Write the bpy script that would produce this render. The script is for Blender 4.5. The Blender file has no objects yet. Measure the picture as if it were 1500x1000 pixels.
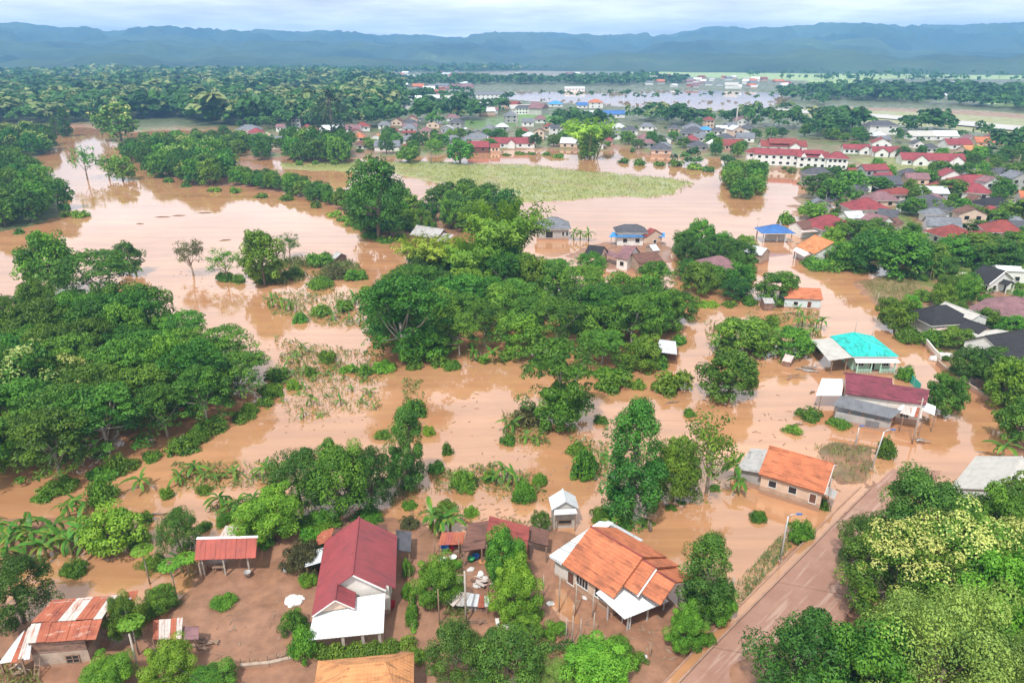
import bpy, math, random
import numpy as np
from mathutils import Vector

random.seed(7)
RNG = np.random.default_rng(7)
SC = bpy.context.scene
COL = SC.collection
R = math.radians

# ------------------------------------------------------------------ camera
CAM_H, FPX, PITCH = 58.0, 1040.0, math.atan(424.0 / 1040.0)
cam_data = bpy.data.cameras.new('camera')
cam = bpy.data.objects.new('camera', cam_data)
COL.objects.link(cam)
cam.location = (0, 0, CAM_H)
cam.rotation_euler = (math.pi / 2 - PITCH, 0, 0)
cam_data.sensor_width = 36.0
cam_data.lens = 36.0 * FPX / 1500.0
cam_data.clip_start = 0.5
cam_data.clip_end = 60000.0
SC.camera = cam

# ------------------------------------------------------------------ sky, sun, exposure
SUN_EL, SUN_AZ = R(58), R(203)     # the sun stands high behind the camera, a little to its left, veiled by thin cloud
world = bpy.data.worlds.new('World')
SC.world = world
world.use_nodes = True
wt = world.node_tree
wt.nodes.clear()
def wn(kind, **kw):
    n = wt.nodes.new(kind)
    for k, v in kw.items():
        setattr(n, k, v)
    return n
w_out = wn('ShaderNodeOutputWorld')
w_bg = wn('ShaderNodeBackground')
w_bg.inputs['Strength'].default_value = 0.1
w_sky = wn('ShaderNodeTexSky', sky_type='NISHITA', sun_disc=False, sun_elevation=SUN_EL, sun_rotation=SUN_AZ)
w_co = wn('ShaderNodeTexCoord')
w_sep = wn('ShaderNodeSeparateXYZ')
# cloud deck: the view direction is projected on a flat layer overhead, so clouds shrink towards the horizon
w_zc = wn('ShaderNodeMath', operation='MAXIMUM'); w_zc.inputs[1].default_value = 0.0
w_za = wn('ShaderNodeMath', operation='ADD'); w_za.inputs[1].default_value = 0.10
w_div = wn('ShaderNodeVectorMath', operation='DIVIDE')
w_cmb = wn('ShaderNodeCombineXYZ')
w_n1 = wn('ShaderNodeTexNoise'); w_n1.inputs['Scale'].default_value = 0.8; w_n1.inputs['Detail'].default_value = 7.0; w_n1.inputs['Roughness'].default_value = 0.55
w_n2 = wn('ShaderNodeTexNoise'); w_n2.inputs['Scale'].default_value = 1.7; w_n2.inputs['Detail'].default_value = 5.0
w_r1 = wn('ShaderNodeValToRGB')
w_r1.color_ramp.elements[0].position = 0.30; w_r1.color_ramp.elements[0].color = (5.4, 5.5, 5.7, 1)
w_r1.color_ramp.elements[1].position = 0.68; w_r1.color_ramp.elements[1].color = (10.6, 10.6, 10.6, 1)
w_r2 = wn('ShaderNodeValToRGB')
w_r2.color_ramp.elements[0].position = 0.24; w_r2.color_ramp.elements[0].color = (0.96, 0.96, 0.96, 1)
w_r2.color_ramp.elements[1].position = 0.44; w_r2.color_ramp.elements[1].color = (1, 1, 1, 1)
w_mix = wn('ShaderNodeMix', data_type='RGBA')
# thin cloud scatters the sun's light forward: the deck is brightest round the sun
w_dot = wn('ShaderNodeVectorMath', operation='DOT_PRODUCT'); w_dot.inputs[1].default_value = (math.sin(SUN_AZ) * math.cos(SUN_EL), math.cos(SUN_AZ) * math.cos(SUN_EL), math.sin(SUN_EL))
w_gl = wn('ShaderNodeMapRange', interpolation_type='SMOOTHSTEP'); w_gl.inputs['From Min'].default_value = 0.45; w_gl.inputs['From Max'].default_value = 1.0; w_gl.inputs['To Min'].default_value = 1.0; w_gl.inputs['To Max'].default_value = 1.8
w_mul = wn('ShaderNodeMix', data_type='RGBA', blend_type='MULTIPLY', clamp_result=False); w_mul.inputs['Factor'].default_value = 1.0
L = wt.links.new
L(w_co.outputs['Generated'], w_sep.inputs[0])
L(w_sep.outputs['Z'], w_zc.inputs[0]); L(w_zc.outputs[0], w_za.inputs[0])
for k in range(3):
    L(w_za.outputs[0], w_cmb.inputs[k])
L(w_co.outputs['Generated'], w_div.inputs[0]); L(w_cmb.outputs[0], w_div.inputs[1])
L(w_div.outputs[0], w_n1.inputs['Vector']); L(w_div.outputs[0], w_n2.inputs['Vector'])
L(w_n1.outputs['Fac'], w_r1.inputs['Fac']); L(w_n2.outputs['Fac'], w_r2.inputs['Fac'])
L(w_r2.outputs['Color'], w_mix.inputs['Factor']); L(w_sky.outputs['Color'], w_mix.inputs['A']); L(w_r1.outputs['Color'], w_mix.inputs['B'])
L(w_co.outputs['Generated'], w_dot.inputs[0]); L(w_dot.outputs['Value'], w_gl.inputs['Value'])
L(w_mix.outputs['Result'], w_mul.inputs['A']); L(w_gl.outputs[0], w_mul.inputs['B'])
# the deck glows most some way above the horizon, all the way round, and is thicker overhead
w_hz = wn('ShaderNodeValToRGB'); w_hz.color_ramp.interpolation = 'EASE'
for i_, (p_, v_) in enumerate(((0.0, 1.60), (0.10, 1.65), (0.26, 1.75), (0.55, 1.05), (1.0, 0.80))):
    e_ = w_hz.color_ramp.elements[i_] if i_ < 2 else w_hz.color_ramp.elements.new(p_)
    e_.position = p_; e_.color = (v_, v_, v_, 1)
w_mu2 = wn('ShaderNodeMix', data_type='RGBA', blend_type='MULTIPLY', clamp_result=False); w_mu2.inputs['Factor'].default_value = 1.0
L(w_zc.outputs[0], w_hz.inputs['Fac']); L(w_mul.outputs['Result'], w_mu2.inputs['A']); L(w_hz.outputs['Color'], w_mu2.inputs['B'])
L(w_mu2.outputs['Result'], w_bg.inputs['Color']); L(w_bg.outputs[0], w_out.inputs['Surface'])

sun_data = bpy.data.lights.new('sun', 'SUN')
sun_data.energy = 4.2
sun_data.angle = R(3)
sun_data.color = (1.0, 0.96, 0.90)
sun = bpy.data.objects.new('sun', sun_data)
COL.objects.link(sun)
sun_dir = Vector((math.sin(SUN_AZ) * math.cos(SUN_EL), math.cos(SUN_AZ) * math.cos(SUN_EL), math.sin(SUN_EL)))
sun.rotation_euler = sun_dir.to_track_quat('Z', 'Y').to_euler()
sun.location = sun_dir * 300

vs = SC.view_settings
vs.view_transform = 'Standard'
vs.look = 'None'
vs.exposure = -0.05
vs.gamma = 1.0
vs.use_curve_mapping = False
SC.cycles.use_denoising = True
SC.cycles.max_bounces = 6
SC.cycles.diffuse_bounces = 2
SC.cycles.glossy_bounces = 3
SC.cycles.transmission_bounces = 3
SC.cycles.transparent_max_bounces = 4
SC.cycles.volume_bounces = 2
SC.cycles.caustics_reflective = False
SC.cycles.caustics_refractive = False

# ------------------------------------------------------------------ photograph pixel -> point on the ground
SN, CS = math.sin(PITCH), math.cos(PITCH)
def G(px, py, h=0.0):
    u, v = (px - 750.0) / FPX, (py - 500.0) / FPX
    t = (CAM_H - h) / (SN + v * CS)
    return Vector((u * t, (CS - v * SN) * t, h))
def depth_of(p):
    return p[1] * CS + (CAM_H - p[2]) * SN
def height_at(p, py):
    """height of the point above p whose image row is py"""
    v = (py - 500.0) / FPX
    return CAM_H - p[1] * (SN + v * CS) / (CS - v * SN)
def metres(p, px):
    return px * depth_of(p) / FPX

# ------------------------------------------------------------------ objects
def tag(o, label=None, cat=None, group=None, kind=None):
    if label: o['label'] = label
    if cat: o['category'] = cat
    if group: o['group'] = group
    if kind: o['kind'] = kind
    return o
def link(o, parent=None):
    COL.objects.link(o)
    if parent is not None:
        o.parent = parent
    return o
def empty(name, loc=(0, 0, 0), rz=0.0, label=None, cat=None, group=None):
    o = bpy.data.objects.new(name, None)
    o.empty_display_size = 0.3
    o.location = loc
    o.rotation_euler = (0, 0, rz)
    link(o)
    return tag(o, label, cat, group)

class MB:
    """collects faces; build() links them as one mesh object"""
    def __init__(s):
        s.v, s.f = [], []
    def add(s, vs_, fs_):
        b = len(s.v)
        s.v += [tuple(p) for p in vs_]
        s.f += [tuple(b + i for i in f) for f in fs_]
        return s
    def box(s, x0, x1, y0, y1, z0, z1):
        return s.add([(x0,y0,z0),(x1,y0,z0),(x1,y1,z0),(x0,y1,z0),(x0,y0,z1),(x1,y0,z1),(x1,y1,z1),(x0,y1,z1)],
                     [(0,3,2,1),(4,5,6,7),(0,1,5,4),(1,2,6,5),(2,3,7,6),(3,0,4,7)])
    def obox(s, c, sx, sy, sz, rz=0.0, tilt=0.0):
        """box centred at c, turned about z, tilted about its own x"""
        out = []
        cr, sr, ct, st = math.cos(rz), math.sin(rz), math.cos(tilt), math.sin(tilt)
        for (i, j, k) in ((-1,-1,-1),(1,-1,-1),(1,1,-1),(-1,1,-1),(-1,-1,1),(1,-1,1),(1,1,1),(-1,1,1)):
            x, y, z = i*sx/2, j*sy/2, k*sz/2
            y, z = y*ct - z*st, y*st + z*ct
            out.append((c[0] + x*cr - y*sr, c[1] + x*sr + y*cr, c[2] + z))
        return s.add(out, [(0,3,2,1),(4,5,6,7),(0,1,5,4),(1,2,6,5),(2,3,7,6),(3,0,4,7)])
    def slab(s, pts, th):
        """closed plate: polygon pts (counter-clockwise from above) as its top, th thick downwards"""
        n = len(pts)
        top = [tuple(p) for p in pts]
        bot = [(p[0], p[1], p[2] - th) for p in pts]
        return s.add(top + bot, [tuple(range(n)), tuple(range(2*n - 1, n - 1, -1))] +
                     [(i, n + i, n + (i + 1) % n, (i + 1) % n) for i in range(n)])
    def tube(s, pts, rads, seg=6):
        pts = [Vector(p) for p in pts]
        ring = []
        for i, p in enumerate(pts):
            d = (pts[min(i + 1, len(pts) - 1)] - pts[max(i - 1, 0)]).normalized()
            a = d.cross(Vector((0, 0, 1)))
            if a.length < 1e-3:
                a = Vector((1, 0, 0))
            a.normalize()
            b = d.cross(a)
            ring.append([p + (a * math.cos(2*math.pi*k/seg) + b * math.sin(2*math.pi*k/seg)) * rads[i] for k in range(seg)])
        vs_ = [q for r_ in ring for q in r_]
        fs_ = []
        for i in range(len(pts) - 1):
            for k in range(seg):
                k2 = (k + 1) % seg
                fs_.append((i*seg + k, i*seg + k2, (i + 1)*seg + k2, (i + 1)*seg + k))
        fs_.append(tuple(range(seg - 1, -1, -1)))
        fs_.append(tuple((len(pts) - 1)*seg + k for k in range(seg)))
        return s.add(vs_, fs_)
    def mesh(s, name, mat, smooth=False):
        me = bpy.data.meshes.new(name)
        me.from_pydata(s.v, [], s.f)
        me.materials.append(mat)
        if smooth:
            me.polygons.foreach_set('use_smooth', [True] * len(me.polygons))
        me.update()
        return me
    def build(s, name, mat, parent=None, smooth=False):
        return link(bpy.data.objects.new(name, s.mesh(name, mat, smooth)), parent)

def np_mesh(name, verts, faces, mat, smooth=False, color=None, cname='tint'):
    """verts (N,3), faces (M,k) all of one size, optional per-vertex colour (N,4)"""
    me = bpy.data.meshes.new(name)
    nv, (nf, k) = len(verts), faces.shape
    me.vertices.add(nv)
    me.vertices.foreach_set('co', np.asarray(verts, np.float32).ravel())
    me.loops.add(nf * k)
    me.loops.foreach_set('vertex_index', faces.astype(np.int32).ravel())
    me.polygons.add(nf)
    me.polygons.foreach_set('loop_start', np.arange(0, nf * k, k, dtype=np.int32))
    me.polygons.foreach_set('loop_total', np.full(nf, k, np.int32))
    if smooth:
        me.polygons.foreach_set('use_smooth', np.ones(nf, bool))
    if color is not None:
        at = me.attributes.new(cname, 'FLOAT_COLOR', 'POINT')
        at.data.foreach_set('color', np.asarray(color, np.float32).ravel())
    me.materials.append(mat)
    me.update(calc_edges=True)
    return me

# ------------------------------------------------------------------ numpy noise and polygon helpers
def vnoise(x, y, seed=0):
    xi, yi = np.floor(x).astype(np.int64), np.floor(y).astype(np.int64)
    xf, yf = x - xi, y - yi
    u, v = xf*xf*(3 - 2*xf), yf*yf*(3 - 2*yf)
    def h(a, b):
        n = (a * 374761393 + b * 668265263 + seed * 1442695041) & 0xFFFFFFFF
        n = ((n ^ (n >> 13)) * 1274126177) & 0xFFFFFFFF
        return ((n ^ (n >> 16)) & 0xFFFF) / 65535.0
    return (h(xi, yi)*(1-u)*(1-v) + h(xi+1, yi)*u*(1-v) + h(xi, yi+1)*(1-u)*v + h(xi+1, yi+1)*u*v)
def fbm(x, y, oct_=4, seed=0):
    s, a, t = 0.0, 0.5, 0.0
    for o in range(oct_):
        s = s + a * vnoise(x * 2**o, y * 2**o, seed + o)
        t += a
        a *= 0.5
    return s / t
def signed_dist(X, Y, poly):
    """positive inside the polygon"""
    P = np.array(poly, float)
    d2 = np.full(X.shape, 1e18)
    inside = np.zeros(X.shape, bool)
    n = len(P)
    for i in range(n):
        x0, y0 = P[i]; x1, y1 = P[(i + 1) % n]
        ex, ey = x1 - x0, y1 - y0
        t = np.clip(((X - x0)*ex + (Y - y0)*ey) / (ex*ex + ey*ey + 1e-12), 0, 1)
        d2 = np.minimum(d2, (X - x0 - t*ex)**2 + (Y - y0 - t*ey)**2)
        c = (y0 > Y) != (y1 > Y)
        xi = x0 + (Y - y0) * ex / (ey if abs(ey) > 1e-12 else 1e-12)
        inside ^= c & (X < xi)
    d = np.sqrt(d2)
    return np.where(inside, d, -d)
def ground_poly(pts):
    return [tuple(G(*p)[:2]) for p in pts]
def sm(a, b, x):
    t = np.clip((x - a) / (b - a), 0, 1)
    return t*t*(3 - 2*t)

# ------------------------------------------------------------------ materials
def new_mat(name):
    m = bpy.data.materials.new(name)
    m.use_nodes = True
    nt = m.node_tree
    nt.nodes.clear()
    return m, nt
def nd(nt, kind, **kw):
    n = nt.nodes.new(kind)
    for k, v in kw.items():
        if k in ('operation', 'data_type', 'blend_type', 'attribute_name', 'noise_dimensions', 'wave_type', 'bands_direction', 'feature', 'vector_type'):
            setattr(n, k, v)
        else:
            n.inputs[k.replace('_', ' ')].default_value = v
    return n
def c4(c):
    return (c[0], c[1], c[2], 1.0)
def mat(name, col, rough=0.8, var=0.15, scale=1.2, col2=None, streak=None, spec=0.3, bump=0.0, bscale=8.0, stain=None, metal=0.0, rnd=0.0):
    """weathered surface: base colour, blotchy second colour, optional streaks (stretched noise) and a stain colour"""
    m, nt = new_mat(name)
    out = nd(nt, 'ShaderNodeOutputMaterial')
    b = nd(nt, 'ShaderNodeBsdfPrincipled', Roughness=rough, Metallic=metal)
    b.inputs['Specular IOR Level'].default_value = spec
    tc = nd(nt, 'ShaderNodeTexCoord')
    n1 = nd(nt, 'ShaderNodeTexNoise', Scale=scale, Detail=6.0, Roughness=0.62)
    nt.links.new(tc.outputs['Object'], n1.inputs['Vector'])
    cr = nd(nt, 'ShaderNodeValToRGB')
    c2 = col2 if col2 else tuple(max(0, c * (1 - var * 1.6)) for c in col)
    hi = tuple(min(1, c * (1 + var)) for c in col)
    cr.color_ramp.elements[0].position = 0.30; cr.color_ramp.elements[0].color = c4(c2)
    cr.color_ramp.elements[1].position = 0.72; cr.color_ramp.elements[1].color = c4(hi)
    e = cr.color_ramp.elements.new(0.5); e.color = c4(col)
    nt.links.new(n1.outputs['Fac'], cr.inputs['Fac'])
    cur = cr.outputs['Color']
    if streak:
        mp = nd(nt, 'ShaderNodeMapping'); mp.inputs['Scale'].default_value = streak[0]
        n2 = nd(nt, 'ShaderNodeTexNoise', Scale=1.0, Detail=4.0)
        nt.links.new(tc.outputs['Object'], mp.inputs['Vector']); nt.links.new(mp.outputs[0], n2.inputs['Vector'])
        r2 = nd(nt, 'ShaderNodeValToRGB')
        r2.color_ramp.elements[0].position = streak[2]; r2.color_ramp.elements[0].color = (0, 0, 0, 1)
        r2.color_ramp.elements[1].position = min(0.99, streak[2] + 0.16); r2.color_ramp.elements[1].color = (streak[3],) * 3 + (1,)
        nt.links.new(n2.outputs['Fac'], r2.inputs['Fac'])
        mx = nd(nt, 'ShaderNodeMix', data_type='RGBA')
        nt.links.new(r2.outputs['Color'], mx.inputs['Factor']); nt.links.new(cur, mx.inputs['A']); mx.inputs['B'].default_value = c4(streak[1])
        cur = mx.outputs['Result']
    if stain:      # mud line left by the flood: (height, colour) in object space
        sp = nd(nt, 'ShaderNodeSeparateXYZ'); nt.links.new(tc.outputs['Object'], sp.inputs[0])
        n3 = nd(nt, 'ShaderNodeTexNoise', Scale=1.3, Detail=3.0); nt.links.new(tc.outputs['Object'], n3.inputs['Vector'])
        ad = nd(nt, 'ShaderNodeMath', operation='MULTIPLY_ADD'); nt.links.new(n3.outputs['Fac'], ad.inputs[0]); ad.inputs[1].default_value = 0.35; nt.links.new(sp.outputs['Z'], ad.inputs[2])
        r3 = nd(nt, 'ShaderNodeMapRange'); nt.links.new(ad.outputs[0], r3.inputs['Value'])
        r3.inputs['From Min'].default_value = stain[0] + 0.1; r3.inputs['From Max'].default_value = stain[0] + 0.28
        r3.inputs['To Min'].default_value = 0.85; r3.inputs['To Max'].default_value = 0.0
        mx = nd(nt, 'ShaderNodeMix', data_type='RGBA')
        nt.links.new(r3.outputs[0], mx.inputs['Factor']); nt.links.new(cur, mx.inputs['A']); mx.inputs['B'].default_value = c4(stain[1])
        cur = mx.outputs['Result']
    if rnd:
        oi = nd(nt, 'ShaderNodeObjectInfo')
        hs = nd(nt, 'ShaderNodeHueSaturation')
        mr = nd(nt, 'ShaderNodeMapRange'); nt.links.new(oi.outputs['Random'], mr.inputs['Value'])
        mr.inputs['To Min'].default_value = 1 - rnd; mr.inputs['To Max'].default_value = 1 + rnd
        nt.links.new(mr.outputs[0], hs.inputs['Value']); nt.links.new(cur, hs.inputs['Color'])
        cur = hs.outputs['Color']
    nt.links.new(cur, b.inputs['Base Color'])
    if bump:
        nb = nd(nt, 'ShaderNodeTexNoise', Scale=bscale, Detail=4.0); nt.links.new(tc.outputs['Object'], nb.inputs['Vector'])
        bp = nd(nt, 'ShaderNodeBump', Strength=bump, Distance=0.05); nt.links.new(nb.outputs['Fac'], bp.inputs['Height'])
        nt.links.new(bp.outputs[0], b.inputs['Normal'])
    nt.links.new(b.outputs[0], out.inputs['Surface'])
    return m

# ================================================================== SETTING: ground, flood water, mountains, road, runway
MUD = (0.33, 0.168, 0.10)
EARTH = (0.33, 0.175, 0.105)
DRYGRASS = (0.27, 0.23, 0.085)
GRASS = (0.17, 0.21, 0.055)
LUSH = (0.12, 0.21, 0.045)
WOODFLOOR = (0.11, 0.13, 0.05)
PADDY = (0.33, 0.45, 0.13)

yard = ground_poly([(-500,915),(0,905),(60,892),(130,880),(235,886),(262,862),(262,835),(285,800),(305,782),(345,772),(385,768),(440,742),(520,742),(600,755),(640,768),(720,762),
                    (800,778),(880,772),(950,800),(995,846),(1010,880),(1052,884),(1088,862),(1120,830),(1150,790),(1185,764),(1225,748),(1262,712),(1300,700),(1335,705),
                    (1395,700),(1425,690),(1445,660),(1475,636),(1520,615),(1700,560),(2400,700),(2400,1500),(-900,1500)])
village = ground_poly([(1800,610),(1560,612),(1500,607),(1462,594),(1418,566),(1372,530),(1338,492),(1312,470),(1285,456),(1262,436),(1252,414),(1275,402),(1330,400),(1345,392),
                       (1320,384),(1275,384),(1235,384),(1200,386),(1172,376),(1164,352),(1172,338),(1166,318),(1152,306),(1168,286),(1188,270),(1180,254),(1148,250),(1112,252),(1085,240),(1050,232),
                       (1000,234),(950,228),(915,218),(870,226),(800,219),(740,221),(690,222),(640,230),(560,232),(480,234),(400,236),(345,232),(395,206),(330,192),(240,191),(190,195),(120,186),(60,186),
                       (-500,186),(-2600,140),(-5200,81.5),(6800,81.5),(5000,140),(2600,300)])
leftbank = ground_poly([(-600,352),(0,343),(60,332),(98,317),(94,280),(45,236),(88,217),(60,202),(-400,198),(-900,230)])
belt = ground_poly([(190,238),(240,262),(290,274),(350,278),(420,286),(480,302),(520,322),(560,346),(600,352),(660,352),(700,334),(690,300),(600,290),(560,272),(500,281),(440,256),(390,242),(330,227),(250,222),(200,227)])
field = ground_poly([(400,238),(560,235),(700,238),(780,240),(850,248),(960,258),(1005,262),(1022,270),(1000,285),(960,292),(900,290),(800,298),(756,298),(700,286),(640,270),(560,255),(470,252),(405,249)])
island = ground_poly([(1182,640),(1222,634),(1300,652),(1306,684),(1272,712),(1225,712),(1200,690),(1188,665)])
middle = ground_poly([(828,375),(866,354),(985,350),(1000,378),(960,402),(880,396)])
corner = ground_poly([(690,137),(760,134),(900,135),(1010,132),(1090,134),(1178,138),(1150,150),(1120,160),(1060,163),(1010,165),(900,156),(780,149),(720,144)])
inlet = ground_poly([(1225,386),(1260,384),(1340,396),(1330,402),(1262,404),(1232,400)])
bank2 = ground_poly([(0,728),(120,738),(210,745),(215,800),(180,826),(90,836),(0,850),(-120,850),(-120,740)])
gardens = ground_poly([(1088,520),(1135,526),(1140,538),(1092,534)])

LAND = [(yard, 0.45, 5.0), (village, 0.7, 9.0), (leftbank, 0.5, 6.0), (belt, 0.22, 6.0), (field, 0.16, 6.0), (island, 0.42, 5.0), (middle, 0.3, 4.0), (bank2, 0.12, 4.0), (gardens, 0.15, 2.0)]

def ground_height(X, Y):
    z = np.full(np.shape(X), -1.2)
    wob = (fbm(X * 0.16, Y * 0.16, 4, 3) - 0.5)
    rmp = np.hypot(X, Y)
    amp = np.clip(rmp / 60.0, 1.0, 5.0)
    for poly, hh, ramp in LAND:
        d = signed_dist(X, Y, poly) + wob * 5.0 * amp ** 0.5
        t = sm(-ramp, ramp, d)
        z = np.maximum(z, -1.2 + (1.2 + hh) * t + (fbm(X * 0.35, Y * 0.35, 3, 8) - 0.5) * 0.22 * t + ((fbm(X * 0.17, Y * 0.17, 3, 18) - 0.56) * 1.25 * t if poly is yard else 0))
    for poly in (corner, inlet):
        d = signed_dist(X, Y, poly) + wob * 3.0
        z = np.where(d > 0, np.minimum(z, 0.4 - sm(0, 8, d) * 1.4), z)
    # the river and the flooded part of the road stay under water; far off the plain lies a little higher
    z = z + sm(420, 900, Y) * 0.9 * (signed_dist(X, Y, corner) < -15)
    return z

def build_ground():
    ang = np.concatenate([np.linspace(-180, -50, 34)[:-1], np.linspace(-50, 50, 430), np.linspace(50, 180, 34)[1:]])
    ang = np.radians(ang)
    rad = np.concatenate([np.linspace(2, 38, 8)[:-1], np.geomspace(38, 6400, 400)])
    A, RR = np.meshgrid(ang, rad)
    X, Y = np.sin(A) * RR, np.cos(A) * RR
    Z = ground_height(X, Y)
    n_r, n_a = X.shape
    # land cover
    col = np.empty(X.shape + (3,))
    col[:] = MUD
    def paint(mask, c):
        col[:] = col * (1 - mask[..., None]) + np.array(c) * mask[..., None]
    n1 = fbm(X * 0.09, Y * 0.09, 4, 21)
    n2 = fbm(X * 0.5, Y * 0.5, 3, 31)
    paint(sm(0.5, 0.72, n1) * 0.6, EARTH)
    dv = signed_dist(X, Y, village)
    paint(sm(-2, 10, dv) * sm(0.36, 0.56, n1), GRASS)
    paint(sm(380, 700, RR) * sm(-4, 40, dv), WOODFLOOR)
    dl = signed_dist(X, Y, leftbank)
    paint(sm(-2, 4, dl), WOODFLOOR)
    df = signed_dist(X, Y, field)
    fm = sm(-3, 3, df + (n2 - 0.5) * 6)
    paint(fm, (0.31, 0.32, 0.095))
    paint(fm * sm(0.56, 0.72, n1) * 0.5, (0.36, 0.26, 0.13))
    di = signed_dist(X, Y, island)
    paint(sm(0, 2, di) * sm(0.42, 0.58, n2), (0.19, 0.14, 0.06))
    paint(sm(-1, 3, signed_dist(X, Y, ground_poly([(1262,412),(1320,402),(1352,398),(1352,440),(1300,448),(1268,436)]))), (0.26, 0.19, 0.09))
    # plots of grass and paddy that the photograph shows
    def plot(pts, c, feather=4.0):
        paint(sm(-feather, feather, signed_dist(X, Y, ground_poly(pts)) + (n2 - 0.5) * 2 * feather), c)
    plot([(1248,236),(1310,226),(1365,238),(1360,258),(1310,262),(1285,250)], (0.25, 0.27, 0.08), 3)
    plot([(1440,262),(1600,258),(1600,285),(1470,290)], (0.24, 0.28, 0.085), 3)
    plot([(752,168),(815,170),(825,182),(760,182)], (0.15, 0.30, 0.05), 3)
    plot([(640,180),(760,172),(770,186),(700,192)], LUSH, 3)
    plot([(900,103.5),(1180,102.5),(1520,104),(1520,118),(1330,116),(1190,120),(960,112)], PADDY, 30)
    plot([(1430,146),(1600,146),(1600,160),(1450,158)], PADDY, 5)
    plot([(1180,116),(1260,118),(1250,136),(1190,134)], PADDY, 8)
    plot([(700,104),(850,106),(900,120),(700,118)], (0.24, 0.21, 0.14), 30)
    plot([(1105,163),(1240,160),(1420,163),(1560,174),(1700,180),(1700,215),(1520,205),(1380,190),(1240,180)], (0.33, 0.33, 0.13), 4)
    plot([(1225,159),(1420,164),(1560,174),(1560,180),(1400,169.5),(1225,162)], (0.33, 0.20, 0.12), 3)
    rgba = np.ones((n_r * n_a, 4)); rgba[:, :3] = col.reshape(-1, 3)
    idx = np.arange(n_r * n_a).reshape(n_r, n_a)
    faces = np.stack([idx[:-1, :-1], idx[:-1, 1:], idx[1:, 1:], idx[1:, :-1]], -1).reshape(-1, 4)[:, ::-1]
    m, nt = new_mat('wet_ground')
    out = nd(nt, 'ShaderNodeOutputMaterial')
    b = nd(nt, 'ShaderNodeBsdfPrincipled')
    b.inputs['Specular IOR Level'].default_value = 0.5
    at = nd(nt, 'ShaderNodeAttribute', attribute_name='cover')
    ge = nd(nt, 'ShaderNodeNewGeometry')
    no = nd(nt, 'ShaderNodeTexNoise', Scale=0.55, Detail=9.0, Roughness=0.65)
    nt.links.new(ge.outputs['Position'], no.inputs['Vector'])
    mr = nd(nt, 'ShaderNodeMapRange'); nt.links.new(no.outputs['Fac'], mr.inputs['Value'])
    mr.inputs['From Min'].default_value = 0.28; mr.inputs['From Max'].default_value = 0.72
    mr.inputs['To Min'].default_value = 0.62; mr.inputs['To Max'].default_value = 1.22
    mu = nd(nt, 'ShaderNodeMix', data_type='RGBA', blend_type='MULTIPLY'); mu.inputs['Factor'].default_value = 1.0
    nt.links.new(at.outputs['Color'], mu.inputs['A']); nt.links.new(mr.outputs[0], mu.inputs['B'])
    nt.links.new(mu.outputs['Result'], b.inputs['Base Color'])
    n2_ = nd(nt, 'ShaderNodeTexNoise', Scale=0.16, Detail=5.0)
    nt.links.new(ge.outputs['Position'], n2_.inputs['Vector'])
    m2 = nd(nt, 'ShaderNodeMapRange'); nt.links.new(n2_.outputs['Fac'], m2.inputs['Value'])
    m2.inputs['From Min'].default_value = 0.40; m2.inputs['From Max'].default_value = 0.60
    m2.inputs['To Min'].default_value = 0.30; m2.inputs['To Max'].default_value = 0.75
    nt.links.new(m2.outputs[0], b.inputs['Roughness'])
    nb = nd(nt, 'ShaderNodeTexNoise', Scale=3.0, Detail=8.0, Roughness=0.7); nt.links.new(ge.outputs['Position'], nb.inputs['Vector'])
    bp = nd(nt, 'ShaderNodeBump', Strength=0.55, Distance=0.10); nt.links.new(nb.outputs['Fac'], bp.inputs['Height'])
    nt.links.new(bp.outputs[0], b.inputs['Normal'])
    nt.links.new(b.outputs[0], out.inputs['Surface'])
    me = np_mesh('ground', np.stack([X, Y, Z], -1).reshape(-1, 3), faces, m, True, rgba, 'cover')
    o = link(bpy.data.objects.new('ground', me))
    tag(o, 'muddy village ground, banks and fields above the flood', None, None, 'structure')
build_ground()
def gz(p):
    return float(ground_height(np.array([p[0]]), np.array([p[1]]))[0])

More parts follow.
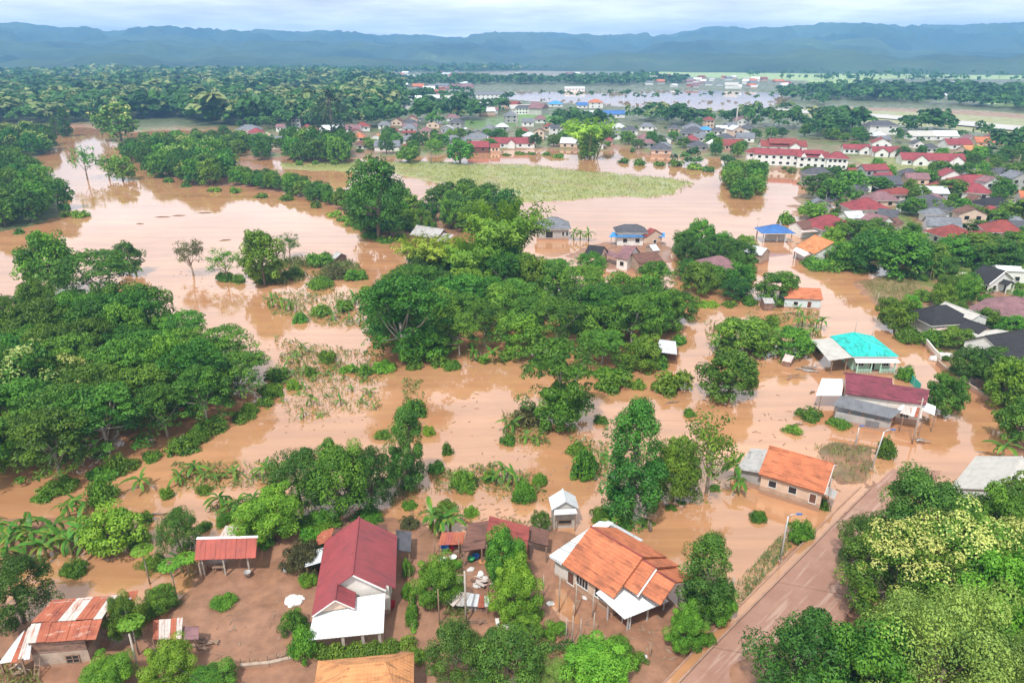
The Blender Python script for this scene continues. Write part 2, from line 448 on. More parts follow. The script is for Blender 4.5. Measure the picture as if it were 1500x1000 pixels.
# ---- flood water
def build_water():
    m, nt = new_mat('silty_water')
    out = nd(nt, 'ShaderNodeOutputMaterial')
    b = nd(nt, 'ShaderNodeBsdfPrincipled', Roughness=0.035, IOR=2.35)
    ge = nd(nt, 'ShaderNodeNewGeometry')
    n1 = nd(nt, 'ShaderNodeTexNoise', Scale=0.035, Detail=7.0, Roughness=0.6, Distortion=0.8)
    nt.links.new(ge.outputs['Position'], n1.inputs['Vector'])
    cr = nd(nt, 'ShaderNodeValToRGB')
    cr.color_ramp.elements[0].position = 0.32; cr.color_ramp.elements[0].color = (0.46, 0.222, 0.105, 1)
    cr.color_ramp.elements[1].position = 0.68; cr.color_ramp.elements[1].color = (0.54, 0.28, 0.14, 1)
    nt.links.new(n1.outputs['Fac'], cr.inputs['Fac'])
    # silt drawn out in long current lines
    mf = nd(nt, 'ShaderNodeMapping'); mf.inputs['Scale'].default_value = (0.018, 0.16, 1.0); mf.inputs['Rotation'].default_value = (0, 0, -0.25)
    nt.links.new(ge.outputs['Position'], mf.inputs['Vector'])
    nf = nd(nt, 'ShaderNodeTexNoise', Scale=1.0, Detail=6.0, Roughness=0.6, Distortion=1.2); nt.links.new(mf.outputs[0], nf.inputs['Vector'])
    rf = nd(nt, 'ShaderNodeMapRange'); nt.links.new(nf.outputs['Fac'], rf.inputs['Value'])
    rf.inputs['From Min'].default_value = 0.34; rf.inputs['From Max'].default_value = 0.66; rf.inputs['To Min'].default_value = 0.84; rf.inputs['To Max'].default_value = 1.12
    mm = nd(nt, 'ShaderNodeMix', data_type='RGBA', blend_type='MULTIPLY'); mm.inputs['Factor'].default_value = 1.0
    nt.links.new(cr.outputs['Color'], mm.inputs['A']); nt.links.new(rf.outputs[0], mm.inputs['B']); nt.links.new(mm.outputs['Result'], b.inputs['Base Color'])
    mp = nd(nt, 'ShaderNodeMapping'); mp.inputs['Scale'].default_value = (0.5, 1.1, 1.0); mp.inputs['Rotation'].default_value = (0, 0, 0.35)
    nt.links.new(ge.outputs['Position'], mp.inputs['Vector'])
    n2 = nd(nt, 'ShaderNodeTexNoise', Scale=0.55, Detail=5.0, Roughness=0.55); nt.links.new(mp.outputs[0], n2.inputs['Vector'])
    n3 = nd(nt, 'ShaderNodeTexNoise', Scale=0.05, Detail=3.0); nt.links.new(ge.outputs['Position'], n3.inputs['Vector'])
    r3 = nd(nt, 'ShaderNodeMapRange'); nt.links.new(n3.outputs['Fac'], r3.inputs['Value'])
    r3.inputs['From Min'].default_value = 0.42; r3.inputs['From Max'].default_value = 0.62; r3.inputs['To Min'].default_value = 0.008; r3.inputs['To Max'].default_value = 0.05
    bp = nd(nt, 'ShaderNodeBump', Distance=0.5); nt.links.new(n2.outputs['Fac'], bp.inputs['Height']); nt.links.new(r3.outputs[0], bp.inputs['Strength'])
    nt.links.new(bp.outputs[0], b.inputs['Normal'])
    nt.links.new(b.outputs[0], out.inputs['Surface'])
    mb = MB()
    mb.add([(-6000, -600, 0), (6000, -600, 0), (6000, 3000, 0), (-6000, 3000, 0)], [(0, 1, 2, 3)])
    tag(mb.build('flood_water', m), 'brown silty flood water reflecting the white sky', None, None, 'structure')
build_water()

# ---- mountains behind the plain
def build_mountains():
    ridge_px = [(-900,30),(-300,28),(0,33),(60,37),(130,42),(230,43),(330,46),(430,48),(520,46),(600,50),(700,53),(800,52),(870,53),(930,51),(990,46),(1033,38),(1080,40),(1130,42),(1180,38),(1250,37),(1320,40),(1400,37),(1500,36),(1800,30),(2400,34)]
    az = np.radians(np.linspace(-60, 60, 620))
    rad = np.concatenate([np.linspace(2150, 2500, 10)[:-1], np.linspace(2500, 6350, 130)])
    A, RR = np.meshgrid(az, rad)
    pxs = 750 + np.tan(A) * FPX / CS
    top = np.interp(pxs, [p[0] for p in ridge_px], [p[1] for p in ridge_px])
    X, Y = np.sin(A) * RR, np.cos(A) * RR
    horizon = 500 - FPX * math.tan(PITCH)
    def crest(r_, row):        # height that reaches photograph row `row` at ground distance r_
        return CAM_H + (horizon - row) / FPX * CS * CS * r_ * np.cos(A)
    rid = lambda sx, sy, sd: 1 - np.abs(2 * fbm(X / sx + sd, Y / sy, 5, sd) - 1)
    Z = np.zeros_like(X)
    s1 = A * 57.3
    # three ranges one behind the other, each with spurs running down towards the plain
    for (r0, row, wid, sd, lo) in ((2850, 82 - 9 * sm(-5, 30, s1), 360, 3, 0.15), (3900, 64 - 3 * sm(5, 30, s1), 620, 23, 0.45), (5500, top, 1000, 43, 0.86)):
        n_az = fbm(s1 * (0.22 if sd < 40 else 0.10) + sd, s1 * 0 + sd, 4, sd)
        line = r0 + (n_az - 0.5) * wid * 1.2
        hh = crest(line, row) * (lo + (1 - lo) * sm(0.32, 0.62, fbm(s1 * 0.13 + 3 * sd, s1 * 0 + 1.7, 3, sd + 1)))
        t = np.clip(1 - np.abs(RR - line) / (wid * (1.5 + 0.8 * (rid(420, 700, sd) - 0.5))), 0, 1)
        prof = t ** 0.95 * (0.72 + 0.28 * t)
        spur = (rid(260, 480, sd + 5) - 0.62) * 1.1 * hh * (t * (1 - t) * 3.2)
        Z = np.maximum(Z, hh * prof + spur)
    Z = Z * (1 + 0.42 * (rid(330, 260, 71) - 0.66) * sm(0, 60, Z) * (1 - sm(0.93, 1.0, Z / (Z.max() + 1e-6)))) + (fbm(X / 45.0, Y / 45.0, 3, 9) - 0.5) * 14 * sm(2, 40, Z)
    Z = np.minimum(np.where(Z > 190, 190 + (Z - 190) * 0.8, Z), 252)
    Z = Z * sm(2180, 2600, RR) - 3 + 3 * sm(2180, 2450, RR)
    n_r, n_a = X.shape
    idx = np.arange(n_r * n_a).reshape(n_r, n_a)
    faces = np.stack([idx[:-1, :-1], idx[:-1, 1:], idx[1:, 1:], idx[1:, :-1]], -1).reshape(-1, 4)[:, ::-1]
    m, nt = new_mat('mountain_forest')
    out = nd(nt, 'ShaderNodeOutputMaterial'); b = nd(nt, 'ShaderNodeBsdfPrincipled', Roughness=0.9)
    b.inputs['Specular IOR Level'].default_value = 0.1
    ge = nd(nt, 'ShaderNodeNewGeometry')
    n1 = nd(nt, 'ShaderNodeTexNoise', Scale=0.0022, Detail=10.0, Roughness=0.6); nt.links.new(ge.outputs['Position'], n1.inputs['Vector'])
    cr = nd(nt, 'ShaderNodeValToRGB')
    cr.color_ramp.elements[0].position = 0.36; cr.color_ramp.elements[0].color = (0.022, 0.046, 0.034, 1)
    cr.color_ramp.elements[1].position = 0.66; cr.color_ramp.elements[1].color = (0.075, 0.115, 0.06, 1)
    e = cr.color_ramp.elements.new(0.74); e.color = (0.28, 0.35, 0.15, 1)
    nt.links.new(n1.outputs['Fac'], cr.inputs['Fac']); nt.links.new(cr.outputs['Color'], b.inputs['Base Color'])
    nt.links.new(b.outputs[0], out.inputs['Surface'])
    o = link(bpy.data.objects.new('mountains', np_mesh('mountains', np.stack([X, Y, Z], -1).reshape(-1, 3), faces, m, True)))
    tag(o, 'long forested mountain range fading into blue haze', None, None, 'structure')
build_mountains()

# ---- airport runway beyond the village, and the concrete road
def strip(name, left, right, material, label, z=None, dz=0.05, kind='structure', n=40, lift=None):
    """a ribbon between two polylines of photograph points"""
    def resample(pl):
        P = np.array([tuple(G(*p)[:2]) for p in pl]); d = np.r_[0, np.cumsum(np.hypot(*np.diff(P, axis=0).T))]
        t = np.linspace(0, d[-1], n)
        return np.stack([np.interp(t, d, P[:, 0]), np.interp(t, d, P[:, 1])], -1)
    a, b_ = resample(left), resample(right)
    V, k = [], 7
    for j in range(k):
        V.append(a + (b_ - a) * j / (k - 1))
    V = np.stack(V, 1)
    zz = np.array([[lift(p) if lift else (z if z is not None else gz(p) + dz) for p in row] for row in V])
    verts = np.concatenate([V, zz[..., None]], -1).reshape(-1, 3)
    idx = np.arange(n * k).reshape(n, k)
    faces = np.stack([idx[:-1, :-1], idx[1:, :-1], idx[1:, 1:], idx[:-1, 1:]], -1).reshape(-1, 4)
    me = np_mesh(name, verts, faces, material, True)
    o = link(bpy.data.objects.new(name, me))
    if me.polygons[0].normal.z < 0:
        me.flip_normals()
    return tag(o, label, None, None, kind)
M_runway = mat('runway_asphalt', (0.52, 0.50, 0.47), 0.85, 0.06, 0.05)
strip('runway', [(1100,161),(1225,165.5),(1310,172),(1400,179.5),(1500,188.5),(1700,205)], [(1090,166),(1225,170.5),(1310,178),(1400,186.5),(1500,196),(1700,214)], M_runway, 'pale airport runway strip beyond the village', z=1.9)
M_track = mat('dirt_track', (0.47, 0.36, 0.27), 0.9, 0.1, 0.3)
strip('track', [(1370,246),(1440,249),(1500,246),(1600,243)], [(1370,250),(1440,253.5),(1500,250),(1600,247)], M_track, 'pale dirt track past the red roofed school hall', dz=0.25)
strip('lane', [(388,196),(396,205),(401,215),(398,222)], [(392,196),(404,205),(412,215),(412,222)], M_track, 'pale lane running down between far houses', dz=0.3)

ROAD_L = [(930,1075),(1010,985),(1066,928),(1122,871),(1165,828),(1210,782),(1255,736),(1290,700),(1330,662)]
ROAD_R = [(1110,1110),(1166,1005),(1208,948),(1250,888),(1280,845),(1312,796),(1340,748),(1362,712),(1388,674)]
def road_lift(p):
    # road bed stands about 0.6 m above the flood near the camera and dips under it further on
    return 0.62 - 0.80 * float(sm(74, 99, p[1])) + (float(fbm(np.array([p[0] * 0.35]), np.array([p[1] * 0.35]), 3, 4)[0]) - 0.5) * 0.22 * float(sm(72, 86, p[1]))
def road_material():
    m, nt = new_mat('muddy_concrete')
    out = nd(nt, 'ShaderNodeOutputMaterial'); b = nd(nt, 'ShaderNodeBsdfPrincipled')
    ge = nd(nt, 'ShaderNodeNewGeometry')
    mp = nd(nt, 'ShaderNodeMapping'); mp.inputs['Rotation'].default_value = (0, 0, -R(44)); 
    nt.links.new(ge.outputs['Position'], mp.inputs['Vector'])
    m2 = nd(nt, 'ShaderNodeMapping'); m2.inputs['Scale'].default_value = (0.10, 1.5, 1.0); nt.links.new(mp.outputs[0], m2.inputs['Vector'])
    n1 = nd(nt, 'ShaderNodeTexNoise', Scale=1.0, Detail=6.0, Roughness=0.6); nt.links.new(m2.outputs[0], n1.inputs['Vector'])
    n0 = nd(nt, 'ShaderNodeTexNoise', Scale=0.35, Detail=8.0, Roughness=0.65); nt.links.new(ge.outputs['Position'], n0.inputs['Vector'])
    cr = nd(nt, 'ShaderNodeValToRGB')
    cr.color_ramp.elements[0].position = 0.33; cr.color_ramp.elements[0].color = (0.31, 0.160, 0.112, 1)
    cr.color_ramp.elements[1].position = 0.66; cr.color_ramp.elements[1].color = (0.385, 0.220, 0.160, 1)
    nt.links.new(n0.outputs['Fac'], cr.inputs['Fac'])
    r1 = nd(nt, 'ShaderNodeValToRGB')
    r1.color_ramp.elements[0].position = 0.55; r1.color_ramp.elements[0].color = (0, 0, 0, 1)
    r1.color_ramp.elements[1].position = 0.62; r1.color_ramp.elements[1].color = (0.6, 0.6, 0.6, 1)
    nt.links.new(n1.outputs['Fac'], r1.inputs['Fac'])
    mx = nd(nt, 'ShaderNodeMix', data_type='RGBA'); nt.links.new(r1.outputs['Color'], mx.inputs['Factor']); nt.links.new(cr.outputs['Color'], mx.inputs['A'])
    mx.inputs['B'].default_value = (0.50, 0.35, 0.28, 1)
    nt.links.new(mx.outputs['Result'], b.inputs['Base Color'])
    mr = nd(nt, 'ShaderNodeMapRange'); nt.links.new(n0.outputs['Fac'], mr.inputs['Value']); mr.inputs['To Min'].default_value = 0.35; mr.inputs['To Max'].default_value = 0.9
    nt.links.new(mr.outputs[0], b.inputs['Roughness'])
    bp = nd(nt, 'ShaderNodeBump', Strength=0.3, Distance=0.05); nt.links.new(n1.outputs['Fac'], bp.inputs['Height']); nt.links.new(bp.outputs[0], b.inputs['Normal'])
    nt.links.new(b.outputs[0], out.inputs['Surface'])
    return m
M_road = road_material()
# the road is poured in slabs with open joints
def build_road():
    def samp(pl, n):
        P = np.array([tuple(G(p[0], p[1], 0.5)[:2]) for p in pl]); d = np.r_[0, np.cumsum(np.hypot(*np.diff(P, axis=0).T))]
        t = np.linspace(0, d[-1], n)
        return np.stack([np.interp(t, d, P[:, 0]), np.interp(t, d, P[:, 1])], -1)
    n = 11
    a, b_ = samp(ROAD_L, n), samp(ROAD_R, n)
    bed = MB()
    for i in range(n - 1):
        q = [a[i], b_[i], b_[i+1], a[i+1]]
        bed.add([(p[0], p[1], road_lift(p) - 0.30) for p in q], [(0, 1, 2, 3)])
    road = tag(bed.build('road', M_road), 'wet muddy concrete road running down into the flood', None, None, 'structure')
    for i in range(n - 1):
        mb = MB()
        g = 0.007
        for half in (0,):
            A0, B0, A1, B1 = a[i], b_[i], a[i+1], b_[i+1]
            A0, A1 = A0 + (A1 - A0) * g / 3, A1 - (A1 - A0) * g / 3
            B0, B1 = B0 + (B1 - B0) * g / 3, B1 - (B1 - B0) * g / 3
            k = random.uniform(-0.012, 0.012)
            nu_, nv_ = 7, 9
            gp = [[(A0 + (A1 - A0) * i_ / (nu_ - 1)) * (1 - j_ / (nv_ - 1)) + (B0 + (B1 - B0) * i_ / (nu_ - 1)) * (j_ / (nv_ - 1)) for j_ in range(nv_)] for i_ in range(nu_)]
            mb.add([(p[0], p[1], road_lift(p) + k) for row in gp for p in row], [(i_*nv_ + j_, i_*nv_ + j_ + 1, (i_ + 1)*nv_ + j_ + 1, (i_ + 1)*nv_ + j_) for i_ in range(nu_ - 1) for j_ in range(nv_ - 1)])
        mb.build('road_slab', M_road, road)
    # kerb drain on the house side: low concrete edge, a water filled gutter, an outer lip
    M_kerb = mat('muddy_kerb', (0.38, 0.235, 0.17), 0.85, 0.15, 1.0, bump=0.3)
    dirs = np.array([(b_[i] - a[i]) / np.linalg.norm(b_[i] - a[i]) for i in range(n)])
    kb = MB()
    for i in range(n - 3):
        for (w0, w1, h0) in ((-0.05, -0.30, 0.10), (-1.25, -1.45, 0.06)):
            p = [a[i] + dirs[i]*w0, a[i+1] + dirs[i+1]*w0, a[i+1] + dirs[i+1]*w1, a[i] + dirs[i]*w1]
            zz = [road_lift(a[i]), road_lift(a[i+1]), road_lift(a[i+1]), road_lift(a[i])]
            kb.slab([(p[k][0], p[k][1], zz[k] + h0) for k in range(4)], 0.75)
    tag(kb.build('kerb', M_kerb), 'mud covered concrete kerbs of the roadside drain', None, None, 'structure')
    gt = MB()
    for i in range(n - 3):
        p = [a[i] - dirs[i]*0.30, a[i+1] - dirs[i+1]*0.30, a[i+1] - dirs[i+1]*1.25, a[i] - dirs[i]*1.25]
        zz = [road_lift(a[i]), road_lift(a[i+1]), road_lift(a[i+1]), road_lift(a[i])]
        gt.add([(p[k][0], p[k][1], zz[k] - 0.03) for k in range(4)], [(0, 1, 2, 3)])
    tag(gt.build('drain_water', bpy.data.materials['silty_water']), 'brown water standing in the roadside drain', None, None, 'structure')
build_road()

# ================================================================== HOUSES
MUDSTAIN = (0.40, 0.235, 0.15)
def tilemat(name, col, rough=0.75):
    return mat(name, col, rough, 0.22, 0.55, col2=tuple(c * 0.62 + 0.012 for c in col), streak=((0.5, 2.2, 0.5), tuple(c * 0.35 + 0.01 for c in col), 0.53, 0.75), spec=0.25, bump=0.25, bscale=14)
def metalmat(name, col, rough=0.45, dirt=0.4):
    return mat(name, col, rough, 0.14, 0.45, col2=tuple(c * 0.72 + 0.015 for c in col), streak=((2.2, 0.45, 0.45), tuple(c * 0.45 + 0.02 for c in col), 0.55, dirt + 0.15), spec=0.35)
M = {
 'red_metal': metalmat('red_metal_roof', (0.30, 0.060, 0.068), 0.42, 0.55),
 'maroon_tile': tilemat('maroon_tile', (0.215, 0.055, 0.075)),
 'orange_tile': tilemat('orange_tile', (0.52, 0.175, 0.085)),
 'peach_tile': tilemat('peach_tile', (0.58, 0.27, 0.115)),
 'red_tile': tilemat('red_tile', (0.27, 0.065, 0.055)),
 'crimson_tile': tilemat('crimson_tile', (0.29, 0.062, 0.070)),
 'brown_tile': tilemat('brown_tile', (0.17, 0.085, 0.065)),
 'mauve_tile': tilemat('mauve_tile', (0.25, 0.135, 0.145)),
 'grey_tile': tilemat('grey_tile', (0.19, 0.20, 0.225)),
 'slate_tile': tilemat('slate_tile', (0.10, 0.10, 0.115)),
 'black_tile': tilemat('black_tile', (0.035, 0.034, 0.037)),
 'teal_tile': tilemat('teal_tile', (0.03, 0.56, 0.50), 0.45),
 'orange_plain': tilemat('orange_plain', (0.62, 0.24, 0.10)),
 'blue_metal': metalmat('blue_metal_roof', (0.055, 0.16, 0.42)),
 'bright_blue': metalmat('bright_blue_roof', (0.06, 0.30, 0.72)),
 'white_metal': mat('white_metal_sheet', (0.80, 0.82, 0.83), 0.4, 0.05, 0.5, streak=((0.6, 2.5, 0.6), (0.60, 0.58, 0.55), 0.60, 0.5)),
 'zinc': mat('zinc_sheet', (0.56, 0.585, 0.61), 0.42, 0.1, 0.7, streak=((2.0, 0.5, 0.5), (0.36, 0.33, 0.30), 0.56, 0.6)),
 'old_zinc': mat('weathered_zinc', (0.42, 0.41, 0.40), 0.6, 0.15, 0.8, streak=((2.0, 0.5, 0.5), (0.20, 0.17, 0.15), 0.52, 0.8)),
 'fibre': mat('fibre_cement_sheet', (0.48, 0.465, 0.43), 0.85, 0.1, 0.7, streak=((0.5, 2.2, 0.5), (0.33, 0.30, 0.27), 0.57, 0.6)),
 'grey_sheet': metalmat('dark_grey_sheet', (0.17, 0.175, 0.19), 0.5, 0.4),
 'rust': mat('rusty_sheet', (0.37, 0.115, 0.065), 0.8, 0.2, 0.9, col2=(0.22, 0.06, 0.04), streak=((0.8, 3.0, 0.8), (0.56, 0.40, 0.33), 0.60, 0.75)),
 'pale_rust': mat('half_rusted_sheet', (0.57, 0.50, 0.46), 0.65, 0.15, 1.0, streak=((2.4, 0.6, 0.6), (0.36, 0.13, 0.08), 0.53, 0.85)),
 'redbrown_sheet': metalmat('red_brown_sheet', (0.40, 0.10, 0.075), 0.55, 0.5),
 'white_wall': mat('white_render', (0.74, 0.73, 0.70), 0.85, 0.06, 0.8, streak=((1.6, 1.6, 0.35), (0.48, 0.44, 0.38), 0.60, 0.45)),
 'flood_white': mat('white_render_flood_stained', (0.72, 0.69, 0.64), 0.85, 0.08, 0.8, stain=(0.9, MUDSTAIN), streak=((1.6, 1.6, 0.35), (0.46, 0.42, 0.36), 0.60, 0.5)),
 'cream_wall': mat('cream_render', (0.66, 0.50, 0.39), 0.85, 0.08, 0.8, stain=(1.2, (0.42, 0.25, 0.16)), streak=((1.6, 1.6, 0.35), (0.48, 0.32, 0.23), 0.6, 0.5)),
 'grey_wall': mat('grey_render', (0.38, 0.37, 0.36), 0.9, 0.12, 1.0, stain=(0.8, MUDSTAIN), streak=((1.6, 1.6, 0.35), (0.22, 0.20, 0.19), 0.58, 0.6)),
 'block_wall': mat('bare_block_wall', (0.42, 0.33, 0.26), 0.95, 0.18, 1.4, stain=(0.7, MUDSTAIN), bump=0.4),
 'mint_wall': mat('mint_render', (0.40, 0.66, 0.54), 0.8, 0.06, 0.8, stain=(0.45, MUDSTAIN)),
 'pale_blue_wall': mat('pale_blue_sheet_wall', (0.56, 0.66, 0.68), 0.7, 0.08, 0.8, stain=(0.5, MUDSTAIN)),
 'plank': mat('old_timber_board', (0.22, 0.135, 0.10), 0.9, 0.25, 1.5, streak=((0.4, 0.4, 6.0), (0.36, 0.28, 0.24), 0.55, 0.7), rnd=0.25),
 'wood': mat('weathered_wood', (0.30, 0.20, 0.14), 0.9, 0.2, 2.0),
 'post': mat('grey_concrete_post', (0.42, 0.37, 0.32), 0.9, 0.15, 2.0, stain=(0.5, MUDSTAIN)),
 'glass': mat('dark_window_glass', (0.018, 0.02, 0.022), 0.12, 0.1, 1.0, spec=0.5),
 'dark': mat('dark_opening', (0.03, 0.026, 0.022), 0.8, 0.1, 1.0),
 'frame': mat('white_trim', (0.72, 0.70, 0.67), 0.6, 0.05, 1.0),
 'brown_frame': mat('brown_frame', (0.16, 0.075, 0.05), 0.6, 0.1, 1.0),
 'blue_plastic': mat('blue_plastic', (0.03, 0.20, 0.55), 0.35, 0.05, 1.0),
 'white_plastic': mat('white_plastic', (0.74, 0.74, 0.72), 0.4, 0.05, 1.0),
 'white_stone': mat('white_stone', (0.72, 0.71, 0.68), 0.7, 0.08, 2.0),
 'steel': mat('galvanised_pole', (0.55, 0.56, 0.57), 0.45, 0.05, 1.0, metal=0.3),
 'teal_net': mat('teal_mesh_fence', (0.04, 0.44, 0.36), 0.6, 0.1, 1.0),
 'tarp': mat('pale_tarpaulin', (0.62, 0.60, 0.58), 0.5, 0.1, 1.0),
 'red_plastic': mat('red_plastic', (0.50, 0.03, 0.05), 0.4, 0.05, 1.0),
 'green_plastic': mat('green_plastic', (0.04, 0.32, 0.10), 0.4, 0.05, 1.0),
 'cable': mat('black_cable', (0.03, 0.03, 0.03), 0.6, 0.0, 1.0),
}

def slope(mb, p0, p1, p2, p3, style='flat', th=0.10):
    """roof plane: p0-p1 the eave, p3-p2 the top edge. The upper face carries tile courses or sheet ribs as relief."""
    P0, P1, P2, P3 = (np.array(p, float) for p in (p0, p1, p2, p3))
    ed = (P1 - P0); el = np.linalg.norm(ed); ed = ed / el
    nrm = np.cross(P1 - P0, (P3 + P2) / 2 - (P0 + P1) / 2); nrm /= np.linalg.norm(nrm)
    if nrm[2] < 0: nrm = -nrm
    sl = np.linalg.norm((P3 + P2) / 2 - (P0 + P1) / 2)
    if style == 'flat':
        nu, us, vs_ = 1, np.array([0, 1.0]), np.array([0, 1.0])
    elif style == 'rib':
        per = 0.42
        k = max(2, int(max(el, np.linalg.norm(P2 - P3)) / per))
        us = np.concatenate([(np.array([0, 0.34, 0.44, 0.90]) + i) / k for i in range(k)] + [[1.0]]); vs_ = np.array([0, 1.0])
    else:
        per = 0.34 if style == 'tile' else 0.5
        k = max(2, int(el / per)); us = np.linspace(0, 1, k * 3 + 1)
        course = 0.40 if style == 'tile' else 0.62
        c = max(2, int(sl / course)); vs_ = np.sort(np.concatenate([np.arange(c + 1) / c, (np.arange(c) + 0.93) / c]))
    U, V = np.meshgrid(us, vs_)
    Pt = ((P0 + (P1 - P0) * U[..., None]) * (1 - V[..., None]) + (P3 + (P2 - P3) * U[..., None]) * V[..., None])
    if style == 'rib':
        ph = np.tile(np.concatenate([np.tile([0.0, 0.0, 0.028, 0.028], (len(us) - 1) // 4), [0.0]]), (len(vs_), 1))
        Pt = Pt + nrm * ph[..., None]
    elif style in ('tile', 'bigtile'):
        s = ((Pt - P0) @ ed)
        w = np.abs(np.sin(s / per * math.pi)) * 0.035
        fr = (V * c) % 1.0
        fr = np.where(V >= 1 - 1e-6, 1.0, fr)
        w = w + (1 - fr) * 0.05
        Pt = Pt + nrm * w[..., None]
    nv_, nu_ = U.shape
    b = len(mb.v)
    mb.v += [tuple(p) for p in Pt.reshape(-1, 3)]
    flip = np.cross(P1 - P0, P3 - P0 + (P2 - P3) * 0.01)[2] < 0
    for j in range(nv_ - 1):
        for i in range(nu_ - 1):
            q = (b + j*nu_ + i, b + j*nu_ + i + 1, b + (j + 1)*nu_ + i + 1, b + (j + 1)*nu_ + i)
            mb.f.append(q[::-1] if flip else q)
    lo = [P0 - nrm * th, P1 - nrm * th, P2 - nrm * th, P3 - nrm * th]
    hi = [P0, P1, P2, P3]
    bb = len(mb.v)
    mb.v += [tuple(p) for p in lo + hi]
    mb.f += [(bb + 3, bb + 2, bb + 1, bb), (bb, bb + 1, bb + 5, bb + 4), (bb + 1, bb + 2, bb + 6, bb + 5), (bb + 2, bb + 3, bb + 7, bb + 6), (bb + 3, bb, bb + 4, bb + 7)]

def ridge_bar(mb, a, b, r=0.11):
    mb.tube([a, b], [r, r], 6)

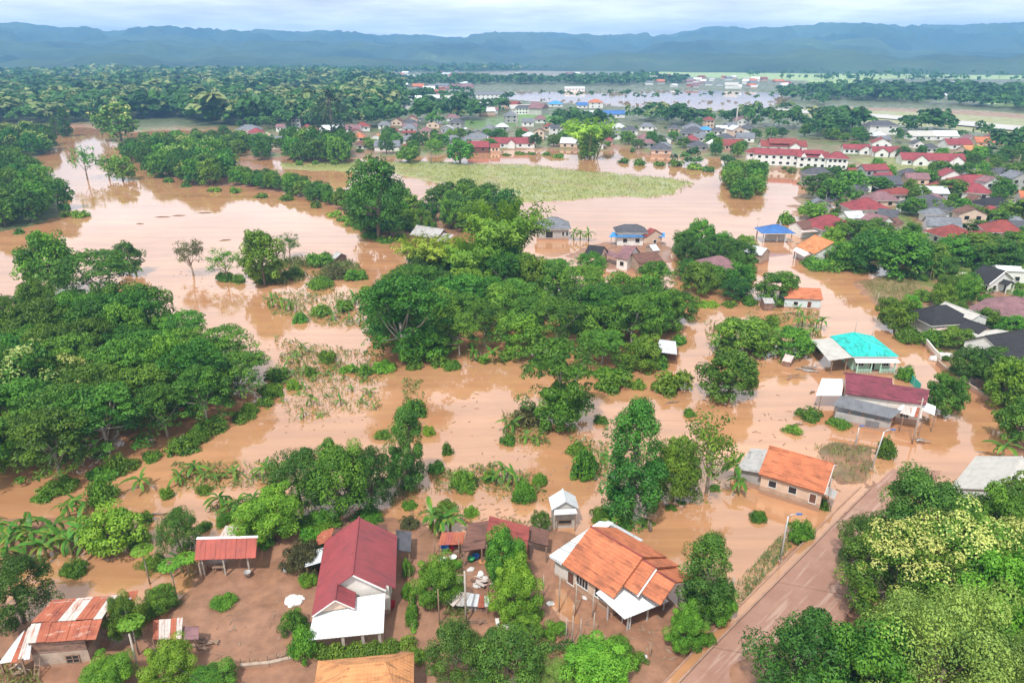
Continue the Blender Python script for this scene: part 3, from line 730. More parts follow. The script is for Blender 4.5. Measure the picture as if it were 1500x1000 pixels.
class House:
    """a building placed by the photograph: its ridge runs from pixel A to pixel B at height hr"""
    def __init__(s, name, label, A, B, hr, cat='house', group=None, base=None):
        a, b = G(A[0], A[1], hr), G(B[0], B[1], hr)
        s.mid = (a + b) / 2
        d = b - a
        s.len, s.rz, s.hr = d.length, math.atan2(d.y, d.x), hr
        s.root = empty(name, (s.mid.x, s.mid.y, 0.0), s.rz, label, cat, group)
    def loc(s, p):
        x, y = p[0] - s.mid.x, p[1] - s.mid.y
        c, q = math.cos(-s.rz), math.sin(-s.rz)
        return Vector((x*c - y*q, x*q + y*c, p[2]))
    def px(s, x, y, h):
        return s.loc(G(x, y, h))
    def gable(s, wl, wr, he, style, m, over=0.5, eave=0.5, wall='white_wall', cap=True, he2=None, floor=-1.0, ext=0.0, x0=None, x1=None, gablemat=None):
        """wl / wr: half widths on the +y / -y side, eaves included; he the eave height"""
        hl, hr_ = he, he if he2 is None else he2
        X0 = -s.len/2 if x0 is None else x0
        X1 = s.len/2 if x1 is None else x1
        mb = MB()
        slope(mb, (X0, wl, hl), (X1, wl, hl), (X1, 0, s.hr), (X0, 0, s.hr), style)
        slope(mb, (X0, -wr, hr_), (X1, -wr, hr_), (X1, 0, s.hr), (X0, 0, s.hr), style)
        s.roof = mb.build('roof', M[m], s.root)
        if cap:
            c = MB(); ridge_bar(c, (X0 - 0.02, 0, s.hr + 0.03), (X1 + 0.02, 0, s.hr + 0.03)); c.build('ridge_cap', M[m], s.roof)
        # walls: gable shaped prism under the roof
        a, b = X0 + over, X1 - over
        yl, yr = wl - eave, wr - eave
        zl = s.hr - (s.hr - hl) * yl / wl - 0.13
        zr = s.hr - (s.hr - hr_) * yr / wr - 0.13
        w = MB()
        sec = [(-yr, floor), (yl, floor), (yl, zl), (0, s.hr - 0.14), (-yr, zr)]
        w.add([(a, y, z) for y, z in sec] + [(b, y, z) for y, z in sec], [(0, 1, 2, 3, 4)[::-1], (5, 6, 7, 8, 9), (0, 1, 6, 5), (1, 2, 7, 6), (2, 3, 8, 7), (3, 4, 9, 8), (4, 0, 5, 9)])
        if wall: s.wall = w.build('wall', M[wall], s.root)
        s.ext = dict(N=yl, S=-yr, W=a, E=b)
        return s
    def hip(s, wl, wr, he, style, m, hipx=None, eave=0.6, wall='white_wall', floor=-1.0, caps=True):
        hx = hipx if hipx is not None else (wl + wr) / 2
        hxa, hxb = hx if isinstance(hx, tuple) else (hx, hx)
        X0, X1 = -s.len/2, s.len/2
        E0, E1 = X0 - hxa, X1 + hxb
        mb = MB()
        slope(mb, (E0, wl, he), (E1, wl, he), (X1, 0, s.hr), (X0, 0, s.hr), style)
        slope(mb, (E0, -wr, he), (E1, -wr, he), (X1, 0, s.hr), (X0, 0, s.hr), style)
        slope(mb, (E0, -wr, he), (E0, wl, he), (X0, 0.01, s.hr), (X0, -0.01, s.hr), style)
        slope(mb, (E1, -wr, he), (E1, wl, he), (X1, 0.01, s.hr), (X1, -0.01, s.hr), style)
        s.roof = mb.build('roof', M[m], s.root)
        if caps:
            c = MB()
            ridge_bar(c, (X0, 0, s.hr + 0.04), (X1, 0, s.hr + 0.04), 0.12)
            for (ex, rx) in ((E0, X0), (E1, X1)):
                for y in (wl, -wr):
                    ridge_bar(c, (ex, y, he + 0.03), (rx, 0, s.hr + 0.03), 0.09)
            c.build('ridge_cap', M[m], s.roof)
        w = MB(); w.box(E0 + eave, E1 - eave, -wr + eave, wl - eave, floor, he + 0.02)
        if wall: s.wall = w.build('wall', M[wall], s.root)
        s.ext = dict(N=wl - eave, S=-wr + eave, W=E0 + eave, E=E1 - eave)
        # fascia board round the eaves
        f = MB()
        for (p, q) in (((E0, -wr), (E1, -wr)), ((E0, wl), (E1, wl))):
            f.box(min(p[0], q[0]), max(p[0], q[0]), p[1] - 0.04, p[1] + 0.04, he - 0.24, he - 0.11)
        for ex in (E0, E1):
            f.box(ex - 0.04, ex + 0.04, -wr + 0.05, wl - 0.05, he - 0.24, he - 0.11)
        f.build('fascia', M['frame'], s.root)
        return s
    def opening(s, side, at, z, w, h, kind='window', fm='frame', pm='glass', bars=0, simple=False):
        """window or door on a wall: frame with a dark pane set in it"""
        e = s.ext[side]
        sg = 1 if side in 'NE' else -1
        def bx(mb, u0, u1, z0, z1, d0, d1):
            a, b = e + sg*d0, e + sg*d1
            if side in 'NS': mb.box(u0, u1, min(a, b), max(a, b), z0, z1)
            else: mb.box(min(a, b), max(a, b), u0, u1, z0, z1)
        if simple:
            mb = MB(); bx(mb, at - w/2, at + w/2, z - h/2, z + h/2, -0.05, 0.05)
            return mb.build(kind, M[pm], s.root)
        t = 0.09
        mb = MB()
        bx(mb, at - w/2 - t, at + w/2 + t, z + h/2, z + h/2 + t, -0.03, 0.09)
        bx(mb, at - w/2 - t, at + w/2 + t, z - h/2 - t, z - h/2, -0.03, 0.13)
        bx(mb, at - w/2 - t, at - w/2, z - h/2, z + h/2, -0.03, 0.09)
        bx(mb, at + w/2, at + w/2 + t, z - h/2, z + h/2, -0.03, 0.09)
        for k in range(bars):
            u = at - w/2 + w * (k + 1) / (bars + 1)
            bx(mb, u - 0.03, u + 0.03, z - h/2, z + h/2, 0.03, 0.07)
        o = mb.build(kind, M[fm], s.root)
        p = MB(); bx(p, at - w/2 + 0.002, at + w/2 - 0.002, z - h/2 + 0.002, z + h/2 - 0.002, -0.03, 0.025)
        p.build('pane' if kind == 'window' else 'leaf_panel', M[pm], o)
        return o
    def plate(s, name, pts, m, th=0.10, style='flat', parent=None):
        """a roof sheet given by four photograph points with heights: eave pair first, then the top pair"""
        q = [s.px(*p) for p in pts]
        mb = MB(); slope(mb, q[0], q[1], q[2], q[3], style, th)
        return mb.build(name, M[m], parent or s.root)
    def post(s, x, y, h, z0=-1.0, r=0.11, m='post', foot=0.0, name='post'):
        p = s.px(x, y, foot)
        mb = MB(); mb.box(p.x - r, p.x + r, p.y - r, p.y + r, z0, h)
        return mb.build(name, M[m], s.root)
    def box(s, name, x0, x1, y0, y1, z0, z1, m, parent=None):
        mb = MB(); mb.box(x0, x1, y0, y1, z0, z1)
        return mb.build(name, M[m], parent or s.root)

def sheets(house, name, pts, n, mats, parent=None, th=0.03, style='rib', jitter=0.12, rows=1):
    """separate roofing sheets side by side between the eave pair and the top pair, each a part of its own"""
    q = [house.px(*p) for p in pts]
    for r_ in range(rows):
        v0, v1 = r_ / rows, (r_ + 1) / rows
        for i in range(n):
            u0, u1 = i / n, (i + 1) / n - 0.004
            def at(u, v):
                return (q[0].lerp(q[1], u)).lerp(q[3].lerp(q[2], u), v)
            j0, j1 = random.uniform(0, jitter) / rows * 0.5, random.uniform(-0.02, jitter) * 0.3 / rows
            k = Vector((0, 0, 0.02 * (i % 2) + 0.035 * r_))
            mb = MB(); slope(mb, at(u0, v0 - j0 * 0.6) + k, at(u1, v0 - j0 * 0.6) + k, at(u1, v1 + j1) + k, at(u0, v1 + j1) + k, style, th)
            mb.build(name, M[random.choice(mats)], parent or house.root)

# ---- crimson metal gable house with the white porch roof
def crimson_house():
    h = House('gable_house', 'crimson metal gable house with a white sheet porch roof, behind the clipped hedge', (526, 757), (516.5, 841), 6.6)
    x1 = h.len / 2
    # ridge runs towards the camera: local +y is the picture's right
    lw, rw = 4.3, 4.3
    el = 3.5
    mb = MB()
    slope(mb, (-x1, rw, el), (x1 - 0.9, rw, el), (x1 - 0.9, 0, h.hr), (-x1, 0, h.hr), 'rib')
    slope(mb, (x1 - 0.9, rw - 1.0, el + 0.72), (x1, rw - 1.0, el + 0.72), (x1, 0, h.hr), (x1 - 0.9, 0, h.hr), 'rib')
    slope(mb, (-x1, -lw, el), (x1, -lw, el), (x1, 0, h.hr), (-x1, 0, h.hr), 'rib')
    roof = mb.build('roof', M['red_metal'], h.root)
    c = MB(); ridge_bar(c, (-x1, 0, h.hr + 0.05), (x1, 0, h.hr + 0.05)); c.build('ridge_cap', M['red_metal'], roof)
    # lower front gable, set to one side
    k = (h.hr - el) / lw
    gy, gz_ = -1.75, h.hr - 1.75 * k
    fx = x1 + 2.1
    g = MB()
    slope(g, (x1 - 0.01, -lw, el), (fx, -lw, el), (fx, gy, gz_), (x1 - 0.01, gy, gz_), 'rib')
    slope(g, (x1 - 0.25, gy + 1.9, gz_ - 1.9 * k), (fx, gy + 1.9, gz_ - 1.9 * k), (fx, gy, gz_), (x1 - 0.25, gy, gz_), 'rib')
    fg = g.build('front_gable_roof', M['red_metal'], h.root)
    c = MB(); ridge_bar(c, (x1 - 0.2, gy, gz_ + 0.05), (fx, gy, gz_ + 0.05)); c.build('ridge_cap', M['red_metal'], fg)
    # white barge boards
    b = MB()
    b.tube([(x1 - 0.02, 0, h.hr - 0.16), (x1 - 0.02, rw - 1.0, el + 0.55)], [0.13, 0.13], 4); b.build('barge_board', M['frame'], h.root); b = MB()
    b.tube([(fx - 0.05, gy, gz_ - 0.17), (fx - 0.05, gy + 1.85, gz_ - 1.85 * k - 0.17)], [0.12, 0.12], 4)
    b.tube([(fx - 0.05, gy, gz_ - 0.17), (fx - 0.05, -lw + 0.05, el - 0.15)], [0.12, 0.12], 4)
    b.build('barge_board', M['frame'], h.root)
    w = MB()
    yl = 3.6
    zt = h.hr - yl * k - 0.15
    sec = [(-yl, -1), (yl, -1), (yl, zt), (0, h.hr - 0.18), (-yl, zt)]
    xa, xb = -x1 + 0.5, x1 - 0.6
    w.add([(xa, y, z) for y, z in sec] + [(xb, y, z) for y, z in sec], [(4, 3, 2, 1, 0), (5, 6, 7, 8, 9), (0, 1, 6, 5), (1, 2, 7, 6), (2, 3, 8, 7), (3, 4, 9, 8), (4, 0, 5, 9)])
    h.wall = w.build('wall', M['flood_white'], h.root)
    fw = MB()
    fw.add([(xb, -lw + 0.5, el - 0.1), (xb, gy + 1.6, el + 0.2), (xb, gy, gz_ - 0.2), (fx - 0.5, -lw + 0.5, el - 0.1), (fx - 0.5, gy + 1.6, el + 0.2), (fx - 0.5, gy, gz_ - 0.2)], [(3, 4, 5), (0, 3, 5, 2), (1, 2, 5, 4), (0, 1, 4, 3)])
    fw.build('gable_panel', M['cream_wall'], h.root)
    h.ext = dict(N=yl, S=-yl, W=xa, E=xb)
    h.opening('N', -1.8, 1.9, 1.3, 1.2, bars=2); h.opening('N', 1.6, 1.9, 1.3, 1.2, bars=2)
    h.opening('S', 0.5, 1.9, 1.3, 1.2, bars=2)
    h.opening('E', 0.8, 1.3, 1.1, 2.1, 'door', 'brown_frame', 'brown_frame'); h.opening('E', -1.7, 1.8, 1.6, 1.2, bars=2)
    # porch: one big white sheet roof on posts
    p = MB()
    slope(p, (fx + 2.6, -lw - 0.15, 2.75), (fx + 2.6, rw - 1.15, 2.75), (x1 + 0.1, rw - 1.05, el + 0.30), (x1 + 0.1, -lw + 0.2, el - 0.22), 'rib', 0.08)
    pr = p.build('porch_roof', M['white_metal'], h.root)
    for y in (-lw + 0.35, -1.0, 1.0, rw - 1.6):
        h.box('porch_post', fx + 2.15, fx + 2.45, y - 0.15, y + 0.15, -0.6, 2.62, 'post')
    h.box('porch_floor', xb + 0.01, fx + 2.5, -lw + 0.2, rw - 1.3, -0.6, 0.62, 'block_wall')
    # old dark lean-to behind
    q = MB()
    slope(q, (-x1 - 3.0, -3.2, 3.0), (-x1 - 3.0, 3.0, 3.0), (-x1 + 0.1, 3.2, 4.4), (-x1 + 0.1, -3.4, 4.4), 'tile')
    q.build('rear_roof', M['brown_tile'], h.root)
    h.box('rear_wall', -x1 - 2.6, -x1 + 0.45, -2.8, 2.6, -1, 2.95, 'block_wall')
    q = MB(); slope(q, (-x1 - 2.0, 6.0, 2.4), (-x1 + 1.9, 5.9, 2.4), (-x1 + 1.8, 4.1, 2.9), (-x1 - 2.0, 4.1, 2.9), 'flat'); q.build('side_roof', M['slate_tile'], h.root)
    for (x, y) in ((-x1 - 1.8, 5.8), (-x1 + 1.6, 5.7)):
        h.box('post', x - 0.08, x + 0.08, y - 0.08, y + 0.08, -0.8, 2.42, 'wood')
    q = MB(); slope(q, (-x1 + 0.2, -6.4, 2.3), (-x1 + 2.9, -6.4, 2.3), (-x1 + 2.9, -4.5, 2.8), (-x1 + 0.2, -4.5, 2.8), 'rib', 0.04); q.build('side_roof', M['zinc'], h.root)
    q = MB(); slope(q, (-x1 - 3.2, -5.6, 2.5), (-x1 - 0.6, -5.6, 2.5), (-x1 - 0.6, -3.6, 3.1), (-x1 - 3.2, -3.6, 3.1), 'rib', 0.04); q.build('side_roof', M['rust'], h.root)
    for (x, y) in ((-x1 + 0.4, -6.2), (-x1 + 2.7, -6.2), (-x1 - 3.0, -5.4)):
        h.box('post', x - 0.07, x + 0.07, y - 0.07, y + 0.07, -0.8, 2.32, 'wood')
crimson_house()

# ---- orange tiled house with the stepped roof and the white carport
def orange_house():
    h = House('tiled_house', 'long orange tiled house with stepped roof, cream wall and white carport sheet', (865, 771), (991, 845), 6.2)
    x1 = h.len / 2
    # ridge runs away from the crimson house towards the road; -y faces the camera
    W, el = 4.9, 3.5
    k = (h.hr - el) / W
    xa = x1 - 4.4           # main roof ends here, two lower steps follow
    xb = x1 - 2.6
    mb = MB()
    slope(mb, (-x1, -W, el), (xa, -W, el), (xa, 0, h.hr), (-x1, 0, h.hr), 'tile')
    slope(mb, (-x1, W, el), (xa, W, el), (xa, 0, h.hr), (-x1, 0, h.hr), 'tile')
    roof = mb.build('roof', M['orange_tile'], h.root)
    c = MB(); ridge_bar(c, (-x1, 0, h.hr + 0.07), (xa, 0, h.hr + 0.07)); c.build('ridge_cap', M['red_tile'], roof)
    mb = MB()
    z = h.hr - 0.35
    slope(mb, (xa - 0.4, -3.2, z - 3.2 * k), (xb, -3.2, z - 3.2 * k), (xb, 0, z), (xa - 0.4, 0, z), 'tile')
    slope(mb, (xa - 0.4, W, el - 0.2), (xb, W, el - 0.2), (xb, 0, z), (xa - 0.4, 0, z), 'tile')
    s2 = mb.build('stepped_roof', M['orange_tile'], h.root)
    c = MB(); ridge_bar(c, (xa, 0, z + 0.07), (xb, 0, z + 0.07)); c.build('ridge_cap', M['red_tile'], s2)
    mb = MB()
    z = h.hr - 0.75
    slope(mb, (xb - 0.3, -2.6, z - 2.6 * k), (x1, -2.6, z - 2.6 * k), (x1, 0, z), (xb - 0.3, 0, z), 'tile')
    slope(mb, (xb - 0.3, W - 0.6, el - 0.2), (x1, W - 0.6, el - 0.2), (x1, 0, z), (xb - 0.3, 0, z), 'tile')
    s3 = mb.build('stepped_roof', M['orange_tile'], h.root)
    c = MB(); ridge_bar(c, (xb, 0, z + 0.07), (x1, 0, z + 0.07)); c.build('ridge_cap', M['red_tile'], s3)
    b = MB()
    b.tube([(xb + 0.03, 0, h.hr - 0.5), (xb + 0.03, -3.2, h.hr - 0.5 - 3.2 * k)], [0.13, 0.13], 4)
    b.build('barge_board', M['frame'], h.root)
    yl = W - 0.7
    zt = h.hr - yl * k - 0.15
    w = MB(); sec = [(-yl, -1), (yl, -1), (yl, zt), (0, h.hr - 0.2), (-yl, zt)]
    a, e = -x1 - 2.2, xa - 0.5
    w.add([(-x1 + 0.3, y, z_) for y, z_ in sec] + [(e, y, z_) for y, z_ in sec], [(4, 3, 2, 1, 0), (5, 6, 7, 8, 9), (0, 1, 6, 5), (1, 2, 7, 6), (2, 3, 8, 7), (3, 4, 9, 8), (4, 0, 5, 9)])
    h.wall = w.build('wall', M['cream_wall'], h.root)
    h.box('rear_wall', -x1 - 1.7, -x1 + 0.29, -yl, yl - 0.4, -1, 3.15, 'flood_white')
    h.ext = dict(N=yl, S=-yl, W=-x1 - 1.7, E=e)
    for at in (-3.4, -0.6):
        h.opening('S', at, 2.15, 1.7, 1.25, fm='frame', bars=3)
    h.opening('S', 3.0, 1.35, 0.95, 2.2, 'door', 'frame', 'brown_frame')
    h.opening('S', -x1 + 0.9, 1.7, 0.9, 1.7, 'door', 'frame', 'brown_frame')
    h.opening('E', -1.2, 1.5, 1.0, 2.1, 'door', 'frame', 'brown_frame'); h.opening('E', 1.4, 1.9, 1.4, 1.2, bars=2)
    h.box('porch_wall', e + 0.01, xb - 0.4, -1.6, yl - 0.5, -1, 3.3, 'cream_wall')
    h.box('plinth', -x1 - 1.75, e + 0.05, -yl - 0.06, -yl, -1, 0.75, 'block_wall')
    # zinc strip along the far gable end
    q = MB()
    slope(q, (-x1 - 2.1, -W + 0.1, 3.25), (-x1 - 2.1, W - 0.3, 3.5), (-x1 - 0.02, W - 0.4, el + 1.0), (-x1 - 0.02, -W, el - 0.1), 'flat', 0.05)
    q.build('rear_roof', M['zinc'], h.root)
    for i in range(5):
        y0 = -W + 0.2 + i * 1.85
        q = MB(); t0, t1 = (y0 + W) / (2 * W), (y0 + 1.8 + W) / (2 * W)
        slope(q, (-x1 - 2.2, y0, 3.33 + 0.25 * t0), (-x1 - 2.2, y0 + 1.78, 3.33 + 0.25 * t1), (-x1 - 0.05, y0 + 1.78, 3.55 + 1.0 * t1), (-x1 - 0.05, y0, 3.55 + 1.0 * t0), 'rib', 0.03)
        q.build('roof_sheet', M['zinc' if i % 2 else 'white_metal'], h.root)
    q = MB(); slope(q, (-x1 - 1.8, W + 0.9, 3.2), (-x1 + 3.6, W + 0.9, 3.2), (-x1 + 3.6, W - 0.3, 3.5), (-x1 - 1.8, W - 0.3, 3.5), 'flat'); q.build('rear_awning', M['zinc'], h.root)
    # carport
    h.plate('carport_roof', [(915, 906, 2.55), (980, 880, 2.6), (926, 828, 3.45), (873, 868, 3.35)], 'white_metal', 0.08, 'rib')
    for (x, y) in ((919, 921), (890, 905), (972, 893), (948, 905)):
        h.post(x, y, 2.55, -0.4, 0.08, 'steel', 0.4, 'carport_post')
orange_house()

# ---- orange tiled house at the water's edge, beside the lamp
def roadside_house():
    h = House('tiled_house', 'orange tiled house with two dark windows at the water edge beside the street lamp', (1127, 653), (1222, 679.5), 5.6)
    h.gable(4.3, 4.5, 3.3, 'tile', 'orange_tile', 0.35, 0.5, 'cream_wall')
    for at in (-2.4, 0.3):
        h.opening('S', at, 2.1, 1.0, 1.0, fm='frame')
    h.opening('S', 3.0, 1.8, 0.8, 1.4, 'door', 'frame', 'brown_frame')
    h.opening('E', -0.5, 2.0, 1.0, 1.0)
    h.box('plinth', h.ext['W'] - 0.03, h.ext['E'] + 0.03, h.ext['S'] - 0.05, h.ext['S'], -1, 1.0, 'block_wall')
    b = MB(); b.tube([(h.len/2 - 0.03, 0, 5.45), (h.len/2 - 0.03, -4.45, 3.15)], [0.12]*2, 4); b.tube([(h.len/2 - 0.03, 0, 5.45), (h.len/2 - 0.03, 4.25, 3.15)], [0.12]*2, 4); b.build('barge_board', M['frame'], h.root)
    x = -h.len / 2
    q = MB(); slope(q, (x - 3.2, -3.9, 2.7), (x - 3.2, 3.0, 2.7), (x + 0.2, 3.0, 3.5), (x + 0.2, -3.9, 3.2), 'rib', 0.05); q.build('side_roof', M['old_zinc'], h.root)
    h.box('side_wall', x - 2.7, x + 0.34, -3.3, 2.6, -1, 2.68, 'grey_wall')
    for at in (-2.0, 0.8):
        mb = MB(); mb.box(x - 2.78, x - 2.68, at - 0.4, at + 0.4, 1.2, 2.0); mb.build('window', M['glass'], h.root)
    q = MB(); slope(q, (h.len/2 + 1.2, -3.5, 2.4), (h.len/2 + 1.2, -1.4, 2.4), (h.len/2 - 0.3, -1.4, 2.8), (h.len/2 - 0.3, -3.5, 2.8), 'rib', 0.04); q.build('side_awning', M['old_zinc'], h.root)
roadside_house()

# ---- maroon house with lean-tos
def maroon_house():
    h = House('flooded_house', 'maroon tiled house with dark grey lean-to, white side sheets and white block wall', (1238.6, 546), (1307, 555), 6.0)
    x1 = h.len / 2
    k = 0.42
    mb = MB()
    slope(mb, (-x1, -4.6, 6.0 - 4.6 * k), (x1, -4.6, 6.0 - 4.6 * k), (x1, 0, 6.0), (-x1, 0, 6.0), 'tile')
    slope(mb, (-x1, 3.0, 4.6), (x1, 3.0, 4.6), (x1, 0, 6.0), (-x1, 0, 6.0), 'tile')
    r_ = mb.build('roof', M['maroon_tile'], h.root)
    c = MB(); ridge_bar(c, (-x1, 0, 6.05), (x1, 0, 6.05)); c.build('ridge_cap', M['maroon_tile'], r_)
    mb = MB()
    slope(mb, (x1 + 0.01, -4.6, 4.05), (x1 + 4.9, -4.4, 4.0), (x1 + 5.6, -1.4, 5.35), (x1 + 0.01, -1.4, 5.4), 'tile')
    slope(mb, (x1 + 0.01, 2.0, 4.1), (x1 + 5.4, 2.0, 4.1), (x1 + 5.6, -1.4, 5.35), (x1 + 0.01, -1.4, 5.4), 'tile')
    mb.build('lower_roof', M['maroon_tile'], h.root)
    w = MB(); w.box(-x1 + 0.4, x1 + 4.4, -4.1, 2.4, -1, 3.9); h.wall = w.build('wall', M['flood_white'], h.root)
    h.ext = dict(N=2.4, S=-4.1, W=-x1 + 0.4, E=x1 + 4.4)
    g = MB(); g.add([(-x1 + 0.5, -4.1, 3.91), (-x1 + 0.5, 2.4, 3.91), (-x1 + 0.5, 0, 5.8), (x1 - 0.3, -4.1, 3.91), (x1 - 0.3, 2.4, 3.91), (x1 - 0.3, 0, 5.8)], [(0, 2, 1), (3, 4, 5), (0, 1, 4, 3), (1, 2, 5, 4), (2, 0, 3, 5)]); g.build('gable_panel', M['brown_frame'], h.root)
    h.plate('lean_to_roof', [(1219, 594, 3.3), (1306, 613, 3.0), (1321, 601, 3.7), (1232, 579, 4.1)], 'grey_sheet', 0.08, 'rib')
    a, b = h.px(1224, 604, 2.1), h.px(1306, 618, 2.0)
    d = (b - a)
    n = Vector((-d.y, d.x, 0)).normalized()
    q = MB()
    A0, B0 = Vector((a.x, a.y, 0)), Vector((b.x, b.y, 0))
    q.slab([(A0.x, A0.y, 2.05), (B0.x, B0.y, 2.0), (B0.x + n.x*3.2, B0.y + n.y*3.2, 2.05), (A0.x + n.x*3.4, A0.y + n.y*3.4, 2.1)], 3.2)
    q.build('lean_to_wall', M['grey_wall'], h.root)
    q = MB()
    for i in range(5):
        p = A0.lerp(B0, i / 4) + n * 0.15
        q.box(p.x - 0.08, p.x + 0.08, p.y - 0.08, p.y + 0.08, 2.0, 3.2)
        q.build('lean_to_post', M['wood'], h.root); q = MB()
    m0, m1 = A0.lerp(B0, 0.56), A0.lerp(B0, 0.80)
    q = MB(); q.add([(m0.x - n.x*0.05, m0.y - n.y*0.05, 0.5), (m1.x - n.x*0.05, m1.y - n.y*0.05, 0.5), (m1.x - n.x*0.05, m1.y - n.y*0.05, 1.6), (m0.x - n.x*0.05, m0.y - n.y*0.05, 1.6), (m0.x + n.x*.1, m0.y + n.y*.1, 0.5), (m1.x + n.x*.1, m1.y + n.y*.1, 0.5), (m1.x + n.x*.1, m1.y + n.y*.1, 1.6), (m0.x + n.x*.1, m0.y + n.y*.1, 1.6)], [(0, 1, 2, 3), (0, 4, 5, 1), (3, 2, 6, 7), (0, 3, 7, 4), (1, 5, 6, 2)]); q.build('vent_grille', M['grey_sheet'], h.root)
    # white flat sheet on the far end, on posts
    h.plate('side_roof', [(1195, 579, 2.9), (1233, 579, 2.9), (1236, 555, 3.3), (1204, 554, 3.3)], 'white_metal', 0.10, 'rib')
    for (x, y) in ((1199, 601), (1230, 603)):
        h.post(x, y, 2.9, -1, 0.08, 'wood', 0)
    # white awning over the near end, striped sheets below it
    h.plate('awning', [(1331, 592, 3.2), (1369, 608, 2.9), (1371, 595, 3.3), (1330, 579, 3.9)], 'white_metal', 0.08, 'flat')
    sheets(h, 'roof_sheet', [(1311, 603, 3.0), (1350, 613, 2.7), (1352, 598, 3.2), (1322, 592, 3.6)], 7, ['pale_rust', 'white_metal', 'rust'], jitter=0.0)
    for (x, y) in ((1318, 632), (1345, 640), (1364, 633)):
        h.post(x, y, 2.8, -1, 0.08, 'wood', 0)
    h.opening('S', x1 + 2.2, 1.7, 1.2, 1.2, bars=2); h.opening('S', x1 + 0.4, 1.4, 0.9, 2.0, 'door', 'brown_frame', 'brown_frame')
    h.opening('W', -1.5, 1.8, 1.2, 1.2, bars=2); h.opening('W', 1.2, 1.4, 0.9, 2.0, 'door', 'brown_frame', 'brown_frame')
maroon_house()

# ---- teal hip roofed house
def teal_house():
    h = House.__new__(House)
    h.mid = Vector((69.0, 130.6, 5.6)); h.len, h.rz, h.hr = 5.4, math.pi / 2, 5.6
    h.root = empty('hip_house', (69.0, 130.6, 0), math.pi / 2, 'mint green house with bright teal hipped tile roof standing in the flood', 'house')
    h.hip(3.3, 5.6, 3.6, 'tile', 'teal_tile', (2.1, 2.8), 0.8, 'mint_wall')
    E = h.ext
    # the W side of the turned house looks at the camera
    h.opening('W', -3.7, 1.9, 1.5, 1.2, bars=2); h.opening('W', 1.2, 1.9, 1.5, 1.2, bars=2)
    h.opening('W', -1.3, 1.45, 1.0, 2.1, 'door', 'frame', 'dark')
    h.opening('N', -1.4, 1.9, 1.5, 1.2, bars=2); h.opening('N', 1.8, 1.9, 1.5, 1.2, bars=2)
    h.opening('S', 0.0, 1.9, 1.5, 1.2, bars=2)
    # verandah: pale lower eave on posts and a balustrade
    q = MB(); slope(q, (E['W'] - 1.9, -5.7, 2.75), (E['W'] - 1.9, 2.9, 2.75), (E['W'] - 0.1, 2.7, 3.2), (E['W'] - 0.1, -5.4, 3.2), 'flat', 0.1); q.build('verandah_roof', M['white_metal'], h.root)
    h.box('verandah_floor', E['W'] - 1.6, E['W'], -5.0, 2.4, -1, 0.32, 'post')
    for y in (-4.9, -2.2, -0.4, 2.3):
        h.box('verandah_post', E['W'] - 1.6, E['W'] - 1.4, y - 0.1, y + 0.1, 0.31, 2.74, 'mint_wall')
    for (y0, y1) in ((-4.8, -2.3), (-0.3, 2.2)):
        rail = h.box('balustrade', E['W'] - 1.58, E['W'] - 1.43, y0, y1, 1.05, 1.17, 'mint_wall')
        n = int((y1 - y0) / 0.3)
        for i in range(n):
            y = y0 + (i + 0.5) * (y1 - y0) / n
            h.box('baluster', E['W'] - 1.56, E['W'] - 1.45, y - 0.06, y + 0.06, 0.32, 1.05, 'mint_wall', rail)
    h.plate('carport_roof', [(1188, 497, 3.3), (1214, 528, 3.2), (1249, 523, 3.45), (1222, 495, 3.6)], 'fibre', 0.08, 'rib')
    for (x, y) in ((1193, 519), (1216, 548), (1237, 545)):
        h.post(x, y, 3.2, -1, 0.09, 'wood', 0)
teal_house()

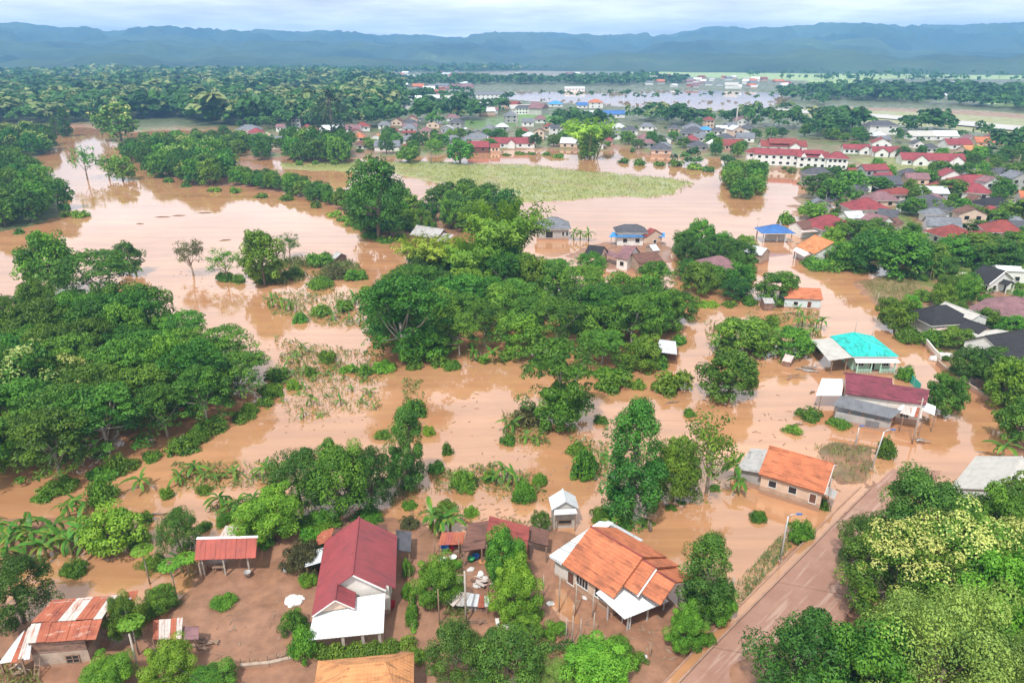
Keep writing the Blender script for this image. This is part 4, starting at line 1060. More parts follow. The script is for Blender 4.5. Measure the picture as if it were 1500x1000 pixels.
# ---- rusty tin barn at the lower corner
def tin_barn():
    h = House('tin_barn', 'timber and block barn under patched rusty tin sheets, ladder at its corner', (76, 880), (176, 872), 5.4, 'barn')
    x1 = h.len / 2
    front = [(40, 939, 4.1), (141, 933, 4.1), (176, 874, 5.4), (78, 883, 5.4)]
    a = [h.px(*p) for p in front]
    # upper and lower row of sheets
    up = [(46, 911, 4.75), (150, 905, 4.75), (172, 872, 5.45), (76, 879, 5.45)]
    lo = [(38, 941, 4.05), (141, 935, 4.05), (150, 907, 4.7), (46, 913, 4.7)]
    sheets(h, 'roof_sheet', up, 8, ['rust', 'rust', 'pale_rust', 'rust', 'zinc'])
    sheets(h, 'roof_sheet', lo, 7, ['rust', 'rust', 'rust', 'rust', 'pale_rust'])
    sheets(h, 'roof_sheet', [(70, 882, 5.0), (168, 872, 5.0), (174, 873, 5.42), (78, 882, 5.42)][::1], 7, ['rust', 'pale_rust'])
    sheets(h, 'awning_sheet', [(0, 968, 2.6), (44, 962, 2.9), (50, 915, 4.0), (24, 935, 3.7)], 5, ['pale_rust', 'rust', 'zinc', 'white_metal'], jitter=0.4)
    sheets(h, 'awning_sheet', [(158, 905, 3.4), (185, 900, 3.2), (192, 876, 3.6), (170, 878, 3.9)], 3, ['pale_rust', 'rust', 'zinc'], jitter=0.4)
    sheets(h, 'awning_sheet', [(176, 888, 3.0), (196, 886, 3.0), (202, 866, 3.3), (184, 868, 3.3)], 2, ['old_zinc', 'rust'], jitter=0.4)
    # walls: block below, boards above
    p, q = h.px(53, 978, 0.35), h.px(134, 971, 0.35)
    dirv = (q - p); ln = dirv.length; dv = dirv.normalized(); nv = Vector((-dv.y, dv.x, 0))
    dep = 4.6
    w = MB(); A0, B0 = p, q
    w.slab([(A0.x, A0.y, 2.1), (B0.x, B0.y, 2.1), (B0.x + nv.x*dep, B0.y + nv.y*dep, 2.1), (A0.x + nv.x*dep, A0.y + nv.y*dep, 2.1)], 3.0)
    h.wall = w.build('wall', M['block_wall'], h.root)
    n = 9
    for i in range(n):      # horizontal boards of the upper storey, front and one end
        z0 = 2.12 + i * 0.215
        for side in range(2):
            mb = MB()
            off = random.uniform(-0.015, 0.02)
            if side == 0:
                c = A0.lerp(B0, 0.5) + nv * (0.06 - off)
                mb.obox((c.x, c.y, z0 + 0.1), ln, 0.06, 0.20, math.atan2(dv.y, dv.x))
            else:
                c = B0 + nv * dep * 0.5 - dv * (0.05 - off)
                mb.obox((c.x, c.y, z0 + 0.1), dep, 0.06, 0.20, math.atan2(nv.y, nv.x))
            mb.build('board', M['plank'], h.root)
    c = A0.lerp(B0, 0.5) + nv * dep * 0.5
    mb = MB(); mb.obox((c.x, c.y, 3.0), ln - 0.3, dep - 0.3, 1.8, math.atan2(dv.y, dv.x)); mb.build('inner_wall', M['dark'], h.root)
    c = A0.lerp(B0, 0.70) - nv * 0.03
    mb = MB()
    rz = math.atan2(dv.y, dv.x)
    for (u, z, a1, b1) in ((-0.62, 1.2, 0.1, 1.0), (0.62, 1.2, 0.1, 1.0), (0, 1.68, 1.34, 0.1), (0, 0.72, 1.34, 0.1), (0, 1.2, 0.08, 0.9), (0, 1.2, 1.2, 0.06)):
        cc = c + dv * u
        mb.obox((cc.x, cc.y, z), a1, 0.12, b1, rz)
    wo = mb.build('window', M['wood'], h.root)
    mb = MB(); mb.obox((c.x, c.y, 1.2), 1.18, 0.08, 0.88, rz); mb.build('pane', M['dark'], wo)
    for (x, y, hh) in ((6, 985, 2.6), (40, 990, 2.9), (160, 935, 3.3), (188, 922, 3.1)):
        h.post(x, y, hh, -0.3, 0.08, 'wood', 0.4)
    # ladder
    l0, l1 = h.px(57, 990, 0.4), h.px(55, 962, 2.1)
    mb = MB()
    for o in (-0.22, 0.22):
        mb.tube([l0 + dv * o - nv * 0.5, l1 + dv * o], [0.05, 0.05], 5)
    for i in range(5):
        t = (i + 0.6) / 5.5
        mb.tube([(l0 - nv * 0.5).lerp(l1, t) - dv * 0.22, (l0 - nv * 0.5).lerp(l1, t) + dv * 0.22], [0.035, 0.035], 5)
    mb.build('ladder', M['wood'], h.root)
tin_barn()

# ---- red brown open shed
def open_shed():
    h = House('open_shed', 'open sided shed with red-brown sheet roof and pale ridge flashing on the mud flat', (287, 787), (377, 785), 3.6, 'shed')
    sheets(h, 'roof_sheet', [(285, 820, 2.9), (375, 817, 2.9), (377, 787, 3.6), (288, 789, 3.6)], 6, ['redbrown_sheet'], jitter=0.0)
    h.plate('flashing', [(287, 789.5, 3.66), (378, 787, 3.66), (378, 784, 3.72), (289, 786, 3.72)], 'white_metal', 0.05)
    sheets(h, 'roof_sheet', [(322, 785, 2.9), (360, 783, 2.9), (357, 768, 3.1), (330, 770, 3.1)], 3, ['pale_rust', 'rust'], jitter=0.05)
    for (x, y) in ((300, 842), (331, 842), (366, 838), (300, 812), (364, 808)):
        h.post(x, y, 2.85, -0.4, 0.09, 'post', 0.35)
    a = h.px(301, 834, 0.4)
    h.box('rear_wall', a.x, a.x + 2.3, a.y + 0.6, a.y + 0.75, -0.4, 2.6, 'grey_wall')
    h.box('side_wall', a.x - 0.05, a.x + 0.1, a.y - 1.4, a.y + 0.55, -0.4, 2.4, 'block_wall')
    t = MB(); b = h.px(322, 835, 0.4)
    t.box(b.x - 0.7, b.x + 0.6, b.y - 0.4, b.y + 0.4, 1.05, 1.12)
    for i in (-0.6, 0.5):
        for j in (-0.32, 0.32):
            t.box(b.x + i - 0.04, b.x + i + 0.04, b.y + j - 0.04, b.y + j + 0.04, 0.2, 1.05)
    t.build('workbench', M['wood'], h.root)
open_shed()
def blue_stall():
    h = House('lean_to_stall', 'small stall with grey green sheet roof and blue front beside the open shed', (358, 767), (386, 765), 2.8, 'stall')
    h.plate('roof', [(356, 776, 2.3), (387, 774, 2.3), (385, 763, 2.8), (358, 765, 2.8)], 'zinc', 0.05, 'rib')
    a = h.px(358, 790, 0.3); b = h.px(385, 788, 0.3)
    h.box('blue_front', a.x, b.x, min(a.y, b.y) - 0.05, min(a.y, b.y) + 0.05, 1.0, 2.2, 'blue_plastic')
    for x in (a.x + 0.05, b.x - 0.05):
        h.box('post', x - 0.06, x + 0.06, a.y - 0.2, a.y - 0.08, -0.5, 2.3, 'wood')
    h.box('counter', a.x + 0.1, b.x - 0.1, a.y + 0.1, a.y + 1.4, -0.5, 0.9, 'wood')
blue_stall()

# ---- orange hip roof at the bottom edge
def bottom_house():
    h = House('hip_house', 'peach orange hipped tile roof cut by the bottom edge, below the clipped hedge', (511, 976), (564, 971), 5.6)
    h.hip(2.9, 6.0, 3.6, 'tile', 'peach_tile', (3.3, 2.5), 0.7, 'cream_wall')
    h.opening('N', -2.0, 2.0, 1.4, 1.2, bars=2); h.opening('N', 1.8, 2.0, 1.4, 1.2, bars=2)
    c = h.len / 2
    q = MB(); slope(q, (-c - 6.4, -6.2, 2.5), (-c - 2.6, -6.2, 2.5), (-c - 2.6, -2.6, 3.3), (-c - 6.2, -2.6, 3.3), 'tile'); slope(q, (-c - 6.2, 0.4, 2.6), (-c - 2.6, 0.4, 2.6), (-c - 2.6, -2.6, 3.3), (-c - 6.2, -2.6, 3.3), 'tile')
    q.build('porch_roof', M['peach_tile'], h.root)
    for (x, y) in ((-c - 6.0, 0.1), (-c - 6.0, -5.6), (-c - 3.3, 0.1)):
        h.box('porch_post', x - 0.12, x + 0.12, y - 0.12, y + 0.12, -0.3, 2.62, 'post')
bottom_house()

# ---- little zinc hut standing in the water
def zinc_hut():
    h = House('zinc_hut', 'tiny pale blue zinc gabled hut standing alone in the flood water', (824, 716), (829, 734), 4.4, 'hut')
    h.gable(1.75, 1.85, 3.2, 'rib', 'zinc', 0.35, 0.35, 'fibre', floor=-0.8)
    x = h.len / 2
    q = MB(); slope(q, (x + 0.5, -1.6, 2.75), (x + 0.5, 1.5, 2.75), (x - 0.2, 1.35, 3.1), (x - 0.2, -1.45, 3.1), 'flat', 0.05); q.build('front_awning', M['zinc'], h.root)
    h.opening('E', 0, 1.0, 1.6, 0.5, 'window', 'wood', 'dark')
    for (a, b) in ((x + 0.35, -1.35), (x + 0.35, 1.25)):
        h.box('post', a - 0.06, a + 0.06, b - 0.06, b + 0.06, -1, 2.76, 'wood')
zinc_hut()

# ---- sheds between the two big houses
def tool_sheds():
    h = House('red_shed', 'weathered red tile shed roof behind the bright green trees', (714, 757), (776, 772), 4.0, 'shed')
    h.plate('roof', [(711, 790, 2.9), (772, 807, 2.9), (776, 771, 4.0), (717, 755, 4.0)], 'red_tile', 0.1, 'bigtile')
    h.plate('roof_extension', [(775, 793, 2.5), (803, 800, 2.5), (804, 777, 3.1), (776, 769, 3.1)], 'brown_tile', 0.1, 'bigtile')
    for (x, y) in ((713, 822), (745, 830), (770, 838), (800, 825)):
        h.post(x, y, 2.8, -0.3, 0.09, 'wood', 0.4)
    a = h.px(715, 812, 0.4); b = h.px(772, 826, 0.4)
    h.box('wall', a.x + 0.2, b.x, max(a.y, b.y) + 0.9, max(a.y, b.y) + 1.05, -0.4, 2.7, 'plank')
    h2 = House('brown_shed', 'brown tiled lean-to shed sheltering piled belongings next to the red shed', (684, 764), (716, 762), 3.6, 'shed')
    h2.plate('roof', [(676, 808, 2.6), (710, 803, 2.6), (716, 762, 3.6), (686, 766, 3.6)], 'brown_tile', 0.1, 'bigtile')
    for (x, y) in ((680, 830), (706, 826), (688, 805)):
        h2.post(x, y, 2.6, -0.3, 0.08, 'wood', 0.4)
    a = h2.px(688, 812, 0.4); b = h2.px(712, 808, 0.4)
    h2.box('wall', a.x, b.x, a.y + 0.9, a.y + 1.05, -0.4, 2.5, 'plank')
    h3 = House('rusty_shed', 'low rusty sheet shed with plastic tubs on its bench', (646, 779), (680, 779), 3.1, 'shed')
    sheets(h3, 'roof_sheet', [(642, 798, 2.5), (678, 797, 2.5), (682, 779, 3.1), (647, 779, 3.1)], 4, ['rust', 'redbrown_sheet'], jitter=0.03)
    for (x, y) in ((644, 818), (676, 817), (650, 798)):
        h3.post(x, y, 2.5, -0.3, 0.07, 'wood', 0.4)
    a = h3.px(646, 812, 0.4); b = h3.px(674, 811, 0.4)
    h3.box('bench', a.x + 0.1, b.x - 0.1, a.y - 0.3, a.y + 0.5, 0.2, 1.15, 'wood')
    h3.box('rear_wall', a.x + 0.1, b.x, a.y + 1.0, a.y + 1.12, -0.4, 2.3, 'redbrown_sheet')
tool_sheds()
def collapsed_hut():
    h = House('collapsed_hut', 'collapsed small hut with rusty patched gable roof lying in the yard', (659, 868), (715, 876), 2.4, 'hut')
    sheets(h, 'roof_sheet', [(660, 885, 1.4), (720, 889, 1.4), (716, 874, 2.3), (676, 867, 2.5)], 6, ['pale_rust', 'rust', 'zinc', 'old_zinc'], jitter=0.3)
    sheets(h, 'roof_sheet', [(653, 880, 1.4), (664, 888, 1.4), (682, 869, 2.45), (672, 865, 2.45)], 2, ['pale_rust', 'old_zinc'], jitter=0.1)
    a, b = h.px(660, 893, 0.4), h.px(718, 894, 0.4)
    for i in range(6):
        mb = MB(); x0 = a.x + (b.x - a.x) * i / 6; x1 = a.x + (b.x - a.x) * (i + 0.93) / 6
        mb.box(x0, x1, a.y + 0.35 + 0.05 * (i % 2), a.y + 0.42 + 0.05 * (i % 2), 0.2, 1.25 + random.uniform(-0.15, 0.1))
        mb.build('wall_panel', M[random.choice(['plank', 'old_zinc', 'fibre', 'plank'])], h.root)
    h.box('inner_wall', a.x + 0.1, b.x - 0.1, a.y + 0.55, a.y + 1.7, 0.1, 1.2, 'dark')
    for x in (0.1, 0.55, 0.95):
        X = a.x + (b.x - a.x) * x
        h.box('post', X - 0.06, X + 0.06, a.y + 0.15, a.y + 0.27, -0.2, 1.5, 'wood')
collapsed_hut()
def small_lean():
    h = House('patched_lean_to', 'low lean-to of half rusted tin beside the papaya tree, brown sheet at its end', (222, 908), (268, 905), 2.9, 'shed')
    sheets(h, 'roof_sheet', [(224, 936, 2.3), (266, 935, 2.3), (268, 904, 2.9), (224, 908, 2.9)], 5, ['pale_rust', 'rust', 'zinc', 'pale_rust'], jitter=0.03)
    h.plate('side_roof', [(268, 936, 2.0), (291, 936, 2.0), (291, 918, 2.3), (269, 916, 2.3)], 'mauve_tile', 0.06)
    for (x, y) in ((228, 952), (264, 954), (289, 952)):
        h.post(x, y, 2.1, -0.3, 0.07, 'wood', 0.4)
    a, b = h.px(230, 946, 0.4), h.px(264, 946, 0.4)
    h.box('wall', a.x, b.x, a.y + 1.2, a.y + 1.3, -0.3, 2.2, 'plank')
small_lean()

# ---- grey gable at the picture's edge
def edge_house():
    h = House('grey_roof_house', 'pale grey sheet gabled house with ribbed side on the bank opposite the flowering trees', (1497, 668), (1463, 717), 5.6)
    h.gable(4.0, 5.2, 3.4, 'rib', 'fibre', 0.3, 0.5, 'white_wall')
    h.opening('E', -2.0, 1.9, 1.1, 1.1); h.opening('E', 1.5, 1.9, 1.1, 1.1); h.opening('S', 0, 1.9, 1.2, 1.1); h.opening('N', 0, 1.9, 1.2, 1.1)
edge_house()

# ---- middle distance, one by one
def mid_houses():
    h = House('orange_shed', 'small orange tiled shed with pale blue wall on the flooded street', (1146, 421), (1202, 423), 4.4, 'shed')
    h.gable(3.0, 3.3, 2.7, 'bigtile', 'orange_tile', 0.3, 0.4, 'pale_blue_wall')
    h.opening('S', -1.6, 1.4, 1.0, 0.9); h.opening('S', 1.6, 1.2, 0.9, 1.6, 'door', 'frame', 'brown_frame')
    h = House('orange_gable_house', 'plain orange gabled house with pale gable wall, white sheet lean-to at its side', (1193, 344), (1222, 355), 6.4)
    h.gable(5.4, 6.0, 3.2, 'bigtile', 'orange_plain', 0.3, 0.5, 'white_wall')
    h.opening('E', -1.5, 1.8, 1.2, 1.2); h.opening('E', 1.8, 1.8, 1.2, 1.2)
    h.plate('lean_to_roof', [(1161, 366, 2.7), (1178, 376, 2.6), (1189, 366, 3.3), (1171, 359, 3.4)], 'white_metal', 0.08, 'rib')
    h.plate('lean_to_roof', [(1178, 376, 2.6), (1198, 370, 2.7), (1196, 364, 3.2), (1186, 367, 3.2)], 'pale_rust', 0.08, 'rib')
    h.plate('rear_roof', [(1222, 356, 3.6), (1258, 371, 2.8), (1246, 364, 3.4), (1224, 353, 4.2)], 'fibre', 0.08, 'rib')
    h.plate('front_roof', [(1210, 378, 2.4), (1236, 377, 2.4), (1233, 371, 3.0), (1212, 372, 3.0)], 'rust', 0.06, 'rib')
    for (x, y) in ((1163, 377), (1180, 384), (1256, 381)):
        h.post(x, y, 2.6, -1, 0.1, 'wood', 0)
    h = House('blue_roof_shelter', 'dark blue hipped sheet roof shelter at the flooded street corner', (1132, 329), (1140, 329), 5.4, 'shelter')
    h.hip(3.8, 4.0, 3.4, 'rib', 'blue_metal', 4.6, 0.8, None)
    for (x, y) in ((-4.6, -3.2), (4.6, -3.2), (-4.6, 3.0), (4.6, 3.0), (0, -3.2)):
        h.box('post', x - 0.12, x + 0.12, y - 0.12, y + 0.12, -1, 3.3, 'post')
    h.box('wall', -2.0, 3.8, 0.2, 2.6, -1, 3.2, 'white_wall')
    h = House('crimson_hip_house', 'crimson hipped roof house between the palm and the orange gabled house', (1208, 315), (1217, 314), 6.8)
    h.hip(5.4, 5.8, 3.5, 'bigtile', 'crimson_tile', (6.0, 6.8), 0.8, 'white_wall')
    h.opening('S', 2.2, 1.9, 1.4, 1.3); h.opening('S', -1.5, 1.9, 1.4, 1.3); h.opening('S', 5.0, 1.6, 1.1, 2.0, 'door', 'frame', 'brown_frame')
    h = House('brown_shed', 'brown tiled gable beside the blue roofed shelter', (1166, 325), (1192, 323), 4.8)
    h.gable(4.0, 4.2, 3.0, 'bigtile', 'brown_tile', 0.3, 0.4, 'white_wall')
    h.plate('front_roof', [(1172, 341, 2.6), (1202, 339, 2.6), (1199, 333, 3.0), (1176, 335, 3.0)], 'pale_rust', 0.06, 'rib')
    h = House('pink_hip_house', 'rose red hipped roof house in the middle of the village gardens', (1266, 290), (1273, 290), 7.0)
    h.hip(5.5, 5.5, 3.6, 'bigtile', 'crimson_tile', 6.6, 0.8, 'white_wall'); h.opening('S', -3, 2, 1.4, 1.3); h.opening('S', 2.5, 2, 1.4, 1.3)
    h = House('zinc_gable', 'pale zinc roof tucked under the rose red hipped house', (1236, 310), (1262, 309), 4.8)
    h.gable(3.4, 3.6, 3.0, 'rib', 'zinc', 0.3, 0.4, 'white_wall'); h.opening('S', 0, 1.6, 1.2, 1.1)
    h = House('grey_gable_house', 'grey brown gabled roof just below the rose red hipped house', (1272, 311), (1303, 318), 6.0)
    h.gable(4.6, 4.6, 3.3, 'bigtile', 'mauve_tile', 0.3, 0.5, 'white_wall'); h.opening('S', 0, 1.8, 1.3, 1.2); h.opening('E', 0, 1.9, 1.2, 1.2)
    h = House('dark_gable_house', 'dark blue grey roof beside the grey brown gable', (1287, 305), (1318, 308), 5.6)
    h.gable(4.2, 4.2, 3.2, 'bigtile', 'slate_tile', 0.3, 0.5, 'white_wall'); h.opening('S', 0, 1.8, 1.3, 1.2)
    h = House('brick_gable', 'little brown gable with white trim in front of the dark roofs', (1300, 322), (1314, 318), 4.6)
    h.gable(3.0, 3.0, 3.0, 'bigtile', 'brown_tile', 0.3, 0.4, 'cream_wall'); h.opening('S', 0, 1.6, 1.0, 1.0)
    h = House('grey_hip_house', 'large charcoal hipped roof house with white eaves and pale hip lines', (1358, 285), (1366, 286), 7.6)
    h.hip(6.0, 6.4, 3.8, 'bigtile', 'slate_tile', (9.0, 9.5), 0.9, 'white_wall')
    h.opening('S', -5, 2, 1.5, 1.3); h.opening('S', 0, 2, 1.5, 1.3); h.opening('S', 5, 2, 1.5, 1.3)
    h = House('dark_red_hip_house', 'dark red hipped roof rising from the thick gardens, street lamp behind it', (1394, 329), (1404, 332), 6.6)
    h.hip(4.8, 5.0, 3.5, 'bigtile', 'red_tile', (5.6, 5.4), 0.8, 'white_wall'); h.opening('S', -2, 2, 1.4, 1.3); h.opening('S', 2.6, 2, 1.4, 1.3)
    h = House('dull_red_house', 'low dull red roof house above the charcoal hipped house', (1313, 275), (1322, 275), 5.4)
    h.hip(4.5, 4.5, 3.3, 'bigtile', 'red_tile', 6.0, 0.8, 'white_wall'); h.opening('S', -2, 1.8, 1.4, 1.2); h.opening('S', 2, 1.8, 1.4, 1.2)
    h = House('brick_house', 'brown brick house with small dark hipped roof beside the white compound wall', (1442, 290), (1466, 289), 6.0)
    h.hip(4.0, 4.2, 3.7, 'bigtile', 'black_tile', 2.8, 0.6, 'block_wall'); h.opening('S', -2, 1.9, 1.2, 1.2); h.opening('S', 2, 1.9, 1.2, 1.2)
    h = House('brick_gable_house', 'pinkish gabled house behind the brown brick house', (1420, 284), (1436, 287), 5.4)
    h.gable(3.6, 3.8, 3.4, 'bigtile', 'brown_tile', 0.3, 0.4, 'cream_wall'); h.opening('E', 0, 1.8, 1.2, 1.2)
    h = House('terracotta_house', 'terracotta roofed white house at the edge past the brown brick house', (1492, 279), (1530, 281), 6.0)
    h.gable(4.5, 4.5, 3.8, 'bigtile', 'orange_tile', 0.4, 0.5, 'white_wall'); h.opening('S', -6.4, 2.0, 1.2, 1.2); h.opening('S', -1, 2.0, 1.2, 1.2)
    # black roofed gable with white front
    h = House('black_gable_house', 'black tiled gable with white trimmed front and small porch gable', (1440, 388), (1473, 397), 6.2)
    h.gable(4.8, 5.0, 3.3, 'bigtile', 'black_tile', 0.3, 0.5, 'white_wall')
    b = MB(); x = h.len/2 + 0.04
    b.tube([(x, 0, 6.1), (x, -5.0, 3.2)], [0.16]*2, 4); b.tube([(x, 0, 6.1), (x, 4.8, 3.2)], [0.16]*2, 4); b.build('barge_board', M['frame'], h.root)
    h.opening('E', -2.2, 1.9, 1.2, 1.2); h.opening('E', 2.0, 1.6, 1.0, 2.0, 'door', 'frame', 'dark'); h.opening('S', 2.0, 1.9, 1.2, 1.2)
    h.plate('side_roof', [(1400, 404, 2.9), (1440, 418, 2.7), (1448, 411, 3.2), (1411, 398, 3.4)], 'fibre', 0.07, 'rib')
    q = MB(); slope(q, (x - 0.2, -1.2, 3.1), (x + 2.2, -1.2, 3.1), (x + 2.2, 0.4, 4.0), (x - 0.2, 0.4, 4.0), 'flat'); slope(q, (x - 0.2, 2.0, 3.1), (x + 2.2, 2.0, 3.1), (x + 2.2, 0.4, 4.0), (x - 0.2, 0.4, 4.0), 'flat'); q.build('porch_roof', M['black_tile'], h.root)
    for y in (-0.9, 1.7):
        h.box('porch_post', x + 1.8, x + 2.0, y - 0.1, y + 0.1, -0.5, 3.15, 'frame')
    h = House('white_sheet_house', 'white flat sheet roof and wall beside the black tiled gable', (1458, 389), (1520, 392), 4.6)
    h.gable(2.5, 2.5, 4.0, 'flat', 'white_metal', 0.3, 0.4, 'white_wall'); h.opening('S', 0, 1.8, 1.2, 1.2)
    h = House('mauve_hip_house', 'dusty mauve hipped roof house behind the black roofed compound', (1486, 434), (1505, 438), 7.0)
    h.hip(5.5, 6.0, 3.7, 'bigtile', 'mauve_tile', (6.6, 6.0), 0.8, 'cream_wall'); h.opening('W', 0, 1.9, 1.4, 1.3); h.opening('S', 0, 2, 1.5, 1.3)
    h = House('black_hip_house', 'low black hipped roof house with pale wall beside the flooded street', (1370, 448), (1386, 447), 6.0)
    h.hip(4.2, 4.6, 3.3, 'bigtile', 'black_tile', (3.8, 5.0), 0.7, 'white_wall'); h.opening('S', -1.5, 1.8, 1.2, 1.1); h.opening('S', 3.2, 1.8, 1.4, 1.2)
    h.plate('front_roof', [(1366, 484, 2.4), (1408, 484, 2.4), (1398, 472, 2.9), (1366, 471, 2.9)], 'pale_rust', 0.07, 'rib')
    h = House('fibre_shed', 'weathered pale sheet gable touching the black hipped roof', (1384, 442), (1436, 461), 5.2, 'shed')
    h.gable(2.8, 2.2, 4.2, 'rib', 'fibre', 0.2, 0.3, 'white_wall'); h.opening('E', 0, 1.8, 1.0, 1.1)
    h = House('black_lean_to', 'small black roof with brown wall joining the two black roofed houses', (1416, 468), (1448, 478), 4.4, 'shed')
    h.gable(2.6, 3.0, 3.2, 'flat', 'black_tile', 0.2, 0.4, 'block_wall'); h.opening('S', 0, 1.6, 1.0, 1.0)
    h = House('black_white_house', 'big white house with black tiled roof and square dark window at the edge', (1443, 492), (1530, 478), 6.4)
    h.gable(4.5, 6.6, 3.6, 'bigtile', 'black_tile', 0.3, 0.5, 'white_wall')
    h.opening('S', 0.2, 2.1, 1.5, 1.4); h.opening('S', 4.6, 2.1, 1.5, 1.4); h.opening('W', -2.6, 1.9, 1.2, 1.2)
    h.plate('side_roof', [(1411, 488, 2.9), (1446, 500, 2.8), (1478, 485, 3.7), (1460, 482, 3.9)], 'fibre', 0.07, 'rib')
    # middle of the flood
    h = House('grey_hip_house', 'grey hipped roof house standing in the bright flood water', (806, 318), (816, 318), 6.8)
    h.hip(5.0, 5.2, 4.0, 'bigtile', 'grey_tile', (5.0, 4.4), 0.7, 'grey_wall')
    h.opening('S', -1.6, 1.9, 2.4, 2.2, 'door', 'frame', 'dark'); h.opening('S', 3.0, 2.2, 0.7, 1.5); h.opening('S', 4.3, 2.2, 0.7, 1.5); h.opening('E', 0, 2.2, 1.3, 1.3)
    h = House('blue_eave_house', 'dark hipped roof house with bright blue sheet eaves in the flood', (914, 329), (934, 329), 6.4)
    h.hip(3.6, 3.6, 4.6, 'bigtile', 'slate_tile', 3.0, 0.7, 'white_wall')
    h.plate('blue_eave', [(892, 347, 3.3), (950, 347, 3.3), (946, 340, 4.1), (897, 340, 4.1)], 'bright_blue', 0.1, 'rib')
    for (x, y) in ((895, 358), (912, 358), (930, 358), (947, 358)):
        h.post(x, y, 3.3, -1, 0.1, 'post', 0)
    h.opening('S', -2, 1.9, 1.3, 1.2); h.opening('S', 2, 1.9, 1.3, 1.2)
    h = House('red_blue_house', 'small red gable with blue lower eave joined to the blue eaved house', (952, 334), (961, 337), 5.4)
    h.gable(3.2, 3.6, 3.6, 'bigtile', 'red_tile', 0.2, 0.4, 'cream_wall')
    h.plate('blue_eave', [(948, 347, 3.0), (974, 347, 3.0), (974, 341, 3.6), (950, 341, 3.6)], 'bright_blue', 0.1, 'rib'); h.opening('E', 0, 1.6, 1.0, 1.0)
    h = House('black_gable_house', 'black roofed pinkish gable house on the muddy islet', (862, 359), (886, 362), 5.4)
    h.gable(3.4, 3.6, 3.2, 'bigtile', 'black_tile', 0.3, 0.4, 'cream_wall'); h.opening('S', -1.5, 1.6, 0.9, 1.0); h.opening('S', 1.6, 1.4, 1.0, 1.8, 'door', 'frame', 'dark'); h.opening('W', 0, 1.7, 1.0, 1.0)
    h = House('mauve_gable_house', 'mauve brown gable house with white front beside the black gable on the islet', (914, 359), (932, 362), 6.0)
    h.gable(3.4, 5.0, 3.4, 'bigtile', 'mauve_tile', 0.3, 0.5, 'white_wall'); h.opening('S', 0, 1.8, 1.2, 1.2); h.opening('W', 0, 1.8, 1.2, 1.2)
    h.plate('front_roof', [(884, 372, 2.9), (902, 378, 2.9), (908, 372, 3.3), (890, 366, 3.4)], 'mauve_tile', 0.08)
    h = House('brown_long_roof', 'long low brown roof stepping down from the mauve gable', (926, 372), (962, 369), 4.6)
    h.gable(3.4, 4.6, 3.0, 'bigtile', 'brown_tile', 0.2, 0.4, 'block_wall'); h.opening('S', -3, 1.2, 1.2, 1.6, 'door', 'wood', 'dark')
    h = House('zinc_porch', 'small zinc roof patch behind the long brown roof', (951, 359), (961, 358), 4.4, 'shed')
    h.gable(2.4, 2.6, 3.2, 'rib', 'zinc', 0.2, 0.3, 'block_wall')
    h = House('taupe_hip_house', 'taupe hipped roof alone in the brown water past the grove', (1050, 375), (1057, 375), 5.8)
    h.hip(4.4, 4.8, 3.2, 'bigtile', 'mauve_tile', (5.2, 4.6), 0.7, 'block_wall'); h.opening('S', -1, 1.6, 1.2, 1.2); h.opening('S', 3, 1.2, 1.2, 1.8, 'door', 'wood', 'dark')
    h = House('old_grey_shed', 'long weathered grey shed roof half hidden behind the bamboo', (610, 330), (650, 336), 5.4, 'shed')
    h.gable(3.6, 3.8, 3.0, 'rib', 'old_zinc', 0.3, 0.4, 'plank')
    q = MB(); slope(q, (h.len/2 - 0.1, -4.0, 2.6), (h.len/2 + 4.0, -4.0, 2.6), (h.len/2 + 4.0, 0, 4.2), (h.len/2 - 0.1, 0, 4.2), 'rib', 0.05); q.build('end_roof', M['old_zinc'], h.root)
    for y in (-3.6, -0.3):
        h.box('post', h.len/2 + 3.6, h.len/2 + 3.8, y - 0.1, y + 0.1, -1, 2.6, 'wood')
    h = House('thatched_field_hut', 'tiny grey roofed field hut among the drowned corn', (492, 369), (500, 371), 3.2, 'hut')
    h.gable(2.2, 2.4, 2.0, 'flat', 'old_zinc', 0.2, 0.3, 'plank')
    h = House('steel_hut', 'small pale zinc roofed hut in the water at the grove edge', (966, 498), (988, 502), 3.6, 'hut')
    h.plate('roof', [(961, 515, 2.8), (992, 519, 2.8), (990, 500, 3.5), (966, 497, 3.5)], 'zinc', 0.06, 'rib')
    for (x, y) in ((966, 531), (989, 534), (970, 514)):
        h.post(x, y, 2.75, -1, 0.08, 'wood', 0)
    a, b = h.px(968, 526, 0), h.px(990, 528, 0)
    h.box('wall', a.x, b.x, a.y + 0.9, a.y + 2.2, -1, 2.5, 'plank')
    h = House('flooded_hut', 'low half drowned hut with rusty roof beside the pale carport', (1150, 519), (1163, 522), 1.9, 'hut')
    h.gable(1.6, 1.7, 1.1, 'rib', 'pale_rust', 0.1, 0.2, 'plank')
    h = House('grey_hut', 'small grey roofed hut beside the orange shed', (1117, 437), (1132, 437), 2.6, 'hut')
    h.gable(1.6, 1.8, 1.9, 'rib', 'old_zinc', 0.1, 0.2, 'plank')
    h = House('flood_porch', 'grey green sheet roof at the tree edge near the flooded street bend', (1092, 358), (1124, 364), 4.4, 'shed')
    h.gable(3.0, 3.4, 2.9, 'rib', 'zinc', 0.2, 0.4, 'block_wall'); h.opening('S', 0, 1.2, 1.4, 1.4, 'door', 'wood', 'dark')
mid_houses()

